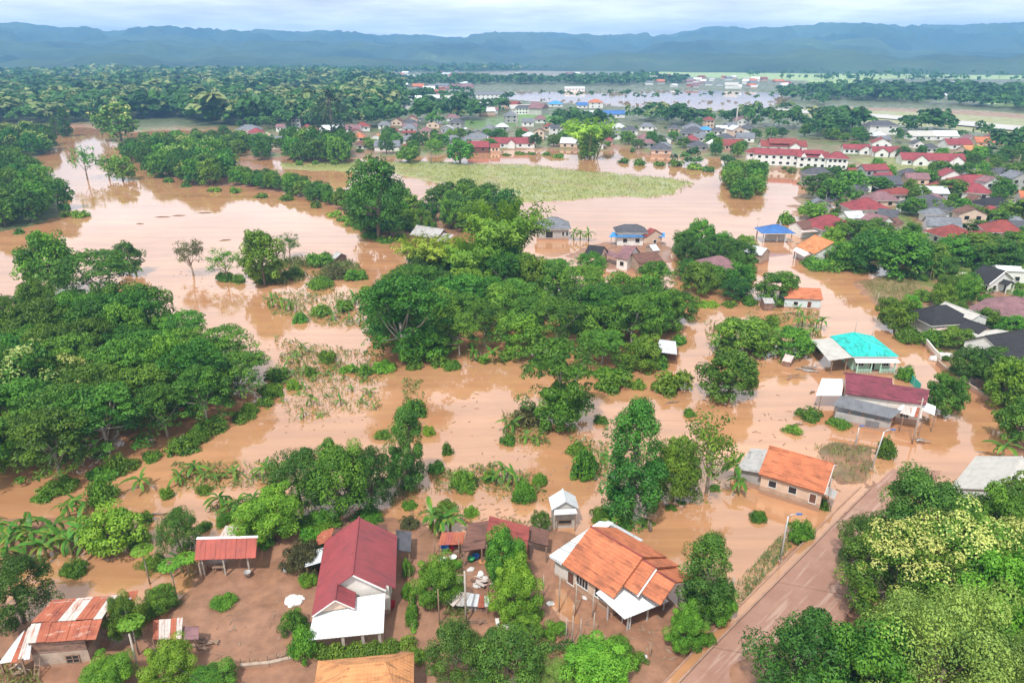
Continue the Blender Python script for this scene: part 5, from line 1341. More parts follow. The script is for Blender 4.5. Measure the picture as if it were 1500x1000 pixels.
# ================================================================== FAR VILLAGE AND TOWN
def house_at(name, label, p, rz, ridge_len, hr, cat='house', group=None):
    h = House.__new__(House)
    h.mid = Vector((p[0], p[1], hr)); h.len, h.rz, h.hr = ridge_len, rz, hr
    h.root = empty(name, (p[0], p[1], 0), rz, label, cat, group)
    return h
def FH(x, yb, wpx, kind, roof, wall, storeys, label, rz=0.0, dep=0.8, nwin=2, name=None, cat='house', group=None, simple=False):
    """far house: middle column and bottom row in the photograph, width in pixels"""
    p = G(x, yb, 0.6)
    w = max(metres(p, wpx), 5.0)
    d = min(max(w * dep, 5.5), 12.0)
    c = Vector((p.x, p.y + d / 2, 0))
    z0 = 0.6 if c.y < 520 else 1.5
    he = z0 + 2.9 * storeys
    pitch = min(0.26 * d, 2.6) + 0.5
    nm = name or ('hip_house' if kind == 'hip' else 'gable_house')
    if kind == 'hip':
        hx = min(d / 2, w * 0.42)
        h = house_at(nm, label, c, rz, w - 2 * hx, he + pitch, cat, group)
        h.hip(d/2, d/2, he, 'flat', roof, hx, 0.6, wall, 0.0, caps=not simple)
    elif kind == 'gable':
        h = house_at(nm, label, c, rz, w, he + pitch, cat, group)
        h.gable(d/2, d/2, he, 'flat', roof, 0.4, 0.5, wall, not simple, floor=0.0)
    elif kind == 'front':       # gable end towards the camera
        h = house_at(nm, label, c, rz + math.pi/2, d, he + pitch, cat, group)
        h.gable(w/2, w/2, he, 'flat', roof, 0.4, 0.5, wall, not simple, floor=0.0)
    side = 'W' if kind == 'front' else 'S'
    span = w - 2.2
    for s_ in range(storeys):
        for i in range(nwin):
            h.opening(side, -span/2 + span * (i + 0.5) / nwin, z0 + 1.55 + 2.9 * s_, min(1.5, span / nwin * 0.55), 1.25, simple=True)
    return h

far = [
 (362,198,34,'hip','grey_tile','white_wall',1,'grey hipped far house at the end of the tree belt'),
 (373,203,22,'hip','crimson_tile','white_wall',1,'red hipped far house below the grey one at the tree belt'),
 (424,206,26,'hip','grey_tile','white_wall',1,'white far house with grey hipped roof beside the pale lane'),
 (434,188,16,'hip','black_tile','grey_wall',2,'dark two tier far house above the pale lane'),
 (411,194,14,'gable','mauve_tile','white_wall',1,'brown roofed far house at the head of the pale lane'),
 (461,199,15,'front','red_tile','brown_frame',1,'small dark red far gable between trees'),
 (482,199,27,'gable','white_metal','white_wall',1,'wide white sheet roofed far building'),
 (517,197,24,'gable','mauve_tile','white_wall',1,'rose brown roofed far house'),
 (498,211,20,'gable','slate_tile','grey_wall',1,'dark weathered far roof behind the dark clump'),
 (525,208,20,'hip','orange_tile','cream_wall',1,'orange brown far roof behind the bright tree'),
 (551,209,22,'front','peach_tile','white_wall',1,'peach roofed far gable'),
 (563,190,20,'hip','grey_tile','white_wall',1,'pale grey hipped far house at the wood edge'),
 (574,198,15,'hip','mauve_tile','white_wall',1,'small far house with lilac hipped roof'),
 (516,172,13,'front','orange_tile','cream_wall',1,'orange gabled house showing through the far wood'),
 (538,176,18,'gable','mauve_tile','cream_wall',1,'dull pink roof showing through the far wood'),
 (566,222,38,'gable','grey_tile','white_wall',1,'long white walled far building with grey roof by the field'),
 (602,221,24,'hip','red_tile','white_wall',1,'low red roof at the foot of the white tower house'),
 (641,212,24,'hip','grey_tile','white_wall',1,'grey hipped far house with dark windows'),
 (663,213,30,'hip','grey_tile','white_wall',1,'white far house with pointed grey roof'),
 (699,210,42,'hip','grey_tile','white_wall',1,'long grey hipped far roof beside the crimson hall'),
 (700,223,32,'gable','crimson_tile','brown_frame',1,'crimson roofed house below the long grey roof'),
 (725,223,15,'gable','red_tile','cream_wall',1,'little red roof in front of the crimson hall'),
 (766,200,18,'hip','red_tile','brown_frame',1,'dark red hipped roof behind the crimson hall'),
 (814,158,22,'hip','bright_blue','white_wall',1,'bright blue roofed building by the far flood'),
 (853,160,16,'gable','blue_metal','white_wall',1,'dark blue roof near the far flood'),
 (873,160,22,'hip','orange_tile','white_wall',2,'orange hipped two storey house by the far flood'),
 (854,174,34,'gable','zinc','white_wall',1,'broad pale grey sheet roof below the orange hipped house'),
 (896,174,40,'gable','blue_metal','white_wall',1,'blue trimmed long building beside the pale grey roof'),
 (887,192,30,'hip','grey_tile','white_wall',2,'two storey far house with grey hipped roof behind the bamboo'),
 (907,205,24,'hip','grey_tile','white_wall',1,'grey hipped far house just past the bamboo'),
 (922,199,26,'hip','slate_tile','white_wall',1,'slate hipped far house with pink wall'),
 (947,210,26,'hip','mauve_tile','white_wall',1,'white far house with greyish brown hipped roof'),
 (970,211,30,'front','grey_tile','white_wall',1,'white far house with steep grey gable'),
 (970,227,32,'hip','slate_tile','cream_wall',1,'slate hipped house at the flood edge beyond the field'),
 (893,213,9,'hip','crimson_tile','cream_wall',1,'tiny red roofed hut past the bamboo'),
 (1017,196,30,'hip','grey_tile','white_wall',1,'grey roof behind the blue roofed far house'),
 (1034,198,18,'hip','bright_blue','white_wall',1,'far house with vivid blue hipped roof'),
 (1032,208,28,'hip','grey_tile','white_wall',1,'pale grey hipped roof before the vivid blue one'),
 (1014,212,22,'hip','crimson_tile','brown_frame',1,'red hipped roof beside the pale grey one'),
 (1000,212,16,'gable','slate_tile','white_wall',1,'dark gable at the shoulder of the red hipped roof'),
 (1048,218,20,'front','white_metal','white_wall',1,'white steep gable among trees'),
 (1074,220,36,'gable','red_tile','cream_wall',1,'dark red roofed cream house beside the white steep gable'),
 (1087,202,32,'front','slate_tile','white_wall',1,'white trimmed dark gable behind the dark red roof'),
 (1052,200,18,'hip','slate_tile','white_wall',1,'small slate roof next to the transmitter mast'),
 (1293,198,44,'hip','slate_tile','white_wall',2,'white villa with slate roof in front of the runway'),
 (1352,206,38,'gable','fibre','white_wall',1,'low pale roofed sheds behind the school hall'),
 (1385,206,40,'gable','white_metal','white_wall',1,'long white canopy roof near the runway'),
 (1406,219,38,'gable','crimson_tile','white_wall',1,'white walled building with faded red roof behind the school hall'),
 (1444,216,26,'gable','orange_tile','cream_wall',1,'brown roofed house past the faded red roof'),
 (1432,230,34,'gable','peach_tile','cream_wall',1,'tan roofed shed behind the school hall trees'),
 (1345,272,34,'gable','mauve_tile','cream_wall',1,'low brown roof beside the two storey maroon house'),
 (1396,268,34,'front','crimson_tile','white_wall',1,'white gabled annex of the wide red house'),
 (1254,262,22,'gable','red_tile','cream_wall',1,'small dark red roof behind the two storey maroon house'),
]
for (x, yb, w_, kd, rf, wl, st, lb) in far:
    FH(x, yb, w_, kd, rf, wl, st, lb, rz=random.uniform(-0.12, 0.12), dep=random.uniform(0.6, 0.9))
def special_far():
    # three storey white tower house
    h = FH(600, 207, 20, 'hip', 'grey_tile', 'white_wall', 3, 'white three storey tower house with grey top roof and red skirt roof', dep=0.9)
    w = MB(); e = h.ext
    for z in (6.4,):
        w.slab([(e['W'] - 1.4, e['S'] - 1.4, z), (e['E'] + 1.4, e['S'] - 1.4, z), (e['E'] + 1.4, e['N'] + 1.4, z), (e['W'] - 1.4, e['N'] + 1.4, z)], 0.25)
        w.add([(e['W'] - 1.4, e['S'] - 1.4, z), (e['E'] + 1.4, e['S'] - 1.4, z), (e['E'] + 0.1, e['S'] - 0.1, z + 1.3), (e['W'] - 0.1, e['S'] - 0.1, z + 1.3)], [(0, 1, 2, 3)])
    w.build('skirt_roof', M['red_tile'], h.root)
    # crimson hall with a little front gable
    h = FH(749, 217, 70, 'gable', 'crimson_tile', 'white_wall', 1, 'wide crimson roofed hall with a white front gable beyond the grass field', dep=0.5, nwin=5, cat='hall', name='village_hall')
    e = h.ext
    q = MB(); slope(q, (-2.6, e['S'] - 2.2, 3.6), (-2.6, 0, 3.6 + 1.6), (0, 0, 7.2), (0, e['S'] - 2.2, 6.0), 'flat'); slope(q, (2.6, e['S'] - 2.2, 3.6), (2.6, 0, 5.2), (0, 0, 7.2), (0, e['S'] - 2.2, 6.0), 'flat'); q.build('porch_roof', M['crimson_tile'], h.root)
    q = MB(); q.add([(-2.2, e['S'] - 1.9, 0), (2.2, e['S'] - 1.9, 0), (2.2, e['S'] - 1.9, 3.8), (0, e['S'] - 1.9, 5.7), (-2.2, e['S'] - 1.9, 3.8), (-2.2, e['S'] + .1, 0), (2.2, e['S'] + .1, 0), (2.2, e['S'] + .1, 3.8), (0, e['S'] + .1, 5.7), (-2.2, e['S'] + .1, 3.8)], [(0, 1, 2, 3, 4), (1, 6, 7, 2), (0, 4, 9, 5), (2, 7, 8, 3), (3, 8, 9, 4)]); q.build('porch_wall', M['white_wall'], h.root)
    for sx in (-1, 1):
        q = MB(); x = sx * (h.len / 2 - 0.1); q.tube([(x, e['S'] - 0.6, 3.4), (x, 0, h.hr + 0.3)], [0.3, 0.3], 4); q.build('barge_board', M['frame'], h.root)
    # white school: three joined two storey blocks, the last turned gable to the front
    h = FH(1141, 243, 66, 'gable', 'crimson_tile', 'white_wall', 2, 'long two storey white school block with crimson roof', rz=-0.30, dep=0.35, nwin=6, cat='school', name='school_building')
    h = FH(1192, 247, 44, 'gable', 'crimson_tile', 'white_wall', 2, 'middle white school block with raised crimson roof step', rz=-0.30, dep=0.5, nwin=4, cat='school', name='school_building')
    e = h.ext
    q = MB(); z = h.hr
    slope(q, (-5, -3.4, z - 1.0), (5, -3.4, z - 1.0), (5, 0, z + 0.8), (-5, 0, z + 0.8), 'flat'); slope(q, (-5, 3.4, z - 1.0), (5, 3.4, z - 1.0), (5, 0, z + 0.8), (-5, 0, z + 0.8), 'flat'); q.build('raised_roof', M['crimson_tile'], h.root)
    for sx in (-4.5, 4.0):
        q = MB(); q.add([(sx - 1.5, e['S'] - 0.7, 6.3), (sx + 1.5, e['S'] - 0.7, 6.3), (sx, e['S'] - 0.7, 8.3), (sx - 1.5, e['S'] + 2.5, 6.3), (sx + 1.5, e['S'] + 2.5, 6.3), (sx, e['S'] + 2.5, 8.3)], [(0, 1, 2), (3, 5, 4), (0, 2, 5, 3), (1, 4, 5, 2), (0, 3, 4, 1)]); q.build('dormer', M['white_wall'], h.root)
    h = FH(1229, 249, 32, 'hip', 'crimson_tile', 'white_wall', 2, 'end block of the white school with rows of dark windows', rz=-0.30, dep=0.8, nwin=4, cat='school', name='school_building')
    h = FH(1106, 240, 24, 'hip', 'red_tile', 'white_wall', 2, 'small white block at the far end of the school', rz=-0.2, dep=0.8, nwin=2, cat='school', name='school_building')
    # stepped dark red temple-like roof behind the school
    h = FH(1150, 222, 66, 'gable', 'red_tile', 'white_wall', 1, 'large dark red stepped roof hall behind the white school', rz=-0.12, dep=0.42, nwin=4, cat='hall', name='village_hall')
    z = h.hr; d = abs(h.ext['S']) + 1.5
    q = MB(); slope(q, (-9, -d * 0.75, z - 1.4), (8, -d * 0.75, z - 1.4), (8, 0, z + 1.3), (-9, 0, z + 1.3), 'flat'); slope(q, (-9, d * 0.75, z - 1.4), (8, d * 0.75, z - 1.4), (8, 0, z + 1.3), (-9, 0, z + 1.3), 'flat'); q.build('raised_roof', M['red_tile'], h.root)
    q = MB(); slope(q, (2, -d - 3, 4.0), (2, 0, 4.0), (5.5, 0, z - 0.3), (5.5, -d - 3, z - 0.3), 'flat'); slope(q, (9, -d - 3, 4.0), (9, 0, 4.0), (5.5, 0, z - 0.3), (5.5, -d - 3, z - 0.3), 'flat'); q.build('front_gable_roof', M['red_tile'], h.root)
    q = MB(); q.add([(2.6, -d - 2.6, 0), (8.4, -d - 2.6, 0), (8.4, -d - 2.6, 4.2), (5.5, -d - 2.6, z - 0.6), (2.6, -d - 2.6, 4.2), (2.6, -d + 2, 0), (8.4, -d + 2, 0), (8.4, -d + 2, 4.2), (5.5, -d + 2, z - .6), (2.6, -d + 2, 4.2)], [(0, 1, 2, 3, 4), (1, 6, 7, 2), (0, 4, 9, 5), (2, 7, 8, 3), (3, 8, 9, 4)]); q.build('front_gable_wall', M['white_wall'], h.root)
    # red roofed halls on the lawn
    for (x, yb, w_, lb, gables) in [(1256, 226, 38, 'first red roofed hall beyond the white school', (0.3,)), (1300, 230, 40, 'middle red roofed hall between trees on the lawn', (-0.2, 0.3)), (1370, 243, 88, 'largest red roofed school hall with white front gables', (-0.22, 0.33))]:
        h = FH(x, yb, w_, 'gable', 'crimson_tile', 'white_wall', 1, lb, rz=-0.18, dep=0.5, nwin=5, cat='hall', name='school_hall')
        e = h.ext; z = h.hr
        for g in gables:
            cx = g * h.len; gw = 4.2; y0 = e['S'] - 3.0
            q = MB(); slope(q, (cx - gw, y0, 3.2), (cx - gw, 0, 3.2), (cx, 0, z - 0.2), (cx, y0, z - 0.2), 'flat'); slope(q, (cx + gw, y0, 3.2), (cx + gw, 0, 3.2), (cx, 0, z - 0.2), (cx, y0, z - 0.2), 'flat'); q.build('front_gable_roof', M['crimson_tile'], h.root)
            q = MB(); yy = y0 + 0.4; q.add([(cx - gw + .6, yy, 0), (cx + gw - .6, yy, 0), (cx + gw - .6, yy, 3.4), (cx, yy, z - 0.5), (cx - gw + .6, yy, 3.4), (cx - gw + .6, e['S'] + .1, 0), (cx + gw - .6, e['S'] + .1, 0), (cx + gw - .6, e['S'] + .1, 3.4), (cx, e['S'] + .1, z - .5), (cx - gw + .6, e['S'] + .1, 3.4)], [(0, 1, 2, 3, 4), (1, 6, 7, 2), (0, 4, 9, 5), (2, 7, 8, 3), (3, 8, 9, 4)]); q.build('front_gable_wall', M['white_wall'], h.root)
            q = MB(); q.box(cx - 0.8, cx + 0.8, yy - 0.06, yy + 0.05, 1.2, 2.6); q.build('window', M['glass'], h.root)
    # wide red house, and the unfinished two storey house
    h = FH(1433, 279, 62, 'hip', 'crimson_tile', 'white_wall', 1, 'wide red hipped house with white gable end beside the lawn', rz=-0.15, dep=0.6, nwin=4)
    h = House('stilt_house', 'two storey house with two stepped maroon roofs and open timber floor', (1262, 241), (1298, 240), 9.4)
    h.gable(3.6, 3.8, 7.2, 'flat', 'crimson_tile', 0.3, 0.5, 'grey_wall', floor=4.4)
    h.plate('lower_roof', [(1277, 262, 4.8), (1312, 264, 4.6), (1306, 251, 6.2), (1281, 251, 6.2)], 'crimson_tile', 0.15)
    for x in (-5, -2, 1, 4):
        for y in (-2.8, 2.6):
            h.box('post', x - 0.18, x + 0.18, y - 0.18, y + 0.18, -0.5, 4.4, 'post')
    h.box('lower_wall', 1.5, 8.5, -3.2, 2.4, -0.5, 4.2, 'grey_wall')
    for x in (-4.0, -1.0):
        q = MB(); q.box(x - 0.7, x + 0.7, h.ext['S'] - 0.06, h.ext['S'] + 0.05, 5.2, 6.5); q.build('window', M['glass'], h.root)
    # larger buildings of the far town
    for (x, yb, w_, kd, rf, st, lb) in [(718, 147, 42, 'gable', 'grey_tile', 2, 'long arcaded white building at the edge of the far flood'), (769, 169, 30, 'hip', 'slate_tile', 2, 'white far house with big slate roof by the green plot'), (842, 134, 30, 'gable', 'zinc', 1, 'white tall far building standing in the far flood'), (632, 163, 16, 'gable', 'bright_blue', 1, 'blue roofed far shed above the dark wood'), (705, 158, 26, 'gable', 'fibre', 1, 'pale block in the far town near the arcaded building'), (672, 150, 30, 'gable', 'white_metal', 1, 'white flat far town block'), (1330, 142, 36, 'gable', 'mauve_tile', 1, 'brown roofed far hall beyond the runway'), (1352, 134, 24, 'gable', 'white_metal', 1, 'white roofed far hall beyond the runway wood'), (1395, 126, 36, 'gable', 'white_metal', 1, 'long white far shed between paddies')]:
        FH(x, yb, w_, kd, rf, 'white_wall', st, lb, dep=0.35, nwin=6)
special_far()
# more village houses between the ones listed above
def village_fill():
    rg = random.Random(21)
    taken = [(o.location.x, o.location.y) for o in COL.objects if o.parent is None and o.get('category') in ('house', 'hall', 'school', 'shed', 'shelter')]
    zones = [((400, 1095), (192, 222), 46, 15.0), ((560, 800), (178, 196), 10, 15.0), ((1000, 1100), (186, 210), 10, 14.0), ((1250, 1490), (205, 225), 8, 20.0), ((1195, 1495), (262, 345), 26, 13.5), ((1420, 1500), (345, 385), 6, 13.0)]
    cols = [('grey_tile', 'grey'), ('slate_tile', 'slate'), ('mauve_tile', 'mauve'), ('red_tile', 'dark red'), ('crimson_tile', 'crimson'), ('zinc', 'zinc'), ('brown_tile', 'brown'), ('grey_tile', 'grey'), ('mauve_tile', 'mauve')]
    for (xr, yr, n, gap) in zones:
        k = 0
        for _ in range(n * 30):
            if k >= n: break
            x, y = rg.uniform(*xr), rg.uniform(*yr)
            p = G(x, y, 0.6)
            if gz(p) < 0.25 or any(math.hypot(p.x - a, p.y + 4 - b) < gap for a, b in taken): continue
            m_, cn = rg.choice(cols); kd = rg.choice(['hip', 'hip', 'gable', 'front'])
            wm = rg.uniform(8, 13)
            h = FH(x, y, wm * FPX / depth_of(p), kd, m_, rg.choice(['white_wall', 'white_wall', 'cream_wall', 'grey_wall']), 2 if rg.random() < 0.15 else 1, 'x', rz=rg.uniform(-0.35, 0.35), dep=rg.uniform(0.6, 0.9))
            h.root['auto'] = f'small {cn} ' + {'hip': 'hipped', 'gable': 'gabled', 'front': 'gable fronted'}[kd] + ' house'
            h.root['group'] = 'small village houses'
            if rg.random() < 0.6:      # lean-to on one side
                e = h.ext; sg = rg.choice(['W', 'E']) if kd != 'front' else 'S'
                q = MB(); d = rg.uniform(2.0, 3.2)
                if sg in 'WE':
                    x0 = e[sg]; x1 = x0 + (d if sg == 'E' else -d)
                    slope(q, (x1, e['S'], 2.5), (x1, e['N'], 2.5), (x0, e['N'], 3.2), (x0, e['S'], 3.2), 'flat')
                else:
                    slope(q, (e['W'], e['S'] - d, 2.5), (e['E'], e['S'] - d, 2.5), (e['E'], e['S'], 3.2), (e['W'], e['S'], 3.2), 'flat')
                q.build('lean_to_roof', M[rg.choice(['zinc', 'old_zinc', 'rust', 'fibre', 'white_metal'])], h.root)
            taken.append((p.x, p.y + 4)); k += 1
village_fill()
# small houses of the far town: too small to show parts of their own, one mesh each
def far_town():
    rg = random.Random(3)
    blocks = [((395, 500), (98, 112), 34), ((565, 700), (108, 140), 56), ((590, 690), (146, 166), 16), ((690, 800), (156, 172), 10), ((940, 1160), (116, 131), 44), ((1190, 1420), (126, 146), 14), ((200, 400), (92, 106), 10), ((1010, 1090), (138, 150), 5), ((700, 900), (108, 118), 10)]
    walls = [M['white_wall'], M['cream_wall'], M['fibre']]
    roofs = ['grey_tile', 'red_tile', 'mauve_tile', 'white_metal', 'zinc', 'orange_tile', 'fibre']
    protos = []
    for i, rf in enumerate(roofs):
        mb = MB()
        mb.box(-5, 5, -4, 4, 0, 3.6)
        wf = len(mb.f)
        mb.add([(-5.6, -4.6, 3.4), (5.6, -4.6, 3.4), (5.6, 0, 6), (-5.6, 0, 6), (-5.6, 4.6, 3.4), (5.6, 4.6, 3.4)], [(0, 1, 2, 3), (3, 2, 5, 4), (0, 3, 4), (1, 5, 2)])
        me = mb.mesh('far_house', walls[i % 3]); me.materials.append(M[rf])
        for k in range(wf, len(me.polygons)): me.polygons[k].material_index = 1
        protos.append(me)
    cnt = {}
    for bi, (xr, yr, n) in enumerate(blocks):
        for _ in range(n):
            p = G(rg.uniform(*xr), rg.uniform(*yr), 1.6)
            if signed_dist(np.array([p.x]), np.array([p.y]), corner)[0] > -8: continue
            ri = rg.randrange(len(protos)); o = bpy.data.objects.new('far_house', protos[ri]); link(o)
            s = rg.uniform(0.8, 1.5)
            o.location = (p.x, p.y, 1.3); o.rotation_euler = (0, 0, rg.uniform(-0.6, 0.6)); o.scale = (s * rg.uniform(0.8, 1.6), s, s * rg.uniform(0.8, 1.3))
            cn = ['grey', 'red', 'brown', 'white', 'zinc', 'orange', 'pale'][ri]; pl = ['at the foot of the blue mountains', 'in the far town beyond the wood', 'in the near part of the far town', 'near the arcaded building', 'beyond the far flood', 'in the wood beyond the runway', 'in the far wood', 'on the shore of the far flood', 'on the brown far fields'][bi]
            tag(o, f'tiny {cn} roofed house {pl}', 'house', f'tiny {cn} roofed houses {pl}')
far_town()

# ================================================================== TREES AND PLANTS
def leafmat(name, dark, light, tip=(0.55, 0.55, 0.20), trans=0.20, hue=0.022, val=0.28, spec=0.25, rough=0.5):
    """leaf colour varies leaf by leaf (tint.r), blossom or young leaf (tint.g), and plant by plant"""
    m, nt = new_mat(name)
    out = nd(nt, 'ShaderNodeOutputMaterial')
    at = nd(nt, 'ShaderNodeAttribute', attribute_name='tint')
    sp = nd(nt, 'ShaderNodeSeparateColor'); nt.links.new(at.outputs['Color'], sp.inputs[0])
    mx = nd(nt, 'ShaderNodeMix', data_type='RGBA'); nt.links.new(sp.outputs[0], mx.inputs['Factor'])
    mx.inputs['A'].default_value = c4(dark); mx.inputs['B'].default_value = c4(light)
    m2 = nd(nt, 'ShaderNodeMix', data_type='RGBA'); nt.links.new(sp.outputs[1], m2.inputs['Factor'])
    nt.links.new(mx.outputs['Result'], m2.inputs['A']); m2.inputs['B'].default_value = c4(tip)
    oi = nd(nt, 'ShaderNodeObjectInfo')
    hs = nd(nt, 'ShaderNodeHueSaturation'); nt.links.new(m2.outputs['Result'], hs.inputs['Color'])
    r1 = nd(nt, 'ShaderNodeMapRange'); nt.links.new(oi.outputs['Random'], r1.inputs['Value']); r1.inputs['To Min'].default_value = 0.5 - hue; r1.inputs['To Max'].default_value = 0.5 + hue
    ml = nd(nt, 'ShaderNodeMath', operation='MULTIPLY'); ml.inputs[1].default_value = 7.13; nt.links.new(oi.outputs['Random'], ml.inputs[0])
    fr = nd(nt, 'ShaderNodeMath', operation='FRACT'); nt.links.new(ml.outputs[0], fr.inputs[0])
    r2 = nd(nt, 'ShaderNodeMapRange'); nt.links.new(fr.outputs[0], r2.inputs['Value']); r2.inputs['To Min'].default_value = 1 - val; r2.inputs['To Max'].default_value = 1 + val
    nt.links.new(r1.outputs[0], hs.inputs['Hue']); nt.links.new(r2.outputs[0], hs.inputs['Value'])
    b = nd(nt, 'ShaderNodeBsdfPrincipled', Roughness=rough); b.inputs['Specular IOR Level'].default_value = spec
    nt.links.new(hs.outputs['Color'], b.inputs['Base Color'])
    t = nd(nt, 'ShaderNodeBsdfTranslucent')
    g = nd(nt, 'ShaderNodeMix', data_type='RGBA', blend_type='MULTIPLY'); g.inputs['Factor'].default_value = 1.0
    nt.links.new(hs.outputs['Color'], g.inputs['A']); g.inputs['B'].default_value = (1.3, 1.25, 0.5, 1)
    nt.links.new(g.outputs['Result'], t.inputs['Color'])
    ms = nd(nt, 'ShaderNodeMixShader'); ms.inputs[0].default_value = trans
    nt.links.new(b.outputs[0], ms.inputs[1]); nt.links.new(t.outputs[0], ms.inputs[2])
    nt.links.new(ms.outputs[0], out.inputs['Surface'])
    return m
LM = {
 'rain': leafmat('raintree_leaf', (0.036, 0.120, 0.014), (0.150, 0.330, 0.030)),
 'dark': leafmat('mango_leaf', (0.030, 0.100, 0.016), (0.115, 0.260, 0.030)),
 'bright': leafmat('bright_leaf', (0.075, 0.205, 0.014), (0.220, 0.410, 0.034)),
 'mid': leafmat('village_leaf', (0.046, 0.140, 0.014), (0.185, 0.360, 0.032)),
 'teak': leafmat('flowering_teak_leaf', (0.040, 0.130, 0.016), (0.160, 0.320, 0.032), (0.52, 0.57, 0.17)),
 'pale': leafmat('pale_leaf', (0.090, 0.180, 0.035), (0.280, 0.410, 0.080)),
 'bamboo': leafmat('bamboo_leaf', (0.140, 0.260, 0.020), (0.380, 0.540, 0.060), trans=0.35),
 'olive': leafmat('olive_leaf', (0.075, 0.085, 0.030), (0.170, 0.180, 0.060)),
 'casuarina': leafmat('casuarina_needle', (0.030, 0.085, 0.040), (0.085, 0.165, 0.075)),
 'banana': leafmat('banana_leaf', (0.060, 0.200, 0.022), (0.150, 0.350, 0.048), (0.40, 0.33, 0.06), trans=0.38, hue=0.015, rough=0.4),
 'palm': leafmat('palm_frond', (0.045, 0.120, 0.025), (0.120, 0.230, 0.045), (0.35, 0.28, 0.08)),
 'weed': leafmat('drowned_weed', (0.09, 0.15, 0.035), (0.24, 0.29, 0.08), (0.36, 0.25, 0.12)),
 'verge': leafmat('verge_grass', (0.10, 0.18, 0.05), (0.26, 0.36, 0.12), (0.38, 0.33, 0.14)),
 'fieldgrass': leafmat('field_grass', (0.20, 0.235, 0.06), (0.31, 0.34, 0.09), (0.33, 0.30, 0.12)),
 'forest': leafmat('forest_leaf', (0.036, 0.105, 0.020), (0.135, 0.270, 0.040), (0.52, 0.52, 0.19)),
}
M_bark = mat('tree_bark', (0.19, 0.145, 0.11), 0.95, 0.25, 3.0, bump=0.5)
M_palebark = mat('pale_bark', (0.36, 0.32, 0.26), 0.9, 0.2, 3.0)
M_stem = mat('banana_stem', (0.22, 0.24, 0.09), 0.7, 0.25, 3.0, col2=(0.16, 0.10, 0.05))

def unit(v):
    return v / (np.linalg.norm(v, axis=-1, keepdims=True) + 1e-9)
def leaves_mesh(name, pos, nrm, size, tint, m, aspect=0.55, axis=None):
    """every leaf (or leaf spray) is one small folded diamond of its own"""
    n = len(pos)
    nrm = unit(nrm)
    ax = RNG.normal(size=(n, 3)) if axis is None else axis + RNG.normal(size=(n, 3)) * 0.35
    ax = unit(ax - nrm * np.sum(ax * nrm, -1, keepdims=True))
    sd = np.cross(nrm, ax)
    s = size[:, None]
    a = pos - ax * s * 0.5
    c = pos + ax * s * 0.5 - nrm * s * 0.10
    b = pos + sd * s * aspect * 0.5 + nrm * s * 0.10
    d = pos - sd * s * aspect * 0.5 + nrm * s * 0.10
    V = np.stack([a, b, c, d], 1).reshape(-1, 3)
    F = np.arange(4 * n).reshape(n, 4)
    col = np.zeros((n, 4, 4)); col[..., 0] = tint[:, 0:1]; col[..., 1] = tint[:, 1:2]; col[..., 3] = 1
    return np_mesh(name, V, F, m, False, col.reshape(-1, 4))
def clump_leaves(C, RX, RZ, per, up=0.55, shell=(0.72, 1.05), low=-0.35):
    """leaf positions and normals on the shells of many ellipsoid clumps. C (k,3), RX, RZ (k,)"""
    k = len(C)
    n = k * per
    d = unit(RNG.normal(size=(n * 2, 3)))
    d = d[d[:, 2] > low][:n]
    while len(d) < n:
        e = unit(RNG.normal(size=(n, 3))); d = np.concatenate([d, e[e[:, 2] > low]])[:n]
    i = np.repeat(np.arange(k), per)
    rr = RNG.uniform(*shell, size=(n, 1))
    sc = np.stack([RX[i], RX[i], RZ[i]], -1)
    pos = C[i] + d * sc * rr
    nr = unit(d / sc) * (1 - up) + np.array([0, 0, up]) + RNG.normal(size=(n, 3)) * 0.26
    return pos, nr, i
def trunk_mesh(name, h0, r0, targets, m, lean=(0, 0), sink=1.5):
    mb = MB()
    top = Vector((lean[0], lean[1], h0))
    mb.tube([(0, 0, -sink), (lean[0]*0.2, lean[1]*0.2, h0 * 0.35), top], [r0 * 1.25, r0, r0 * 0.72], 7)
    for t in targets:
        t = Vector(t)
        k = random.uniform(0.45, 1.0)
        s = Vector((lean[0]*k, lean[1]*k, h0 * k))
        mid = s.lerp(t, 0.5) + Vector((random.uniform(-.3, .3), random.uniform(-.3, .3), -0.12 * (t - s).length * 0.5))
        mb.tube([s, mid, t], [r0 * 0.5, r0 * 0.33, r0 * 0.12], 5)
    return mb.mesh(name, m, True)

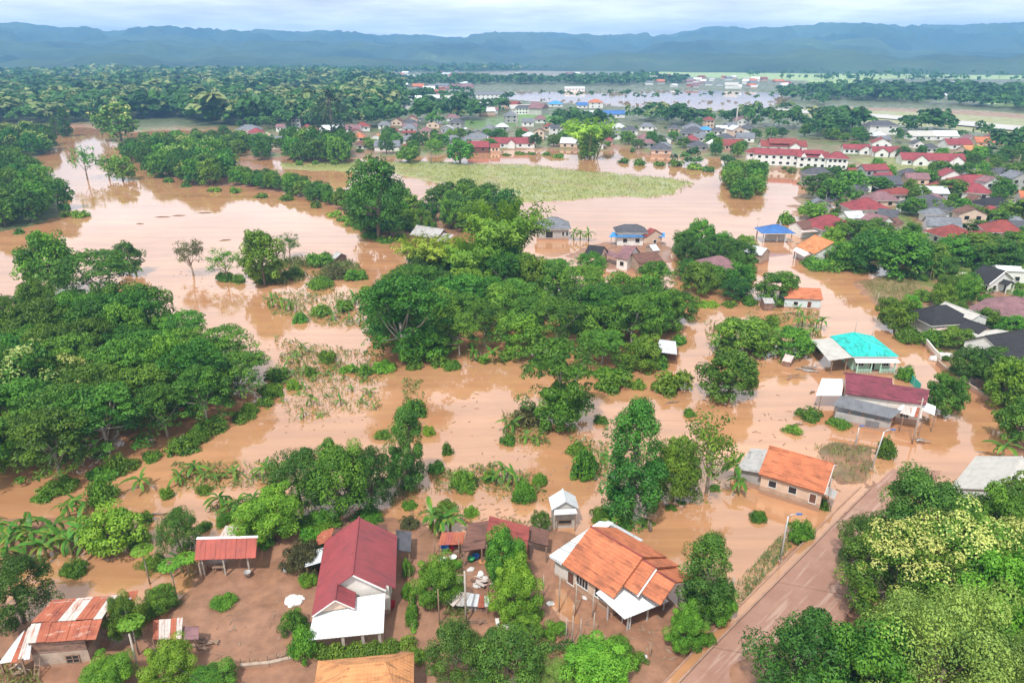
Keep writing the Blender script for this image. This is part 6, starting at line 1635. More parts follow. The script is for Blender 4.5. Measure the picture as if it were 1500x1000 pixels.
PROTO = {}
def proto(key, crown, trunk):
    PROTO.setdefault(key, []).append((crown, trunk))
def make_crown(kind, k, sizefac, seed, H, Rr):
    """returns pos, nrm, size, tint, limb targets; k scales the leaf count"""
    global RNG
    RNG = np.random.default_rng(seed)
    random.seed(seed)
    if kind == 'rain':          # wide layered umbrella of flat pads
        n = 135
        th = RNG.uniform(0, 2*np.pi, n); q = np.sqrt(RNG.uniform(0.0, 1, n)) * Rr * 0.92
        lump = 1 + 0.22 * np.sin(3 * th + seed)
        x, y = np.cos(th) * q * lump, np.sin(th) * q * lump
        dome = np.sqrt(np.clip(1 - (q / (Rr * 1.02))**2, 0, 1))
        layer = RNG.choice([0.0, -0.28, -0.6, -0.95, -1.25], n, p=[0.40, 0.20, 0.16, 0.13, 0.11])
        z = H * (0.60 + 0.36 * dome) + layer * H * 0.55 * (0.4 + 0.6 * (q / Rr)) + RNG.normal(size=n) * 0.3
        C = np.stack([x, y, z], -1); RX = RNG.uniform(0.75, 1.45, n); RZ = RX * 0.50
        pos, nr, i = clump_leaves(C, RX, RZ, int(96 * k), 0.30, (0.65, 1.05), -0.2)
        size = RNG.uniform(0.24, 0.42, len(pos))
    elif kind in ('round', 'teak'):
        n = 90 if kind == 'round' else 110
        d = unit(RNG.normal(size=(n, 3))); d[:, 2] = np.where(d[:, 2] < -0.8, -d[:, 2], d[:, 2])
        lump = 1 + 0.17 * np.sin(2.3 * d[:, 0] * 3 + seed) + 0.12 * np.sin(5 * d[:, 1] + 2 * seed) + RNG.normal(size=n) * 0.07
        C = d * np.array([Rr, Rr, H * 0.45]) * (0.78 * lump * RNG.uniform(0.82, 1.12, n))[:, None] + np.array([0, 0, H * 0.50])
        RX = RNG.uniform(0.6, 1.25, n) * Rr / 4.2; RZ = RX * 0.85
        pos, nr, i = clump_leaves(C, RX, RZ, int(130 * k), 0.22, (0.7, 1.08), -0.6)
        size = RNG.uniform(0.25, 0.46, len(pos))
    elif kind == 'column':
        n = 80
        z = RNG.uniform(0.02, 0.97, n) ** 0.9
        rr = Rr * (np.sin(np.clip(z * 0.9 + 0.12, 0, 1) * np.pi) ** 0.55) * RNG.uniform(0.45, 0.85, n)
        th = RNG.uniform(0, 2*np.pi, n)
        C = np.stack([np.cos(th) * rr, np.sin(th) * rr, z * H], -1)
        RX = RNG.uniform(0.55, 1.05, n) * Rr / 3.0; RZ = RX * 1.05
        pos, nr, i = clump_leaves(C, RX, RZ, int(130 * k), 0.25, (0.65, 1.1), -0.8)
        size = RNG.uniform(0.24, 0.44, len(pos))
    elif kind == 'bush':
        n = 40
        d = unit(RNG.normal(size=(n, 3))); d[:, 2] = np.abs(d[:, 2])
        C = d * np.array([Rr, Rr, H * 0.66]) * RNG.uniform(0.35, 0.85, (n, 1)) + np.array([0, 0, H * 0.08])
        RX = RNG.uniform(0.35, 0.8, n) * Rr / 2.2; RZ = RX * 0.8
        pos, nr, i = clump_leaves(C, RX, RZ, int(85 * k), 0.25, (0.6, 1.1), -0.3)
        size = RNG.uniform(0.18, 0.36, len(pos))
    elif kind == 'thin':        # open crown, branches show through
        n = 44
        d = unit(RNG.normal(size=(n, 3))); d[:, 2] = np.where(d[:, 2] < -0.3, -d[:, 2], d[:, 2])
        C = d * np.array([Rr, Rr, H * 0.36]) * RNG.uniform(0.35, 0.95, (n, 1)) * np.array([1, 1, 1.25]) + np.array([0, 0, H * 0.50])
        RX = RNG.uniform(0.5, 0.95, n) * Rr / 3.2; RZ = RX * 0.8
        pos, nr, i = clump_leaves(C, RX, RZ, int(55 * k), 0.35, (0.3, 1.25), -0.9)
        size = RNG.uniform(0.20, 0.34, len(pos))
    elif kind == 'bamboo':
        n = 85
        th = RNG.uniform(0, 2*np.pi, n); b0 = RNG.uniform(0, 0.28, n) * Rr; out = RNG.uniform(0.35, 1.0, n) * Rr; hh = H * RNG.uniform(0.7, 1.0, n)
        per = int(170 * k)
        t = RNG.uniform(0.06, 1.0, (n, per)) ** 0.8
        r_ = b0[:, None] + out[:, None] * t**2.4
        z = hh[:, None] * (t * 1.12 - 0.20 * t**4)
        a = th[:, None] + RNG.normal(size=(n, per)) * 0.04
        pos = np.stack([np.cos(a) * r_, np.sin(a) * r_, z], -1).reshape(-1, 3) + RNG.normal(size=(n * per, 3)) * 0.28
        nr = np.stack([np.cos(a), np.sin(a), np.full_like(a, 0.9)], -1).reshape(-1, 3) + RNG.normal(size=(n * per, 3)) * 0.4
        size = RNG.uniform(0.4, 0.8, len(pos)); i = np.repeat(np.arange(n), per)
        C = np.stack([np.cos(th) * (b0 + out * 0.5), np.sin(th) * (b0 + out * 0.5), hh * 0.8], -1)
    elif kind == 'casuarina':
        n = 130
        z = RNG.uniform(0.08, 0.98, n)
        rr = Rr * np.clip(np.minimum(z * 3.5, (1.03 - z) * 1.9), 0.05, 1) * np.sqrt(RNG.uniform(0.1, 1, n)); th = RNG.uniform(0, 2*np.pi, n)
        C = np.stack([np.cos(th) * rr, np.sin(th) * rr, z * H], -1); RX = RNG.uniform(0.7, 1.3, n); RZ = RX * 1.4
        pos, nr, i = clump_leaves(C, RX, RZ, int(60 * k), 0.2, (0.4, 1.2), -0.9)
        size = RNG.uniform(0.35, 0.7, len(pos))
    size = size * sizefac
    cl = RNG.uniform(0, 1, i.max() + 1)[i]
    tint = np.zeros((len(pos), 2)); tint[:, 0] = np.clip(0.75 * cl + 0.5 * RNG.uniform(0, 1, len(pos)) - 0.12, 0, 1)
    if kind == 'teak':          # blossom sprays stand on the crown's upper twigs
        tip = (nr[:, 2] > 0.55) & (pos[:, 2] > C[i][:, 2]) & (pos[:, 2] > H * 0.55) & (RNG.uniform(0, 1, i.max() + 1)[i] < 0.72)
        tint[:, 1] = np.where(tip & (RNG.uniform(size=len(pos)) < 0.8), RNG.uniform(0.6, 1.0, len(pos)), 0)
        pos[:, 2] += tint[:, 1] * 0.25
    tg = [tuple(c) for c in C[RNG.choice(len(C), 9, replace=False)]]
    return pos, nr, size, tint, tg
SPEC = {  # kind, height, radius, leaf material, bark, aspect
 'rain': ('rain', 11.0, 5.4, 'rain', 0.55), 'dark': ('round', 9.0, 4.2, 'dark', 0.42), 'bright': ('round', 8.0, 4.2, 'bright', 0.55), 'mid': ('round', 8.0, 4.0, 'mid', 0.5),
 'teak': ('teak', 11.0, 4.8, 'teak', 0.6), 'pale': ('round', 14.0, 7.8, 'pale', 0.5), 'column': ('column', 11.0, 2.7, 'dark', 0.4), 'bush': ('bush', 2.6, 2.2, 'mid', 0.5),
 'brightbush': ('bush', 2.6, 2.2, 'bright', 0.55), 'olivebush': ('bush', 2.6, 2.2, 'olive', 0.35), 'thin': ('thin', 8.0, 3.2, 'mid', 0.5), 'bare': ('thin', 7.0, 3.0, 'olive', 0.4), 'bamboo': ('bamboo', 13.0, 5.5, 'bamboo', 0.30),
 'casuarina': ('casuarina', 22.0, 7.0, 'casuarina', 0.42),
}
LOD = {'near': (1.7, 0.72), 'mid': (0.62, 1.22), 'far': (0.16, 2.2)}
def get_proto(sp, lod, var):
    key = (sp, lod, var)
    if key not in PROTO:
        kind, H, Rr, lm, asp = SPEC[sp]
        k, sf = LOD[lod]
        k *= {'pale': 2.0, 'bright': 1.3}.get(sp, 1.0)
        pos, nr, size, tint, tg = make_crown(kind, k, sf, sum(map(ord, sp)) * 7 + var * 31 + 5, H, Rr)
        crown = leaves_mesh('crown', pos, nr, size, tint, LM[lm], asp)
        h0 = {'rain': 0.5, 'bush': 0.2, 'bamboo': 0.1, 'column': 0.8, 'casuarina': 0.9}.get(kind, 0.5) * H
        if kind == 'bamboo':
            mb = MB()
            for t in tg * 2:
                a = Vector((t[0] * 0.3 + random.uniform(-.6, .6), t[1] * 0.3 + random.uniform(-.6, .6), -0.5))
                mb.tube([a, a.lerp(Vector(t), 0.55) + Vector((0, 0, 1.2)), t], [0.10, 0.08, 0.04], 5)
            tr = mb.mesh('culms', M_stem)
        else:
            tr = trunk_mesh('trunk', h0, {'rain': 0.26, 'bush': 0.07, 'thin': 0.15}.get(kind, 0.24), tg, M_palebark if sp in ('rain', 'thin', 'bare') else M_bark, (random.uniform(-.5, .5), random.uniform(-.5, .5)) if kind not in ('bush',) else (0, 0))
        PROTO[key] = (crown, tr, H, Rr)
    return PROTO[key]
NVAR = {'rain': 3, 'dark': 3, 'mid': 3, 'bright': 2, 'teak': 2, 'bush': 3}
_tree_i = [0]
def tree(sp, p, h, w, label, group=None, name=None, cat=None, rz=None, tilt=0.0):
    """plant of species sp at p; h its height, w its crown width in metres"""
    _tree_i[0] += 1
    dist = math.hypot(p[0], p[1])
    lod = 'near' if dist < 88 else ('mid' if dist < 260 else 'far')
    crown, tr, H, Rr = get_proto(sp, lod, _tree_i[0] % NVAR.get(sp, 1))
    bush = SPEC[sp][0] == 'bush'
    nm = name or {'bamboo': 'bamboo_clump', 'bush': 'bush'}.get(SPEC[sp][0], sp_name.get(sp, 'tree'))
    rt = empty(nm, (p[0], p[1], max(gz(p), -0.6) if len(p) < 3 else p[2]), random.uniform(0, 6.28) if rz is None else rz, label, cat or ('bush' if bush else 'bamboo' if sp == 'bamboo' else 'tree'), group)
    rt.rotation_euler[0] = tilt
    rt.scale = (w / (2 * Rr), w / (2 * Rr), h / H)
    link(bpy.data.objects.new('crown', crown), rt)
    link(bpy.data.objects.new('stem' if bush else 'culms' if sp == 'bamboo' else 'trunk', tr), rt)
    return rt
sp_name = {'rain': 'rain_tree', 'dark': 'mango_tree', 'mid': 'leafy_tree', 'bright': 'bright_tree', 'teak': 'teak_tree', 'pale': 'pale_tree', 'column': 'column_tree', 'thin': 'thin_tree', 'bare': 'bare_tree', 'casuarina': 'casuarina_tree'}
def T(sp, x, yb, yt, wpx, label, group=None, **kw):
    """tree given by photograph column, base row, top row and crown width in pixels"""
    p = G(x, yb, 0.0)
    z = max(gz(p), -0.6)
    h = max(height_at(p, yt) - z, 0.6)
    return tree(sp, (p.x, p.y), h, metres(p, wpx), label, group, **kw)

# ---- banana plants: stem and separate leaves
def banana_leaf_mesh(L_, droop, wid, tatter, seed):
    rg = np.random.default_rng(seed)
    n = 7
    t = np.linspace(0, 1, n)
    x = L_ * (t - 0.12 * t**3 * droop)
    z = L_ * (0.75 * t - (0.62 + 0.45 * droop) * t**2)
    w = wid * np.sin(np.clip(t * 0.93 + 0.05, 0, 1) * np.pi) ** 0.6
    w[0] = 0.05
    V, F, Cc = [], [], []
    for i in range(n):
        f = 0.10 * wid
        jl, jr = rg.uniform(1 - tatter, 1), rg.uniform(1 - tatter, 1)
        V += [(x[i], w[i] * jl, z[i] - f * 0.8), (x[i], 0, z[i] + f * 0.4), (x[i], -w[i] * jr, z[i] - f * 0.8)]
        for _ in range(3): Cc.append((float(np.clip(0.4 + 0.5 * t[i] * 0 + rg.uniform(-.15, .15), 0, 1)), float(0.7 if rg.uniform() < tatter * 0.35 else 0), 0, 1))
    for i in range(n - 1):
        b = 3 * i
        F += [(b, b + 1, b + 4, b + 3), (b + 1, b + 2, b + 5, b + 4)]
    return np_mesh('leaf', np.array(V), np.array(F), LM['banana'], True, np.array(Cc))
BLEAF = [banana_leaf_mesh(2.3, 0.2, 0.30, 0.35, 1), banana_leaf_mesh(2.1, 0.7, 0.28, 0.55, 2), banana_leaf_mesh(1.9, 1.2, 0.27, 0.7, 3), banana_leaf_mesh(1.6, -0.25, 0.22, 0.15, 4)]
mb_ = MB(); mb_.tube([(0, 0, -1.5), (0.03, 0, 0.9), (0.02, 0.02, 2.0)], [0.19, 0.15, 0.10], 7); BSTEM = mb_.mesh('stem', M_stem, True)
BGROUP = 'banana plants standing in the flood'
def banana(x, y, s, label, group=None, n=11, drown=0.0, spread=1.0, p=None):
    q = p if p is not None else G(x, y, 0.0)
    z = max(gz(q), -0.2) - drown
    rt = empty('banana_plant', (q[0], q[1], z), random.uniform(0, 6.28), label, 'banana plant', group)
    rt.scale = (s, s, s)
    link(bpy.data.objects.new('stem', BSTEM), rt)
    for i in range(n):
        o = bpy.data.objects.new('leaf', BLEAF[3] if i == 0 else random.choice(BLEAF[:3]))
        link(o, rt)
        up = 0.55 if i == 0 else random.uniform(-0.75, 0.45)
        o.location = (0, 0, 1.85 + random.uniform(-0.15, 0.1))
        o.rotation_euler = (random.uniform(-.2, .2), -up, i * 2.399 + random.uniform(-.3, .3))
        k = random.uniform(0.75, 1.1) * spread
        o.scale = (k, k, k)
    return rt

# ---- feathery palms
def frond_mesh(L_, seed, droop):
    rg = np.random.default_rng(seed)
    P, N, S, A = [], [], [], []
    for i in range(30):
        t = (i + 1) / 30
        for sgn in (-1, 1):
            P.append((L_ * t * 0.95, sgn * 0.30 * (1 - 0.6 * t), L_ * (0.5 * t - (0.5 + droop) * t**2) - 0.10))
            N.append((rg.normal() * .2, sgn * 0.5, 1)); S.append(0.75 * (1.1 - 0.55 * t)); A.append((0.5, sgn, -0.45))
    tint = np.zeros((len(P), 2)); tint[:, 0] = rg.uniform(0.2, 0.9, len(P))
    return leaves_mesh('frond', np.array(P), np.array(N), np.array(S), tint, LM['palm'], 0.16, np.array(A))
FROND = [frond_mesh(2.8, 1, 0.15), frond_mesh(2.8, 2, 0.5), frond_mesh(2.6, 3, 0.9)]
def palm(x, yb, yt, label, group=None, n=14):
    p = G(x, yb, 0); z = max(gz(p), -0.3)
    h = max(2.0, height_at(p, yt) - z - 1.0)
    rt = empty('palm_tree', (p.x, p.y, z), random.uniform(0, 6), label, 'palm', group)
    mb = MB(); mb.tube([(0, 0, -1), (0.15, 0.1, h * 0.5), (0.1, 0, h)], [0.22, 0.16, 0.13], 7); mb.build('trunk', M_palebark, rt, True)
    for i in range(n):
        o = bpy.data.objects.new('frond', random.choice(FROND)); link(o, rt)
        o.location = (0.1, 0, h); o.rotation_euler = (0, -random.uniform(-0.5, 0.75), i * 2.399)
    return rt
def papaya(x, yb, yt, label):
    p = G(x, yb, 0); z = max(gz(p), -0.3); h = height_at(p, yt) - z
    rt = empty('papaya_tree', (p.x, p.y, z), random.uniform(0, 6), label, 'papaya tree')
    mb = MB(); mb.tube([(0, 0, -0.6), (0.05, 0, h * 0.5), (0, 0.05, h - 0.4)], [0.10, 0.08, 0.06], 6); mb.build('trunk', M_palebark, rt, True)
    P, N, S = [], [], []
    for i in range(150):
        a = i * 2.399; r_ = 0.25 + 0.95 * math.sqrt((i % 50) / 50); P.append((math.cos(a) * r_, math.sin(a) * r_, h - 0.1 - 0.35 * r_ + random.uniform(-.12, .15))); N.append((math.cos(a) * .4, math.sin(a) * .4, 1)); S.append(0.42)
    t = np.zeros((150, 2)); t[:, 0] = np.random.default_rng(3).uniform(0.3, 1, 150)
    link(bpy.data.objects.new('crown', leaves_mesh('crown', np.array(P), np.array(N), np.array(S), t, LM['bright'], 0.8)), rt)

# ================================================================== PLANTING
AUTO = []          # plants whose label is written from what stands next to them
ORDN = ['', 'second ', 'third ', 'fourth ', 'fifth ', 'sixth ', 'seventh ', 'eighth ', 'ninth ', 'tenth ', 'eleventh ', 'twelfth ', 'thirteenth ', 'fourteenth ', 'fifteenth ', 'sixteenth ', 'seventeenth ', 'eighteenth ', 'nineteenth ', 'twentieth ']
ORDP = ['first', 'second', 'third', 'fourth', 'fifth', 'sixth', 'seventh', 'eighth', 'ninth', 'tenth', 'eleventh', 'twelfth', 'thirteenth', 'fourteenth', 'fifteenth', 'sixteenth', 'seventeenth', 'eighteenth', 'nineteenth', 'twentieth', 'twenty-first', 'twenty-second', 'twenty-third', 'twenty-fourth']
DESC = {'rain': 'spreading green tree', 'dark': 'dense dark green tree', 'mid': 'leafy green tree', 'bright': 'bright green tree', 'teak': 'cream flowering tree', 'pale': 'pale grey-green tree', 'column': 'slim dark green tree', 'bush': 'low green bush', 'brightbush': 'bright green bush', 'olivebush': 'olive brown bush', 'thin': 'thin open tree', 'bare': 'greyish thin tree', 'bamboo': 'feathery bamboo clump', 'casuarina': 'tall dark casuarina'}
def landmark_phrase(label):
    ws = label.split()
    cut = {'with', 'beside', 'behind', 'in', 'standing', 'under', 'at', 'between', 'just', 'rising', 'above', 'touching', 'joining', 'joined', 'on', 'alone', 'half', 'tucked', 'stepping', 'lying', 'sheltering', 'past', 'next', 'of', 'below', 'cut', 'among', 'near', 'across', 'facing', 'by', 'over', 'round', 'against', 'seen'}
    out = []
    for w_ in ws:
        if w_ in cut and len(out) >= 2: break
        out.append(w_.rstrip(','))
        if w_.endswith(',') or len(out) >= 4: break
    return 'the ' + ' '.join(out)
LANDMARKS = []
def collect_landmarks():
    for o in COL.objects:
        if o.parent is None and o.get('category') in ('house', 'barn', 'shed', 'hut', 'shelter', 'stall', 'school', 'hall', 'building'):
            rad_ = 0.0
            for c in o.children:
                if c.type == 'MESH' and c.name.split('.')[0] in ('wall', 'roof'):
                    rad_ = max(rad_, max(math.hypot(v[0], v[1]) for v in c.bound_box) * 0.8)
            LANDMARKS.append((o.location.x, o.location.y, max(rad_, 2.5), None if 'auto' in o else landmark_phrase(o['label'])))
            if 'auto' in o:
                AUTO.append((o, o['auto'], rad_)); del o['auto']
collect_landmarks()
def AT(sp, x, yb, yt, wpx, desc=None, group=None, **kw):
    o = T(sp, x, yb, yt, wpx, 'x', group, **kw)
    AUTO.append((o, desc or DESC[sp], o.scale.z * SPEC[sp][1]))
    return o
def auto_labels():
    slots = {}
    for o, desc, h in AUTO:
        x, y = o.location.x, o.location.y
        near = sorted(((math.hypot(x - a, y - b) - r_, a, b, ph) for a, b, r_, ph in LANDMARKS if ph), key=lambda t: t[0])[0]
        _, a, b, ph = near
        dx, dy = x - a, (y - b) * 0.8
        rel = ('behind' if dy > 0 else 'in front of') if abs(dy) > abs(dx) else ('on the road side of' if dx * (1 if x < 40 else -1) > 0 else 'on the river side of')
        rel = rel if abs(dy) > abs(dx) else 'beside'
        if near[0] > 25: rel = 'some way ' + rel if rel != 'beside' else 'some way off from'
        slots.setdefault((desc, rel, ph), []).append((h, o))
    for (desc, rel, ph), lst in slots.items():
        lst.sort(key=lambda t: -t[0])
        for i, (h, o) in enumerate(lst):
            pre = '' if len(lst) == 1 else ('tallest ' if i == 0 else ORDN[min(i, 19)] + 'tallest ')
            o['label'] = f'{pre}{desc} {rel} {ph}'

def poisson(poly_px, spacing, seed, tries=6000):
    P = ground_poly(poly_px)
    xs, ys = [p[0] for p in P], [p[1] for p in P]
    rg = np.random.default_rng(seed)
    X = rg.uniform(min(xs), max(xs), tries); Y = rg.uniform(min(ys), max(ys), tries)
    ok = signed_dist(X, Y, P) > 0
    pts = []
    for x, y in zip(X[ok], Y[ok]):
        if all((x - a)**2 + (y - b)**2 > spacing**2 for a, b in pts):
            pts.append((x, y))
    return pts
def grove(poly_px, spacing, species, hr_, wr_, place, origin, seed, clear=True, nrow=7, group=None):
    """fill a patch of ground; labels count the trees row by row starting from a landmark (origin +1: from the picture's right)"""
    rg = random.Random(seed)
    pts = poisson(poly_px, spacing, seed)
    if clear:
        pts = [p for p in pts if all(math.hypot(p[0] - a, p[1] - b) > r_ + 1.0 for a, b, r_, _ in LANDMARKS)]
    pts.sort(key=lambda p: p[1])
    rows = [pts[i:i + nrow] for i in range(0, len(pts), nrow)]
    for ri, row in enumerate(rows):
        row.sort(key=lambda p: p[0] * (-1 if origin[0] > 0 else 1))
        for ti, p in enumerate(row):
            sp = rg.choices([s[0] for s in species], [s[1] for s in species])[0]
            rn = 'front row' if ri == 0 else f'{ORDP[min(ri, 23)]} row'
            o = tree(sp, p, rg.uniform(*hr_) * (0.55 if 'bush' in sp else 1), rg.uniform(*wr_) * (0.6 if 'bush' in sp else 1), f'{DESC[sp]} in {place}, {rn}, {ORDP[min(ti, 23)]} from {origin[1]}', group or ('trees of ' + place))

# ---- the large groves standing in the flood
grove([(-70,492),(60,482),(120,480),(210,492),(295,520),(356,545),(382,574),(344,610),(292,632),(236,660),(148,690),(60,712),(-70,734)], 6.0, [('rain', 7), ('mid', 2), ('bright', 0.5), ('teak', 0.3)], (8.5, 14.0), (8.0, 12.5), 'the broad flooded grove', (1, 'open water'), 11)
grove([(556,522),(650,526),(720,518),(790,524),(880,535),(935,526),(985,486),(1003,455),(940,442),(850,432),(790,420),(740,404),(660,392),(602,424),(570,470)], 6.4, [('rain', 4), ('mid', 4), ('dark', 1.5), ('bright', 1.2), ('column', 0.5)], (7.5, 12.5), (7.5, 11.5), 'the central grove', (1, 'the zinc roofed hut'), 12)
grove([(-90,342),(30,332),(90,314),(86,286),(52,262),(20,250),(-90,255)], 8.0, [('dark', 4), ('mid', 3), ('rain', 1)], (9, 14), (9, 13), 'the wooded river bank', (1, 'the river'), 13)
grove([(-60,212),(40,206),(82,214),(62,228),(-60,236)], 9.0, [('dark', 3), ('teak', 2)], (11, 15), (10, 13), 'the upstream wood', (1, 'the river'), 14)
grove([(512,330),(560,350),(612,352),(640,345),(628,318),(560,300),(520,302)], 6.5, [('mid', 3), ('dark', 2), ('bush', 1)], (6, 10), (7, 10), 'the river tree thicket', (1, 'the grey shed'), 15)
grove([(640,330),(700,350),(742,342),(745,312),(690,296),(640,300)], 7.5, [('dark', 3), ('mid', 2)], (9, 12), (9, 12), 'the dark bamboo thicket', (1, 'the bright water'), 16)
grove([(345,272),(400,280),(470,297),(505,308),(505,300),(470,288),(400,270),(350,262)], 5.0, [('dark', 3), ('mid', 3)], (5.5, 8), (6, 8), 'the river hedgerow', (1, 'the big river tree'), 17)
grove([(188,236),(240,262),(300,275),(335,268),(335,238),(280,226),(205,226)], 8.0, [('mid', 3), ('dark', 3), ('teak', 1)], (10, 14), (10, 13), 'the river spit wood', (1, 'the hedgerow'), 18)
grove([(205,214),(330,206),(395,216),(395,236),(330,228),(240,222)], 10.0, [('mid', 3), ('dark', 3)], (8, 12), (9, 12), 'the far tree belt', (1, 'the pale lane'), 19)
grove([(425,238),(500,240),(505,224),(430,222)], 8.0, [('dark', 3), ('mid', 1)], (12, 16), (11, 14), 'the dark field clump', (1, 'the white roofs'), 20)
grove([(1010,426),(1060,440),(1100,436),(1100,392),(1120,384),(1080,362),(1000,360),(1005,395)], 7.0, [('dark', 3), ('mid', 4)], (6, 10), (7, 10), 'the taupe roof grove', (1, 'the flooded street'), 21)
grove([(1085,292),(1112,282),(1118,262),(1090,256),(1062,262)], 9.0, [('mid', 2), ('bright', 1)], (7, 10), (9, 12), 'the field end clump', (1, 'the flooded street'), 22)

# ---- single trees in the foreground
T('column', 1027, 905, 783, 80, 'dark conical tree at the water edge beside the long orange tiled house')
T('bright', 1002, 952, 892, 56, 'small bright green tree standing on the verge below the dark conical tree')
T('bright', 1052, 910, 864, 52, 'small bright green tree between the dark conical tree and the road')
T('bright', 642, 884, 822, 70, 'round bright green tree in the fenced yard of the collapsed hut')
T('mid', 738, 868, 776, 70, 'tall leafy tree in front of the weathered red shed')
T('bright', 755, 908, 828, 72, 'bright bushy tree beside the white stone table')
T('mid', 772, 945, 902, 46, 'small round tree below the white stone table')
T('dark', 668, 1002, 918, 92, 'dark round mango tree at the bottom of the muddy lane')
T('dark', 745, 1015, 922, 110, 'dark spreading mango tree at the bottom edge, next to the round mango')
T('bright', 872, 1014, 954, 110, 'bright lime green tree at the bottom edge below the fence posts')
T('pale', 812, 1020, 968, 60, 'pale green shrub tree between the mango and the lime green tree')
T('brightbush', 812, 932, 905, 40, 'bright green bush among the bare fence posts')
T('bush', 905, 955, 926, 46, 'dark green bush at the garden fence below the carport')
T('dark', 36, 912, 812, 108, 'dark mango tree on the bank beside the rusty barn')
T('mid', 192, 940, 870, 56, 'upright leafy tree against the end of the rusty barn')
T('bright', 254, 1004, 948, 74, 'lime green tree below the half rusted lean-to')
T('bright', 162, 1016, 968, 80, 'bright green tree at the bottom edge below the rusty barn')
T('mid', 312, 1022, 986, 84, 'leafy tree top at the bottom edge near the mud flat')
T('mid', 238, 892, 860, 52, 'low leafy tree on the mud beside the half rusted lean-to')
T('dark', 266, 806, 744, 58, 'dark green tree on the water edge behind the papaya trees')
T('bright', 402, 792, 716, 92, 'big bright green tree behind the red-brown open shed')
T('olivebush', 443, 838, 776, 70, 'olive green shrub beside the crimson gable house')
T('brightbush', 458, 806, 762, 40, 'yellow green shrub at the back corner of the crimson gable house')
T('bush', 432, 928, 884, 46, 'green shrub on the mud flat edge by the crimson gable house')
T('bush', 446, 968, 902, 46, 'tall dark shrub at the end of the clipped hedge')
T('brightbush', 328, 888, 868, 40, 'small bright green bush alone on the mud flat')
T('bright', 166, 806, 748, 84, 'bright green tree on the bank among the banana plants')
T('bush', 205, 798, 768, 40, 'low green shrub at the end of the bank')
T('bush', 110, 838, 812, 44, 'green shrub on the shore above the rusty barn')
T('brightbush', 388, 800, 776, 34, 'light green shrub between the stall and the big bright tree')
T('bush', 372, 760, 738, 34, 'green shrub behind the blue fronted stall')
T('bush', 470, 770, 742, 40, 'dark shrub behind the crimson gable house')
T('brightbush', 452, 860, 834, 30, 'light green shrub at the side of the crimson gable house')
T('bush', 215, 905, 880, 36, 'green shrub by the barn end and the lean-to')
T('bush', 700, 788, 766, 34, 'green shrub behind the brown shed')
T('brightbush', 668, 835, 818, 24, 'weedy shrub before the rusty shed bench')
T('bush', 786, 905, 884, 26, 'dark shrub at the fence by the white stone table')
T('brightbush', 845, 965, 944, 40, 'light green shrub in the garden hedge bank')
T('bush', 930, 975, 955, 40, 'green shrub at the end of the garden hedge bank')
T('bush', 1035, 945, 925, 30, 'low shrub on the verge above the drain')
T('olivebush', 600, 772, 752, 36, 'olive shrub at the head of the muddy lane')
T('bush', 612, 968, 945, 30, 'dark shrub at the foot of the lane fence')
T('bush', 480, 795, 775, 24, 'shrub squeezed behind the rear roof of the crimson house')
T('bush', 880, 760, 735, 40, 'green weedy bush in the flood behind the zinc end roof')
T('bush', 655, 745, 728, 40, 'low bush in the water behind the big banana')
T('bush', 1110, 760, 742, 30, 'small bush in the water before the orange roadside house')
T('bush', 1170, 790, 752, 46, 'round shrub beside the street lamp on the verge')
T('bush', 560, 640, 625, 30, 'ragged bush in the channel past the drowned plantation')
T('bush', 470, 420, 400, 44, 'bush at the shore of the drowned corn')
T('bush', 520, 408, 388, 40, 'bush beside the field hut')
T('bush', 440, 470, 452, 30, 'weedy bush in the drowned garden')
T('bush', 555, 455, 430, 36, 'bush on the corner of the drowned garden')
T('bush', 330, 410, 392, 30, 'weedy bush at the foot of the thin river trees')
T('bush', 225, 828, 808, 50, 'low green bush on the water edge by the papaya trees')
T('bush', 598, 878, 845, 22, 'narrow green shrub along the crimson house side fence')
T('bush', 603, 915, 880, 24, 'green shrub by the lane fence below the crimson house eave')
T('bush', 597, 842, 812, 22, 'dark green shrub by the rear fence of the crimson house')
T('dark', 792, 778, 748, 32, 'small dark tree behind the red shed extension')
T('dark', 442, 746, 654, 88, 'dense mango tree on the water side of the mango clump')
T('mid', 500, 752, 646, 98, 'largest dense mango tree in the middle of the mango clump')
T('dark', 545, 740, 652, 80, 'dense mango tree at the end of the mango clump, next to the slim tree')
T('column', 598, 716, 598, 64, 'slim tall tree standing in the flood beside the mango clump')
T('bush', 607, 606, 576, 42, 'round green bush alone in the flood above the slim tree')
T('bush', 152, 732, 688, 48, 'dark rounded bush in the water below the broad grove')
T('bush', 640, 690, 668, 30, 'low dark bush in the flood at the foot of the slim tree')
T('column', 922, 758, 586, 96, 'tall drooping dark tree standing in the flood')
T('mid', 985, 732, 640, 80, 'leafy tree between the tall drooping tree and the open crowned tree')
T('thin', 1034, 722, 598, 100, 'open crowned tree beside the orange roadside house')
T('bush', 857, 694, 645, 52, 'ragged bush in the flood before the tall drooping tree')
T('olivebush', 770, 620, 578, 52, 'olive brown bush in the flood at the tip of the central grove')
T('rain', 822, 622, 500, 105, 'light green spreading tree at the tip of the central grove')
T('bright', 822, 625, 560, 70, 'bushy bright tree at the waterline at the tip of the central grove')
T('rain', 595, 530, 408, 125, 'big spreading tree with a visible trunk at the corner of the central grove')
T('bright', 938, 540, 492, 56, 'lime green tree at the edge of the central grove by the zinc hut')
T('brightbush', 985, 570, 528, 62, 'vine covered green mound in the flood')
T('brightbush', 900, 566, 532, 60, 'leaning green bush at the edge of the central grove')
T('mid', 1067, 582, 514, 88, 'round grey-green tree standing in the flood')
T('bush', 678, 714, 678, 46, 'yellow green bush in the flood behind the big banana')
T('bush', 768, 730, 694, 42, 'ragged green bush in the flood near the tiny zinc hut')
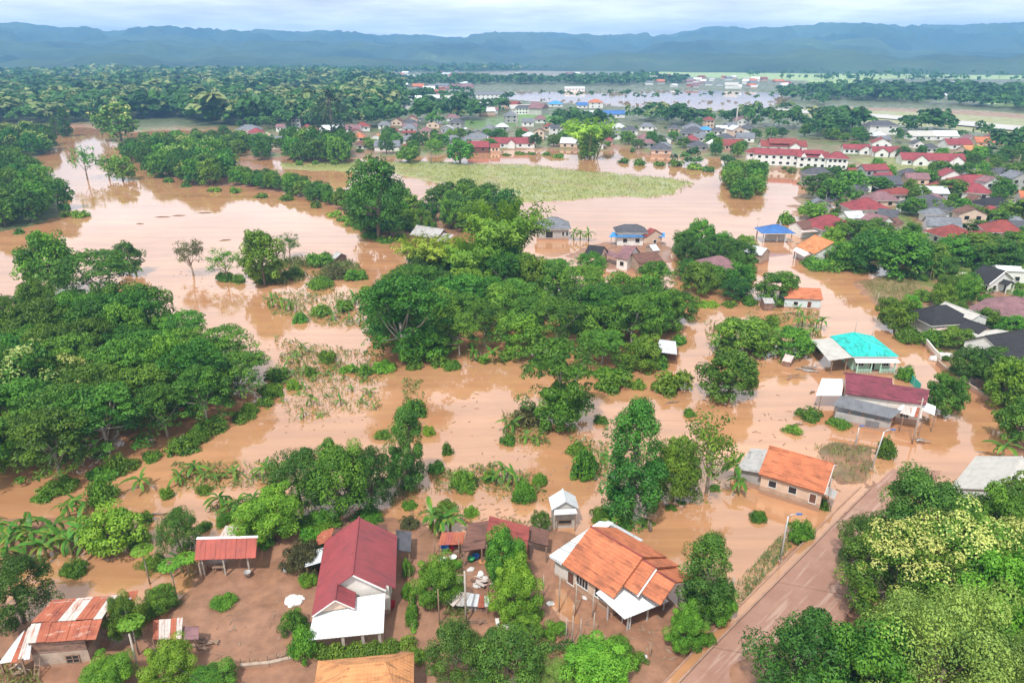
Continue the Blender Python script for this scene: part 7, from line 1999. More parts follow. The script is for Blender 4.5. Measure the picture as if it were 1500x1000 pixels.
T('mid', 1092, 516, 466, 92, 'broad low tree in the flooded garden by the round grey-green tree')
T('mid', 1158, 520, 478, 62, 'dark leafy tree in the flooded garden beside the pale carport')
T('mid', 1380, 606, 548, 60, 'round leafy tree by the white awning of the maroon house')
T('bush', 1326, 556, 526, 30, 'small bush beside the mint green verandah')
T('mid', 1488, 652, 584, 72, 'leafy tree on the bank at the bend of the flooded street')
T('bush', 1297, 668, 630, 32, 'green bush by the leaning pole on the grassy islet')
T('mid', 1140, 442, 398, 66, 'dark tree in the flood beside the orange shed')
T('bush', 1168, 702, 680, 40, 'low bush in the flood beside the orange roadside house')
T('bush', 1230, 622, 605, 40, 'flattened bush in the flood by the white block wall')
T('bush', 1185, 610, 594, 48, 'drowned bush in front of the maroon house')
T('bush', 1162, 632, 618, 34, 'small drowned bush left of the grassy islet')
T('mid', 78, 432, 338, 80, 'tall tree rising over the near river bank')
T('rain', 150, 452, 372, 110, 'spreading tree at the river edge of the broad grove')
T('dark', 190, 402, 352, 46, 'dark tree with banana at its foot on the river edge')
T('bare', 284, 404, 345, 52, 'greyish thin tree standing in the river')
T('thin', 333, 412, 356, 50, 'thin dark tree standing in the river beside the grey one')
T('mid', 388, 418, 332, 62, 'flat crowned tree on a long bare trunk by the drowned corn')
T('thin', 425, 378, 338, 40, 'sparse tree beside the drowned corn patch')
T('bush', 470, 388, 362, 50, 'dark bush behind the field hut')
T('dark', 555, 352, 226, 92, 'big round dark tree above the river bend')
T('bamboo', 740, 408, 292, 124, 'tall yellow green bamboo clump above the central grove')
T('bamboo', 630, 412, 340, 96, 'yellow green bamboo clump at the back of the central grove')
T('bamboo', 690, 424, 345, 80, 'smaller bamboo clump between the two bamboo clumps')
T('bamboo', 862, 232, 170, 84, 'bright bamboo clump beyond the grass field')
T('casuarina', 487, 206, 130, 66, 'tall dark blue-green casuarina above the far village roofs')
T('teak', 178, 206, 148, 60, 'rounded cream flowering tree on the far river shore')
T('column', 98, 200, 160, 24, 'slim pale tree on the far river shore')
T('column', 82, 198, 172, 18, 'small slim tree on the far river shore')
T('thin', 128, 262, 208, 44, 'leaning open tree in the river')
T('thin', 160, 262, 222, 46, 'thin tree in the river beside the leaning one')
T('mid', 180, 264, 228, 40, 'round tree in the river next to the spit')
T('thin', 632, 240, 198, 34, 'sparse grey tree at the edge of the grass field')
T('mid', 674, 240, 204, 46, 'branching round tree at the edge of the grass field')
T('bright', 598, 238, 214, 38, 'bright bush tree at the edge of the grass field')
T('mid', 728, 352, 330, 30, 'small tree beside the bamboo')
T('bush', 390, 412, 386, 36, 'bush at the river end of the drowned corn')

# ---- trees behind the road, bottom corner
T('dark', 1338, 842, 694, 150, 'dark broad tree by the road, behind the flowering trees')
T('dark', 1262, 842, 752, 82, 'dark round tree leaning over the road')
T('teak', 1302, 912, 770, 150, 'cream flowering tree closest to the road')
T('teak', 1388, 912, 752, 160, 'tall cream flowering tree behind the roadside one')
T('teak', 1466, 884, 752, 130, 'cream flowering tree at the edge below the grey roofed house')
T('mid', 1440, 850, 716, 120, 'leafy tree before the grey sheet gabled house')
T('pale', 1352, 1085, 868, 240, 'large pale grey-green tree at the bottom corner')
T('dark', 1178, 1050, 905, 160, 'dark leafy tree reaching over the road at the bottom edge')
T('bright', 1476, 990, 812, 170, 'bright green tree at the corner beyond the pale tree')
T('mid', 1250, 1085, 915, 150, 'leafy tree between the dark tree and the pale tree at the bottom')
T('pale', 1452, 1100, 930, 170, 'pale tree top in the very corner of the picture')
T('mid', 1505, 800, 706, 120, 'leafy tree at the edge beside the grey sheet gabled house')
T('bush', 1400, 742, 706, 70, 'green undergrowth bush below the grey sheet gabled house')

# ---- garden trees of the village beside the flooded street
for (sp, x, yb, yt, w_) in [('bright',1310,484,434,56),('bush',1362,504,474,40),('mid',1396,510,480,52),('dark',1416,560,506,58),('dark',1442,566,506,66),('bright',1470,596,522,66),('bush',1350,442,420,38),('mid',1440,484,452,42),('mid',1404,436,402,46),('bush',1432,428,408,44),
    ('mid',1312,404,338,96),('dark',1272,396,334,76),('mid',1345,398,350,72),('bright',1240,392,352,56),('mid',1430,388,342,84),('dark',1462,398,350,76),('mid',1398,388,346,66),('mid',1486,384,338,66),('mid',1252,354,320,60),('dark',1280,352,318,50),
    ('mid',1222,304,262,60),('dark',1200,292,252,60),('mid',1246,286,250,50),('bush',1196,392,370,50),('bush',1232,394,374,60),('bush',1150,328,302,26),('bright',1188,322,296,44),('mid',1335,318,288,40),('mid',1420,330,300,50),('mid',1455,336,306,50),('bright',1480,322,296,40),
    ('bush',1290,300,280,36),('mid',1390,292,262,50),('bright',1352,268,248,40),('mid',1468,292,262,36),('mid',1500,330,290,50),('mid',1395,468,440,40),('bush',1330,500,470,40),('mid',1478,500,462,40),('bright',1478,574,530,50),('bush',1490,600,570,50),
    ('mid',1285,282,258,40),('bush',1300,262,244,30),('mid',1345,300,272,36),('bright',1430,272,248,40),('mid',1498,268,236,50),('mid',1376,318,292,40),('dark',1445,352,322,60),('bright',1330,372,338,50),('mid',1216,380,352,30)]:
    AT(sp, x, yb, yt, w_, group='garden trees of the village')
palm(1206, 318, 272, 'coconut palm behind the crimson hipped house')
palm(402, 212, 172, 'far palm beside the pale lane')
palm(1128, 208, 160, 'palm behind the white school building')
palm(1362, 400, 362, 'small palm in the thick garden below the dark red hipped roof')
palm(692, 208, 178, 'palm among the trees behind the grey hipped far houses')
papaya(220, 855, 800, 'thin papaya tree at the water edge')
papaya(258, 872, 822, 'papaya tree on the mud by the water edge')
papaya(278, 845, 812, 'papaya tree next to the red-brown open shed')
papaya(205, 962, 905, 'papaya tree over the half rusted lean-to')

# ---- banana plants
for (x, y, s, lab) in [(22,812,1.45,'large banana plant at the picture edge on the bank'),(52,806,1.4,'large banana plant in the middle of the bank clump'),(2,796,1.4,'banana plant cut by the picture edge'),(106,812,1.35,'banana plant beside the bright tree on the bank'),(128,800,1.3,'banana plant under the bright tree on the bank'),(84,792,1.2,'banana plant between the two bank clumps'),
    (36,800,1.3,'banana plant second row of the bank clump'),(14,826,1.3,'low banana plant before the bank clump'),(70,818,1.25,'banana plant between the bank clump and the dark mango'),(94,806,1.3,'banana plant leaning to the bright bank tree'),(136,812,1.1,'small banana plant at the foot of the bright bank tree'),(120,786,1.1,'banana plant behind the bright bank tree'),(42,782,1.2,'banana plant at the back of the edge clump'),
    (104,762,1.2,'banana plant at the back of the bank clump'),(116,752,1.15,'banana plant at the water side of the bank clump'),(646,782,1.4,'big banana plant behind the rusty shed'),(660,778,1.25,'banana plant at the lane end of the big banana'),(634,776,1.3,'shorter banana plant beside the big banana'),(268,838,1.1,'banana plant between papaya trees'),
    (896,790,1.1,'banana plant behind the long orange tiled roof'),(1076,698,1.3,'banana plant beside the grey side roof'),(1080,722,1.2,'banana plant in the water by the orange roadside house'),(1465,676,1.3,'banana plant at the corner of the grey sheet gabled house'),(1050,512,1.4,'banana plant in the flooded garden'),
    (694,528,1.2,'banana plant at the water edge of the central grove'),(722,532,1.3,'bright banana plant at the water edge of the central grove'),(200,404,1.5,'banana plant at the foot of the dark river tree'),(840,352,1.5,'banana plants row beside the grey hipped flooded house'),(850,352,1.4,'second banana plant past the grey hipped flooded house'),(862,353,1.5,'third banana plant past the grey hipped flooded house'),
    (1372,398,1.5,'pale banana plant in the garden below the dark red hipped roof'),(1382,392,1.4,'tall pale banana plant in the garden below the dark red hipped roof'),(1362,412,1.4,'low banana plant at the garden edge'),(1175,478,1.3,'yellow green banana plant near the orange shed'),(1168,462,1.1,'small banana plant near the orange shed'),(1202,482,1.2,'banana plant behind the pale carport'),(1190,494,1.0,'short banana plant behind the pale carport')]:
    banana(x, y, s, lab, 'banana plants on the banks and in gardens')
palm_spots = [(208,716,1.25),(286,694,1.1),(264,708,1.0),(300,702,0.9),(318,704,0.8),(344,698,0.9),(390,698,1.2),(324,744,1.3),(350,748,1.1),(338,752,0.9),(372,738,1.0),(738,702,1.3),(752,708,1.1),(726,706,1.0),(750,632,1.2),(786,648,0.9),(770,644,0.8),
    (412,452,1.6),(400,450,1.4),(426,454,1.3),(474,462,1.1),(488,468,1.1),(500,460,1.2),(520,446,1.4),(534,442,1.2),(546,436,1.1),(512,472,1.0),(528,470,0.9)]
cnt_ = {}
for i, (x, y, s) in enumerate(sorted(palm_spots)):
    near_ = 'below the broad grove' if y > 680 and x < 400 else 'in the channel by the slim tree' if x > 700 else 'in the drowned garden above the channel'
    cnt_[near_] = cnt_.get(near_, -1) + 1
    banana(x, y, s, f'{ORDP[cnt_[near_]]} banana plant from the river side {near_}', BGROUP + ' ' + near_, 9, 0.5)
rg_ = random.Random(5)
drowned = [(442,508),(438,524),(452,516),(462,530),(440,545),(428,552),(416,546),(424,566),(446,572),(436,580),(462,556),(478,548),(490,566),(482,580),(504,556),(515,570),(528,590),(540,580),(500,590),(456,596),(470,606),(444,612),(520,545),(535,555),(405,560),(412,585),(450,540),(492,540),(430,535),(548,596)]
for i, (x, y) in enumerate(sorted(drowned)):
    banana(x + rg_.uniform(-1, 1), y + rg_.uniform(-3, 3), rg_.uniform(0.75, 1.2), f'battered banana plant in the drowned plantation, {ORDP[min(i % 15, 23)]} in the {["part near", "part away from"][i // 15]} the grove', 'battered banana plants of the drowned plantation', 6, rg_.uniform(0.5, 1.3), 0.9)

# ================================================================== FAR WOODS AND TREES AMONG FAR HOUSES
for poly, sp_, sd, place, org in [
    ([(340,206),(520,204),(600,206),(700,202),(820,204),(900,210),(1000,208),(1090,222),(1080,234),(1000,230),(940,224),(860,220),(740,218),(640,226),(560,228),(420,230)], 12.5, 31, 'the far village', (1, 'the white school')),
    ([(1095,248),(1180,258),(1260,266),(1260,258),(1190,252),(1110,244)], 8.0, 32, 'the school garden', (1, 'the maroon stilt house')),
    ([(1240,228),(1330,236),(1345,246),(1440,243),(1500,240),(1500,230),(1430,234),(1330,232),(1250,222)], 10.0, 33, 'the red hall lawn', (1, 'the picture edge')),
    ([(1100,206),(1230,200),(1290,206),(1260,214),(1180,200)], 12.0, 34, 'the school wood', (1, 'the slate villa')),
    ]:
    grove(poly, sp_, [('mid', 4), ('dark', 3), ('bright', 2), ('bush', 1)], (3.5, 5.5) if sd == 32 else (6, 10), (5, 8) if sd == 32 else (7, 11), place, org, sd, nrow=18)

def far_forest():
    rg = np.random.default_rng(77)
    tmpl = {}
    def template(q, v):
        if (q, v) not in tmpl:
            r_ = np.random.default_rng(q * 10 + v)
            k = max(3, q // 9)
            c = r_.normal(size=(k, 3)); c = c / np.linalg.norm(c, axis=1, keepdims=True); c[:, 2] = np.abs(c[:, 2]) * 0.9 - 0.25
            c = c * np.array([0.36, 0.36, 0.40]) + np.array([0, 0, 0.52])
            i = r_.integers(0, k, q)
            d = r_.normal(size=(q, 3)); d /= np.linalg.norm(d, axis=1, keepdims=True); d[:, 2] = np.where(d[:, 2] < -0.3, -d[:, 2], d[:, 2])
            pos = c[i] + d * 0.19
            nr = d * 0.7 + np.array([0, 0, 0.45]) + r_.normal(size=(q, 3)) * 0.25
            nr /= np.linalg.norm(nr, axis=1, keepdims=True)
            ax = np.cross(nr, r_.normal(size=(q, 3))); ax /= np.linalg.norm(ax, axis=1, keepdims=True)
            sd = np.cross(nr, ax)
            s = 0.95 / math.sqrt(q) * r_.uniform(0.8, 1.4, (q, 1))
            V = np.stack([pos - ax * s, pos + sd * s * 0.8, pos + ax * s, pos - sd * s * 0.8], 1)
            tmpl[(q, v)] = (V, (d[:, 2] > 0.35) & (pos[:, 2] > 0.55), r_.uniform(0, 1, q))
        return tmpl[(q, v)]
    def sample(pts, dens):
        P = ground_poly(pts); xs = [p[0] for p in P]; ys = [p[1] for p in P]
        n = int((max(xs) - min(xs)) * (max(ys) - min(ys)) * dens)
        X, Y = rg.uniform(min(xs), max(xs), n), rg.uniform(min(ys), max(ys), n)
        ok = signed_dist(X, Y, P) > 0
        return X[ok], Y[ok]
    # patch, trees per square metre, height range, chance of cream blossom
    patches = [
     ([(-330,205),(-330,112),(60,112),(150,108),(360,110),(560,116),(590,130),(585,150),(600,168),(560,172),(470,178),(400,186),(330,186),(240,186),(120,183),(40,184)], 0.0135, (11, 18), 0.38),
     ([(-500,112),(-500,96),(400,95),(620,99),(760,100),(760,106),(620,108),(400,110),(60,112)], 0.0032, (9, 15), 0.1),
     ([(580,120),(700,118),(860,120),(930,116),(1000,119),(1000,126),(860,127),(700,127),(600,128)], 0.006, (9, 14), 0.0),
     ([(600,178),(680,172),(740,178),(748,190),(700,198),(620,198),(590,190)], 0.014, (11, 18), 0.1),
     ([(800,182),(850,180),(900,186),(880,205),(840,210),(790,206)], 0.010, (8, 13), 0.0),
     ([(905,176),(960,172),(1060,176),(1150,168),(1175,178),(1180,192),(1110,192),(1040,192),(960,184)], 0.012, (9, 15), 0.25),
     ([(1180,185),(1245,180),(1262,192),(1240,205),(1190,208)], 0.014, (10, 16), 0.1),
     ([(1190,136),(1250,131),(1330,132),(1420,134),(1520,138),(1640,142),(1640,172),(1500,166),(1420,158),(1330,153),(1240,149),(1190,146)], 0.0075, (9, 15), 0.0),
     ([(1080,104),(1200,106),(1330,108),(1520,110),(1520,122),(1420,120),(1300,119),(1190,120),(1100,114)], 0.0013, (7, 12), 0.0),
     ([(680,100),(900,99),(1100,98.5),(1520,98),(1900,98),(1900,102),(1520,102.5),(1180,101.5),(900,102.5),(760,104)], 0.0008, (8, 13), 0.0),
     ([(1310,190),(1395,188),(1400,198),(1340,202),(1310,198)], 0.012, (9, 14), 0.0),
     ([(1430,206),(1520,206),(1600,215),(1600,240),(1470,234),(1420,222)], 0.009, (9, 14), 0.0),
     ([(470,178),(560,174),(600,182),(585,196),(540,200),(470,200),(400,200),(345,196),(400,188)], 0.009, (9, 14), 0.1),
     ([(1140,136),(1190,132),(1250,146),(1200,158),(1140,150)], 0.004, (8, 12), 0.0),
     ([(950,236),(1010,238),(1060,240),(1080,248),(1060,252),(1000,244),(950,240)], 0.012, (6, 9), 0.0),
     ([(820,206),(900,198),(1000,194),(1090,198),(1095,218),(1000,224),(900,214)], 0.0062, (4.5, 8.5), 0.0),
     ([(1240,196),(1320,200),(1430,206),(1500,214),(1500,232),(1340,226),(1250,214)], 0.005, (4.5, 8.5), 0.0),
     ([(560,196),(660,196),(800,198),(800,212),(700,210),(600,212)], 0.0055, (4.5, 8), 0.0),
     ([(740,141),(800,140),(960,144),(1060,142),(1150,145),(1150,148),(960,149),(800,144)], 0.0022, (5, 9), 0.0),
     ([(600,140),(690,138),(700,150),(760,158),(740,170),(640,168),(600,160)], 0.004, (8, 12), 0.0),
    ]
    VV, CC = [], []
    Hx = np.array([(a, b, r_) for a, b, r_, _ in LANDMARKS])
    for pts, dens, hr_, bl in patches:
        X, Y = sample(pts, dens)
        keep = fbm(X * 0.011, Y * 0.011, 3, 66) > (0.34 if dens > 0.003 else 0.45)
        for (a, b, r_) in Hx:
            dx = np.abs(X - a * Y / b)          # also keep the sight line to a house roughly clear
            keep &= ~((np.hypot(X - a, Y - b) < r_ + 3.5) | ((dx < r_ * 0.9) & (Y < b) & (Y > b - 34)))
        X, Y = X[keep], Y[keep]
        D = np.hypot(X, Y)
        order = np.argsort(D)
        NZ = fbm(X * 0.02, Y * 0.02, 2, 5)
        for x, y, d, nz in zip(X[order], Y[order], D[order], NZ[order]):
            q = 120 if d < 640 else 52 if d < 950 else 22 if d < 1500 else 8
            V, topm, tr_ = template(q, int(rg.integers(0, 16)))
            h = rg.uniform(*hr_) * rg.choice([0.55, 0.8, 1.0, 1.0, 1.2]) * (0.7 + 0.6 * nz); w = h * rg.uniform(0.55, 1.35); a = rg.uniform(0, 6.28)
            c, s = math.cos(a), math.sin(a)
            vx = (V[..., 0] * c - V[..., 1] * s) * w * 1.15 + x; vy = (V[..., 0] * s + V[..., 1] * c) * w * 1.15 + y
            z0 = 0.4 if d < 500 else 1.4
            VV.append(np.stack([vx, vy, V[..., 2] * h * 1.05 + z0], -1).reshape(-1, 3))
            col = np.zeros((q, 4, 4)); base = rg.uniform(-0.15, 0.7)
            col[..., 0] = np.clip(base + tr_ * 0.45, 0, 1)[:, None]
            if rg.uniform() < bl:
                col[..., 1] = (topm * rg.uniform(0.35, 0.9))[:, None]
            col[..., 3] = 1
            CC.append(col.reshape(-1, 4))
    V = np.concatenate(VV); Cc = np.concatenate(CC)
    me = np_mesh('forest', V, np.arange(len(V)).reshape(-1, 4), LM['forest'], False, Cc)
    tag(link(bpy.data.objects.new('forest', me)), 'far woods covering the plain up to the mountains', None, None, 'stuff')
    
far_forest()

# ================================================================== SMALLER THINGS
def pole_thing(name, x, yb, yt, label, cat='pole', r=0.10, m='post', lean=(0, 0), group=None, foot=0.0):
    p = G(x, yb, foot)
    h = height_at(p, yt)
    rt = empty(name, (p.x, p.y, 0), 0, label, cat, group)
    mb = MB(); mb.tube([(0, 0, -0.9), (lean[0]*h*0.5, lean[1]*h*0.5, h*0.5), (lean[0]*h, lean[1]*h, h)], [r, r*0.9, r*0.75], 8)
    mb.build('shaft', M[m], rt, True)
    return rt, h
def street_lamp(x, yb, yt, label, arm=1.0, dirx=1, lean=(0, 0), foot=0.3):
    rt, h = pole_thing('street_lamp', x, yb, yt, label, 'street lamp', 0.11, 'steel', lean, foot=foot)
    tx, ty = lean[0]*h, lean[1]*h
    mb = MB(); mb.tube([(tx, ty, h - 0.1), (tx + 0.35*dirx, ty, h + 0.25), (tx + arm*dirx, ty, h + 0.35)], [0.07, 0.06, 0.05], 6); mb.build('arm', M['steel'], rt, True)
    mb = MB(); mb.box(min(tx + arm*dirx - 0.1, tx + (arm + 0.6)*dirx), max(tx + arm*dirx - 0.1, tx + (arm + 0.6)*dirx), ty - 0.13, ty + 0.13, h + 0.28, h + 0.40); hd = mb.build('lamp_head', M['blue_metal'], rt)
    mb = MB(); mb.box(min(tx + arm*dirx, tx + (arm + 0.52)*dirx), max(tx + arm*dirx, tx + (arm + 0.52)*dirx), ty - 0.09, ty + 0.09, h + 0.24, h + 0.279); mb.build('lens', M['white_plastic'], hd)
    mb = MB(); mb.box(-0.22, 0.22, -0.22, 0.22, -0.5, 0.45); mb.build('footing', M['post'], rt)
street_lamp(1143, 822, 756, 'white street lamp with blue head on the grassy road verge')
street_lamp(1276, 688, 632, 'leaning white street lamp on the islet by the grey block wall', lean=(0.10, 0), foot=0.2)
street_lamp(1253, 652, 626, 'short lamp post with dark head on the grassy islet', arm=0.15, foot=0.2)
street_lamp(1246, 342, 318, 'pale lamp post beside the grey brown gable', arm=1.0)
street_lamp(1400, 330, 312, 'pale lamp post behind the dark red hipped roof', arm=1.2)
for (x, yb, yt, lb, r_) in [(1336, 650, 583, 'utility pole at the near corner of the maroon house', 0.13), (757, 200, 166, 'thin tall white mast behind the crimson hall', 0.35), (1077, 192, 158, 'pale transmitter mast above the far trees', 0.7), (1283, 452, 428, 'thin pole in the water of the flooded street', 0.08), (1250, 498, 468, 'pole behind the teal roof', 0.09), (1276, 500, 476, 'second thin pole behind the teal roof', 0.08), (683, 916, 836, 'tall pale concrete pole at the collapsed hut', 0.13), (206, 992, 928, 'concrete utility pole by the half rusted lean-to', 0.12), (1210, 745, 700, 'concrete pole at the corner of the orange roadside house', 0.10), (1072, 870, 845, 'short dark post by the dark conical tree', 0.12), (1394, 252, 232, 'pole on the lawn before the largest red hall', 0.15), (1456, 296, 276, 'pole beside the brown brick house', 0.13), (1108, 345, 318, 'pale pole at the blue roofed shelter', 0.13), (1490, 248, 226, 'lamp pole by the dirt track at the edge', 0.12), (975, 890, 858, 'concrete post beside the carport', 0.1), (840, 905, 885, 'short post by the cream wall', 0.07)]:
    rt, h = pole_thing('utility_pole' if r_ > 0.1 else 'post', x, yb, yt, lb, 'pole', r_)
    if h > 6 and r_ < 0.3:
        mb = MB(); mb.box(-0.8, 0.8, -0.05, 0.05, h - 0.6, h - 0.48); mb.build('crossarm', M['wood'], rt)
def wire(p, q, label, sag=0.6, r=0.025):
    a, b = G(*p), G(*q)
    mb = MB(); mb.tube([a.lerp(b, t) - Vector((0, 0, sag * 4 * t * (1 - t))) for t in np.linspace(0, 1, 9)], [r] * 9, 4)
    tag(mb.build('power_cable', M['cable']), label, 'cable')
wire((147, 931, 3.8), (205, 932, 5.2), 'power cable from the rusty barn to the concrete pole')
wire((205, 932, 5.2), (300, 1000, 4.0), 'power cable from the concrete pole towards the mud flat')

# fence posts standing in the mud round the orange tiled house
posts = [(819,892,833),(843,896,851),(868,900,868),(796,870,841),(790,902,873),(838,942,901),(869,933,897),(829,940,904),(850,936,906)]
names_ = ['by the dark windows', 'under the second window', 'at the carport corner', 'near the zinc end wall', 'by the white stone table', 'tallest of the garden row', 'before the carport', 'beside the garden bush', 'thin, in the garden row']
for (x, yb, yt), nm in zip(posts, names_):
    pole_thing('fence_post', x, yb, yt, f'bare grey fence post in the mud, {nm}', 'fence post', 0.07, 'post', group='bare fence posts of the orange tiled house', foot=0.4)
for (x, yb, yt, nm) in [(637,812,789,'beside the rusty shed'),(673,820,787,'between rusty shed and brown shed'),(644,916,862,'at the yard corner by the lane'),(716,872,837,'at the foot of the tall leafy tree'),(952,962,942,'below the carport mud'),(735,845,815,'behind the tall leafy tree')]:
    pole_thing('fence_post', x, yb, yt, f'weathered yard post {nm}', 'fence post', 0.08, 'wood', group='weathered yard posts', foot=0.4)

def fence(label, pts, n, hgt=1.1, m='wood', rails=2, foot=0.45, r=0.05):
    """posts with rails along photograph points"""
    P = [G(x, y, foot) for x, y in pts]
    rt = empty('fence', (P[0].x, P[0].y, 0), 0, label, 'fence')
    o = P[0]
    d = [0.0]
    for a, b in zip(P[:-1], P[1:]): d.append(d[-1] + (b - a).length)
    def at(t):
        for i in range(len(P) - 1):
            if t <= d[i + 1] + 1e-6:
                return P[i].lerp(P[i + 1], (t - d[i]) / max(d[i + 1] - d[i], 1e-6)) - o
    for i in range(n):
        p = at(d[-1] * i / (n - 1)); z = random.uniform(-0.12, 0.12)
        mb = MB(); mb.tube([(p.x, p.y, -0.4), (p.x + random.uniform(-.06, .06), p.y, foot + hgt + z)], [r, r * 0.9], 6); mb.build('fence_post', M[m], rt)
    for k in range(rails):
        for i in range(n - 1):
            a, b = at(d[-1] * i / (n - 1)), at(d[-1] * (i + 1) / (n - 1))
            z = foot + hgt * (0.45 + 0.4 * k)
            mb = MB(); mb.tube([(a.x, a.y, z + random.uniform(-.05, .05)), (b.x, b.y, z + random.uniform(-.05, .05))], [0.022, 0.022], 4); mb.build('rail', M[m], rt)
fence('leaning post and wire fence between the crimson house and the muddy lane', [(598,805),(601,850),(604,925)], 9)
fence('low fence along the bottom of the mud flat', [(340,972),(378,972),(420,962)], 7, 0.8)
fence('timber pen rail in front of the collapsed hut', [(646,914),(684,914)], 4, 0.7)
fence('rough garden fence under the long carport yard', [(790,950),(840,948),(890,958),(925,966)], 9, 0.7)
fence('fence of stakes on the wet grass by the flooded street', [(1282,440),(1310,444),(1340,436)], 7, 1.0)
fence('drowned stake fence beyond the slim tree', [(560,728),(575,705),(590,690)], 5, 0.9, foot=0.1)

# hedge, walls, net
def hedge(label, pts, w, h, lm, seed, n=2600):
    global RNG
    RNG = np.random.default_rng(seed)
    P = [G(x, y, 0.45) for x, y in pts]; o = P[0]
    t = RNG.uniform(0, len(P) - 1.001, n); i = t.astype(int); f = t - i
    A_ = np.array([tuple(p - o) for p in P])
    base = A_[i] * (1 - f)[:, None] + A_[i + 1] * f[:, None]
    d = unit(RNG.normal(size=(n, 3))); d[:, 2] = np.abs(d[:, 2])
    bump = 0.85 + 0.25 * np.sin(t * 9 + seed)
    pos = base + d * np.array([w, w, h]) * (RNG.uniform(0.75, 1.05, n) * bump)[:, None]
    pos[:, 2] *= 1.0
    tint = np.zeros((n, 2)); tint[:, 0] = np.clip(RNG.uniform(0, 1, n) * 0.6 + 0.4 * (np.sin(t * 7) > 0.4), 0, 1)
    rt = empty('hedge', (o.x, o.y, 0.3), 0, label, 'hedge')
    link(bpy.data.objects.new('foliage', leaves_mesh('foliage', pos, d + np.array([0, 0, 0.5]) + RNG.normal(size=(n, 3)) * .3, RNG.uniform(0.16, 0.32, n), tint, LM[lm], 0.6)), rt)
hedge('clipped yellow green hedge in front of the white porch', [(456,956),(490,958),(530,955),(565,953),(602,945)], 0.8, 1.5, 'bright', 4, 5200)
hedge('dark hedge bank at the garden fence below the fence posts', [(790,950),(830,946),(870,952),(910,962)], 0.8, 0.8, 'dark', 5)
hedge('thin hedge along the muddy lane fence', [(602,870),(606,900),(606,928)], 0.5, 1.3, 'mid', 6, 1600)
def wall_run(name, label, pts, h, th, m, foot=0.0):
    P = [G(x, y, foot) for x, y in pts]; o = P[0]
    rt = empty(name, (o.x, o.y, 0), 0, label, 'wall')
    for a, b in zip(P[:-1], P[1:]):
        d = b - a; c = (a + b) / 2 - o
        mb = MB(); mb.obox((c.x, c.y, h/2 - 0.5), d.length - 0.02, th, h + 1.0, math.atan2(d.y, d.x)); mb.build('wall_panel', M[m], rt)
        mb = MB(); mb.obox((c.x, c.y, h + 0.06), d.length - 0.02, th + 0.1, 0.11, math.atan2(d.y, d.x)); mb.build('coping', M[m], rt)
wall_run('retaining_wall', 'long muddy concrete retaining wall along the flooded street', [(1372,534),(1392,552),(1415,568),(1438,583),(1460,594)], 1.0, 0.3, 'block_wall')
wall_run('compound_wall', 'white compound wall with rubble at the flooded street bend', [(1355,508),(1366,522),(1376,532)], 1.7, 0.2, 'flood_white')
wall_run('compound_wall', 'white compound wall beside the brown brick house', [(1438,300),(1470,302),(1500,300)], 1.8, 0.25, 'white_wall', 0.6)
wall_run('mud_wall', 'low broken wall at the bottom edge of the mud flat', [(352,978),(395,974),(430,966)], 0.75, 0.25, 'block_wall', 0.4)
def net_fence():
    P = [G(1329, 556, 0), G(1347, 574, 0)]; d = P[1] - P[0]
    rt = empty('net_fence', tuple(P[0][:2]) + (0,), math.atan2(d.y, d.x), 'bright teal mesh fence panel in the water beside the mint green house', 'fence')
    for i in range(3):
        mb = MB(); x = d.length * i / 2; mb.box(x - 0.05, x + 0.05, -0.05, 0.05, -0.8, 1.75); mb.build('post', M['steel'], rt)
    for i in range(2):
        mb = MB(); mb.box(d.length * i / 2 + 0.07, d.length * (i + 1) / 2 - 0.07, -0.02, 0.02, 0.0, 1.65); mb.build('panel', M['teal_net'], rt)
net_fence()

# white stone table with benches
def stone_table():
    p = G(744, 914, 0.45); z = gz(p)
    rt = empty('stone_table', (p.x, p.y, z), 0.15, 'white stone garden table with two benches on the mud', 'table')
    mb = MB(); mb.box(-0.75, 0.75, -0.4, 0.4, 0.68, 0.78); mb.build('tabletop', M['white_stone'], rt)
    mb = MB(); mb.box(-0.5, 0.5, -0.14, 0.14, -0.1, 0.68); mb.build('base', M['white_stone'], rt)
    for (x0, x1, y0, y1) in ((-0.7, 0.7, -1.0, -0.65), (-1.35, -0.95, -0.4, 0.45)):
        mb = MB(); mb.box(x0, x1, y0, y1, 0.36, 0.45); b = mb.build('bench', M['white_stone'], rt)
        mb = MB(); mb.box(x0 + 0.1, x1 - 0.1, y0 + 0.08, y1 - 0.08, -0.1, 0.36); mb.build('bench_foot', M['white_stone'], b)
stone_table()
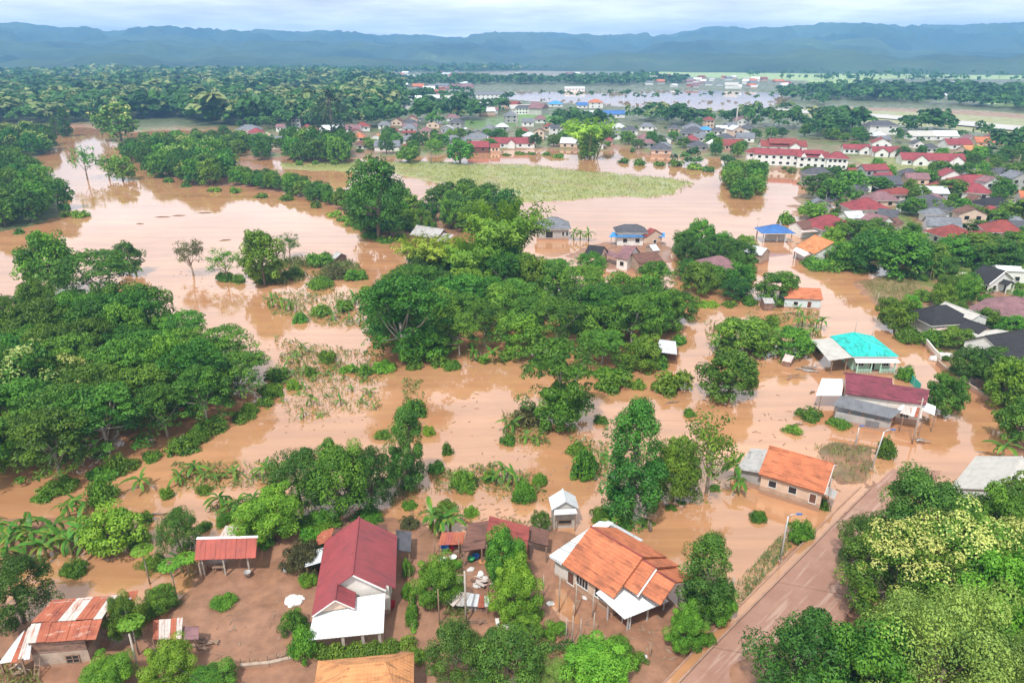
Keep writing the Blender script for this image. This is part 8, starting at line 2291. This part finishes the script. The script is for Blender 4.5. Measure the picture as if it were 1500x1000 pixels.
# belongings, sacks, tubs
def lathe(name, m, prof, p, label, cat, group=None, rz=0.0, tilt=0.0):
    seg = 12; V, F = [], []
    for (r_, z) in prof:
        V += [(r_ * math.cos(2*math.pi*k/seg), r_ * math.sin(2*math.pi*k/seg), z) for k in range(seg)]
    for i in range(len(prof) - 1):
        for k in range(seg):
            F.append((i*seg + k, i*seg + (k + 1) % seg, (i + 1)*seg + (k + 1) % seg, (i + 1)*seg + k))
    F.append(tuple(range(seg - 1, -1, -1)))
    me = MB(); me.v, me.f = V, F
    o = me.build(name, M[m], None, True); o.location = p; o.rotation_euler = (tilt, 0, rz)
    return tag(o, label, cat, group)
TUB = [(0.22, 0), (0.30, 0.02), (0.36, 0.42), (0.40, 0.45), (0.36, 0.44), (0.28, 0.08), (0.0, 0.06)]
for (x, y, z, m, s, lb) in [(650,826,0.45,'white_plastic',1.5,'white plastic tub in front of the rusty shed'),(660,827,0.45,'white_plastic',1.2,'second white tub in front of the rusty shed'),(664,820,0.45,'white_plastic',1.2,'white bucket by the rusty shed post'),(652,806,1.15,'blue_plastic',1.4,'blue basin on the rusty shed bench'),(661,806,1.15,'red_plastic',1.0,'red basin on the rusty shed bench'),(466,822,0.6,'blue_plastic',2.6,'bright blue tub beside the crimson gable house'),(690,822,0.45,'green_plastic',1.2,'green tub in the heap before the brown shed'),(697,818,0.45,'blue_plastic',1.2,'blue tub in the heap before the brown shed'),(573,888,0.5,'red_plastic',1.3,'red basin at the porch side of the crimson house'),(418,838,0.45,'white_plastic',1.0,'white pail on the mud beside the open shed'),(363,842,0.45,'old_zinc',1.1,'grey metal tub at the open shed post')]:
    p = G(x, y, z); o = lathe('tub', m, TUB, (p.x, p.y, z), lb, 'tub'); o.scale = (s, s, s)
def sack(x, y, s, m, label, cat='sack', group=None, z=0.45):
    p = G(x, y, z)
    rg = np.random.default_rng(int(x * 7 + y))
    import bmesh
    bm = bmesh.new(); bmesh.ops.create_icosphere(bm, subdivisions=2, radius=1)
    for v in bm.verts:
        k = 1 + rg.normal() * 0.10
        v.co = Vector((v.co.x * s * k, v.co.y * s * 0.7 * k, max(v.co.z, -0.4) * s * 0.42 * k))
    me = bpy.data.meshes.new('sack'); bm.to_mesh(me); bm.free(); me.materials.append(M[m])
    o = bpy.data.objects.new('sack' if cat == 'sack' else 'tarpaulin', me); link(o); o.location = (p.x, p.y, gz(p) + s * 0.15); o.rotation_euler = (0, 0, rg.uniform(0, 6))
    tag(o, label, cat, group)
for i, (x, y, s) in enumerate([(424,880,0.75),(431,876,0.7),(437,882,0.7),(428,886,0.65),(440,876,0.55)]):
    sack(x, y, s, 'white_stone', f'white sack in the heap on the mud flat, {ORDP[i]} from the open mud', 'sack', 'white sacks heaped on the mud flat')
for i, (x, y, m) in enumerate([(690,836,'tarp'),(704,842,'white_plastic'),(712,848,'tarp'),(698,858,'tarp'),(676,852,'white_plastic'),(707,824,'peach_tile'),(858,872,'tarp'),(806,880,'white_stone'),(858,950,'white_stone'),(941,962,'tarp')]):
    sack(x, y, 0.55, m, ['pale bundle before the brown shed','white bundle beside the tall leafy tree','grey bundle at the yard post','pale heap behind the collapsed hut','white bag by the round bright tree','orange yellow bundle under the brown shed','pale bag in the mud by the carport post','white bag near the cream wall','white bag at the garden fence','pale rag heap below the carport mud'][i], 'bundle')
for i, (x, y, s) in enumerate([(1372,520,1.6),(1380,516,1.3),(1388,518,1.4)]):
    sack(x, y, s, 'tarp', f'pale tarpaulin heap behind the compound wall, {ORDP[i]} from the water', 'tarpaulin', 'tarpaulin heaps behind the compound wall', 1.0)
def boards(label, x, y, n, L_, seed, mats=('wood', 'plank'), z=0.1, name='debris_pile'):
    rg = random.Random(seed); p = G(x, y, z)
    rt = empty(name, (p.x, p.y, 0), 0, label, 'debris')
    for i in range(n):
        mb = MB(); mb.obox((rg.uniform(-.5, .5) * L_, rg.uniform(-.4, .4) * L_, z + 0.05 + 0.06 * i), rg.uniform(0.5, 1.1) * L_, rg.uniform(0.12, 0.4), 0.06, rg.uniform(-0.7, 0.7), rg.uniform(-.1, .1))
        mb.build('board', M[rg.choice(mats)], rt)
boards('grey heap of loose sheets in the flood beside the pale carport', 1185, 542, 9, 2.6, 1, ('old_zinc', 'wood', 'fibre'))
boards('raft of floating planks below the half drowned hut', 1160, 552, 4, 3.0, 2, ('plank', 'wood'))
boards('heap of broken boards in the yard behind the collapsed hut', 706, 856, 8, 1.8, 3, ('wood', 'plank', 'pale_rust'), 0.5)
boards('broken boards at the near corner of the maroon house', 1350, 646, 7, 1.6, 4, ('wood', 'plank', 'fibre'))
boards('broken timber on the mud beside the half rusted lean-to', 302, 945, 7, 1.8, 5, ('wood', 'plank'), 0.5)
boards('boards lying before the rusty barn', 20, 985, 6, 1.8, 6, ('wood', 'pale_rust'), 0.5)
boards('loose boards at the pen rail', 700, 908, 4, 1.4, 7, ('wood', 'plank'), 0.5)
def stump():
    p = G(952, 778, 0)
    rt = empty('tree_stump', (p.x, p.y, 0), 0, 'brown forked tree stump standing in the flood behind the long orange tiled house', 'stump')
    mb = MB(); mb.tube([(0, 0, -0.8), (0.05, 0, 0.6), (0.0, 0.05, 1.3)], [0.28, 0.22, 0.14], 8); mb.build('trunk', M_bark, rt, True)
    mb = MB(); mb.tube([(0, 0, 0.5), (-0.25, 0, 1.0), (-0.3, 0, 1.7)], [0.15, 0.13, 0.07], 6); mb.build('limb', M_bark, rt, True)
stump()
for i, (x, y, L_, a) in enumerate([(238,318,6,0.1),(262,316,5,0.2),(300,312,6,0.15),(205,328,3,0),(1368,308,0,0),(470,458,5,0.3),(330,352,4,0.5),(640,690,3,0.4),(230,754,3,0.2),(1170,622,2,0.1),(1190,575,2,0.7),(985,590,3,0.3)]):
    if not L_: continue
    p = G(x, y, 0); o = MB(); pts = [(-L_/2, 0, 0.0), (-L_/6, 0.15, 0.14), (L_/4, -0.1, 0.10), (L_/2, 0.2, 0.02)]; o.tube(pts, [0.05, 0.16, 0.13, 0.04], 6); o.tube([(0, 0, 0.1), (0.4, 0.5, 0.45)], [0.06, 0.02], 4)
    ob = o.build('driftwood', M_bark, None, True); ob.location = (p.x, p.y, 0); ob.rotation_euler = (0, 0, a)
    tag(ob, ['long driftwood branch in mid river','driftwood branch trailing the long one','third driftwood branch further along the river','small driftwood near the bank trees','','dark driftwood in the drowned garden','driftwood by the thin river trees','driftwood at the foot of the slim tree','driftwood below the papaya shore','driftwood by the grassy islet','driftwood in front of the white side sheet','driftwood under the vine covered mound'][i], 'driftwood')

# ---- stuff: reeds and corn, verge grass, field grass, floating trash
def blades(name, label, patches, lm, hgt, seed, asp=0.12, tip=0.25, up=0.75):
    global RNG
    RNG = np.random.default_rng(seed)
    P_, N_, S_ = [], [], []
    for pts, n in patches:
        poly = ground_poly(pts); xs = [p[0] for p in poly]; ys = [p[1] for p in poly]
        X = RNG.uniform(min(xs), max(xs), n * 3); Y = RNG.uniform(min(ys), max(ys), n * 3)
        cl = fbm(X * 0.25, Y * 0.25, 3, seed)
        ok = (signed_dist(X, Y, poly) > 0) & (cl > RNG.uniform(0.25, 0.62, len(X)))
        X, Y = X[ok][:n], Y[ok][:n]
        s = RNG.uniform(*hgt, len(X))
        z = np.maximum(ground_height(X, Y), -0.15)
        P_.append(np.stack([X, Y, z + s * 0.38], -1)); S_.append(s)
    P_, S_ = np.concatenate(P_), np.concatenate(S_); n = len(P_)
    ax = np.stack([RNG.normal(size=n) * 0.45, RNG.normal(size=n) * 0.45, np.full(n, up)], -1)
    nr = RNG.normal(size=(n, 3)); nr[:, 2] = np.abs(nr[:, 2]) * 0.4 + 0.3
    nr = nr - ax * (np.sum(nr * ax, -1) / np.sum(ax * ax, -1))[:, None]
    tint = np.zeros((n, 2)); tint[:, 0] = RNG.uniform(0, 1, n); tint[:, 1] = np.where(RNG.uniform(size=n) < tip, RNG.uniform(0.3, 0.9, n), 0)
    me = leaves_mesh(name, P_, nr, S_, tint, LM[lm], asp, ax)
    tag(link(bpy.data.objects.new(name, me)), label, None, None, 'stuff')
blades('corn_stalks', 'drowned corn and reeds on the river spit', [([(368,408),(395,388),(440,378),(500,378),(528,392),(520,410),(450,415),(390,418)], 2600)], 'weed', (1.2, 2.8), 91, 0.13)
blades('verge_grass', 'tall grass on the road verge', [([(1082,888),(1120,846),(1160,800),(1195,768),(1185,764),(1140,786),(1105,826),(1050,880)], 5200), ([(1000,960),(1050,912),(1080,890),(1062,884),(1010,920),(980,950)], 900)], 'verge', (0.4, 0.9), 92, 0.10, 0.12)
blades('field_grass', 'flattened wet grass of the flooded field', [([(405,239),(560,236),(700,239),(780,241),(850,249),(960,259),(1003,263),(1018,270),(998,284),(960,290),(900,288),(800,296),(756,296),(700,284),(640,266),(560,249),(420,245)], 9000)], 'fieldgrass', (0.5, 1.1), 93, 0.30, 0.3, 0.5)
blades('weeds', 'weeds and drowned undergrowth along the banks', [([(1190,650),(1296,655),(1300,680),(1265,708),(1228,708),(1200,690)], 450), ([(1258,414),(1330,402),(1350,440),(1290,450)], 1500), ([(620,740),(720,745),(800,775),(700,770),(600,760)], 500), ([(640,850),(680,840),(685,905),(646,908)], 900), ([(560,740),(600,700),(640,720),(620,760)], 300), ([(395,540),(430,505),(460,505),(550,560),(560,600),(420,620)], 2200), ([(260,805),(300,790),(290,850),(265,860)], 300), ([(1090,440),(1190,450),(1195,500),(1100,530)], 1200), ([(780,945),(920,960),(910,985),(790,970)], 600), ([(0,975),(60,985),(60,1010),(0,1010)], 300), ([(1160,690),(1200,700),(1190,720),(1160,710)], 120)], 'weed', (0.4, 1.0), 94, 0.16, 0.3)
blades('drowned_scrub', 'drowned scrub and broken banana leaves in the open flood', [([(380,435),(440,425),(560,420),(560,480),(470,478),(400,462)], 1500), ([(630,690),(720,680),(800,700),(800,735),(700,730),(640,720)], 650), ([(735,605),(800,610),(805,655),(740,650)], 450), ([(835,640),(890,650),(890,700),(840,690)], 350), ([(250,680),(410,675),(410,712),(260,720)], 450), ([(400,492),(560,520),(560,560),(420,560)], 900), ([(1030,470),(1200,455),(1205,520),(1120,540),(1040,520)], 1200), ([(590,555),(625,560),(625,610),(590,610)], 200), ([(300,735),(420,730),(410,765),(320,762)], 350), ([(640,330),(760,340),(700,420),(600,410)], 300)], 'weed', (0.6, 1.5), 95, 0.2, 0.3, 0.55)
def floating_litter():
    rg = np.random.default_rng(12); mb = MB()
    zones = [(380,700,440,640,140), (700,900,620,740,70), (1100,1300,560,720,90), (1040,1200,430,540,90), (250,420,390,450,40), (600,800,745,775,80), (640,740,800,900,60), (800,1000,880,980,90), (290,440,880,970,40)]
    for (x0, x1, y0, y1, n) in zones:
        for _ in range(n):
            p = G(rg.uniform(x0, x1), rg.uniform(y0, y1), 0); z = max(gz(p), 0.0)
            mb.obox((p.x, p.y, z + 0.03), rg.uniform(0.15, 0.9), rg.uniform(0.05, 0.22), 0.07, rg.uniform(0, 3.1), rg.uniform(-.15, .15))
    tag(mb.build('debris', M['wood']), 'small sticks and litter floating on the flood and lying in the mud', None, None, 'stuff')
floating_litter()

# ---- low bushes along the waterline of the groves
def waterline(pts, n, place, seed, sp=(('bush', 3), ('brightbush', 1)), hr_=(2.0, 4.2), wr_=(3.5, 6.0), jit=1.6):
    rg = random.Random(seed)
    P = [G(x, y, 0) for x, y in pts]
    d = [0.0]
    for a, b in zip(P[:-1], P[1:]): d.append(d[-1] + (b - a).length)
    for i in range(n):
        t = d[-1] * (i + rg.uniform(0.2, 0.8)) / n
        k = max(j for j in range(len(d) - 1) if d[j] <= t)
        p = P[k].lerp(P[k + 1], (t - d[k]) / (d[k + 1] - d[k]))
        s = rg.choices([q[0] for q in sp], [q[1] for q in sp])[0]
        tree(s, (p.x + rg.uniform(-jit, jit), p.y + rg.uniform(-jit, jit)), rg.uniform(*hr_), rg.uniform(*wr_), f'{DESC[s]} at the waterline of {place}, {ORDP[min(i, 23)]} along', f'waterline bushes of {place}')
waterline([(60,722),(150,700),(240,668),(300,640),(352,614),(394,578),(396,556)], 16, 'the broad grove', 1)
waterline([(548,536),(600,540),(660,536),(720,528),(780,536),(850,552),(905,546),(950,536),(990,496)], 15, 'the central grove', 2)
waterline([(560,470),(572,440),(600,415),(650,400)], 5, 'the grove side by the drowned garden', 3)
waterline([(0,346),(50,338),(96,320),(96,290),(52,256)], 8, 'the wooded river bank', 4, hr_=(3, 5))
waterline([(205,245),(250,268),(300,280),(350,284),(420,292),(480,308),(515,328),(560,356),(610,360)], 14, 'the river spit', 5, hr_=(3, 5), wr_=(5, 8))
waterline([(1005,444),(1050,450),(1100,446)], 4, 'the taupe roof trees', 6)
waterline([(405,760),(450,768),(520,772),(570,760)], 5, 'the mango clump', 7, hr_=(1.2, 2.4))
waterline([(1180,386),(1215,392),(1250,394),(1290,396),(1330,408),(1360,416)], 8, 'the garden shore by the orange gable', 8)
waterline([(1310,468),(1345,494),(1376,522),(1412,556),(1450,582),(1490,602)], 8, 'the flooded street wall', 9, hr_=(1.0, 2.0), wr_=(1.8, 3.2), jit=0.6)
waterline([(890,762),(940,765),(985,738),(1030,728),(1060,720)], 6, 'the open crowned tree', 10, hr_=(1.0, 2.2), wr_=(2, 3.6))
waterline([(420,243),(470,241),(520,240),(570,238)], 5, 'the grass field edge', 11, hr_=(3, 5))
waterline([(730,228),(765,226),(800,227),(830,232)], 5, 'the far hall garden', 12, hr_=(2.5, 4), wr_=(6, 9))
waterline([(905,238),(940,242),(985,243),(1030,250),(1075,256)], 7, 'the far shore past the field', 13, hr_=(4, 7), wr_=(7, 11))

# ---- half drowned shrubs scattered in the open flood
rs_ = random.Random(9)
for i, (x, y, w_, lb) in enumerate([(845,655,40,'before the tall drooping tree'),(692,700,36,'among the bananas of the channel'),(716,694,30,'beside the channel bananas'),(790,700,30,'near the tiny zinc hut water'),(744,640,34,'at the grove tip'),(655,655,24,'in the channel above the slim tree'),(628,628,22,'under the round bush'),(480,520,34,'in the upper drowned plantation'),(455,540,30,'in the middle drowned plantation'),(512,535,36,'at the far side of the plantation'),(430,560,28,'at the grove side of the plantation'),(535,540,30,'beside the central grove corner'),(470,452,40,'in the drowned garden row'),(505,446,36,'in the drowned garden middle'),(540,425,36,'at the drowned garden corner'),(430,398,40,'in the corn patch'),(495,398,44,'at the corn patch end'),(350,405,30,'by the thin river trees'),(300,712,30,'below the broad grove shore'),(245,720,26,'near the dark rounded bush'),(330,758,34,'before the blue fronted stall'),(300,765,28,'by the dark shore tree'),(1105,500,40,'in the flooded garden'),(1130,470,34,'behind the flooded garden tree'),(1060,475,34,'at the edge of the flooded garden'),(1195,505,30,'behind the pale carport sheet'),(1090,535,36,'in front of the flooded garden tree'),(1010,600,24,'near the vine covered mound'),(935,560,30,'at the waterline by the zinc hut'),(1205,735,26,'at the foot of the roadside house wall'),(690,745,30,'behind the brown shed'),(600,735,30,'by the stake fence'),(215,755,28,'off the bank end'),(118,310,30,'alone in the river by the wooded bank'),(880,610,30,'beside the grove tip tree')]):
    T(rs_.choice(['bush', 'brightbush', 'olivebush', 'bush']), x, y + 8, y - rs_.uniform(6, 16), w_ * 0.9, f'half drowned shrub {lb}', 'half drowned shrubs')

# ---- gardens between the village houses
def gardens_fill():
    rg = random.Random(55)
    poly = [(1180,392),(1275,404),(1262,436),(1300,470),(1372,534),(1462,598),(1530,600),(1530,250),(1440,246),(1330,250),(1250,256),(1195,262),(1190,280),(1170,300),(1172,345),(1170,376)]
    pts = poisson(poly, 7.0, 56)
    dirt = [ground_poly([(1262,412),(1320,402),(1352,398),(1352,440),(1300,448),(1268,436)]), ground_poly([(1310,226),(1365,238),(1360,262),(1310,262)]), ground_poly([(1440,258),(1600,256),(1600,290),(1470,292)])]
    for p in pts:
        if any(math.hypot(p[0] - a, p[1] - b) < r_ + 1.2 for a, b, r_, _ in LANDMARKS): continue
        if any(signed_dist(np.array([p[0]]), np.array([p[1]]), q)[0] > 0 for q in dirt): continue
        if signed_dist(np.array([p[0]]), np.array([p[1]]), village)[0] < 5.0: continue
        h = rg.uniform(3.0, 8.0)
        # trees standing right before a house stay low, as the roofs are in view
        for a, b, r_, _ in LANDMARKS:
            if abs(p[0] - a * p[1] / b) < r_ and 0 < b - p[1] < 22:
                h = min(h, 1.6 + 0.16 * (b - p[1] - r_))
        if h < 1.5: continue
        sp = rg.choices(['mid', 'dark', 'bright', 'bush'], [4, 3, 2, 2])[0] if h > 3.2 else rg.choice(['bush', 'brightbush', 'bush'])
        o = tree(sp, p, h, (h * rg.uniform(0.8, 1.15) if h > 3.2 else rg.uniform(3.0, 5.0)), 'x', 'garden trees of the village')
        AUTO.append((o, DESC[sp], h))
gardens_fill()

auto_labels()

# ================================================================== haze over the plain
def build_haze():
    m, nt = new_mat('valley_haze')
    out = nd(nt, 'ShaderNodeOutputMaterial')
    v = nd(nt, 'ShaderNodeVolumePrincipled')
    v.inputs['Color'].default_value = (0.26, 0.56, 1.0, 1)
    v.inputs['Density'].default_value = 0.00020
    v.inputs['Anisotropy'].default_value = 0.0
    nt.links.new(v.outputs[0], out.inputs['Volume'])
    mb = MB()
    mb.box(-6600, 6600, -6600, 6600, -6, 262)
    tag(mb.build('haze', m), 'pale blue haze lying over the whole valley', None, None, 'stuff')
build_haze()
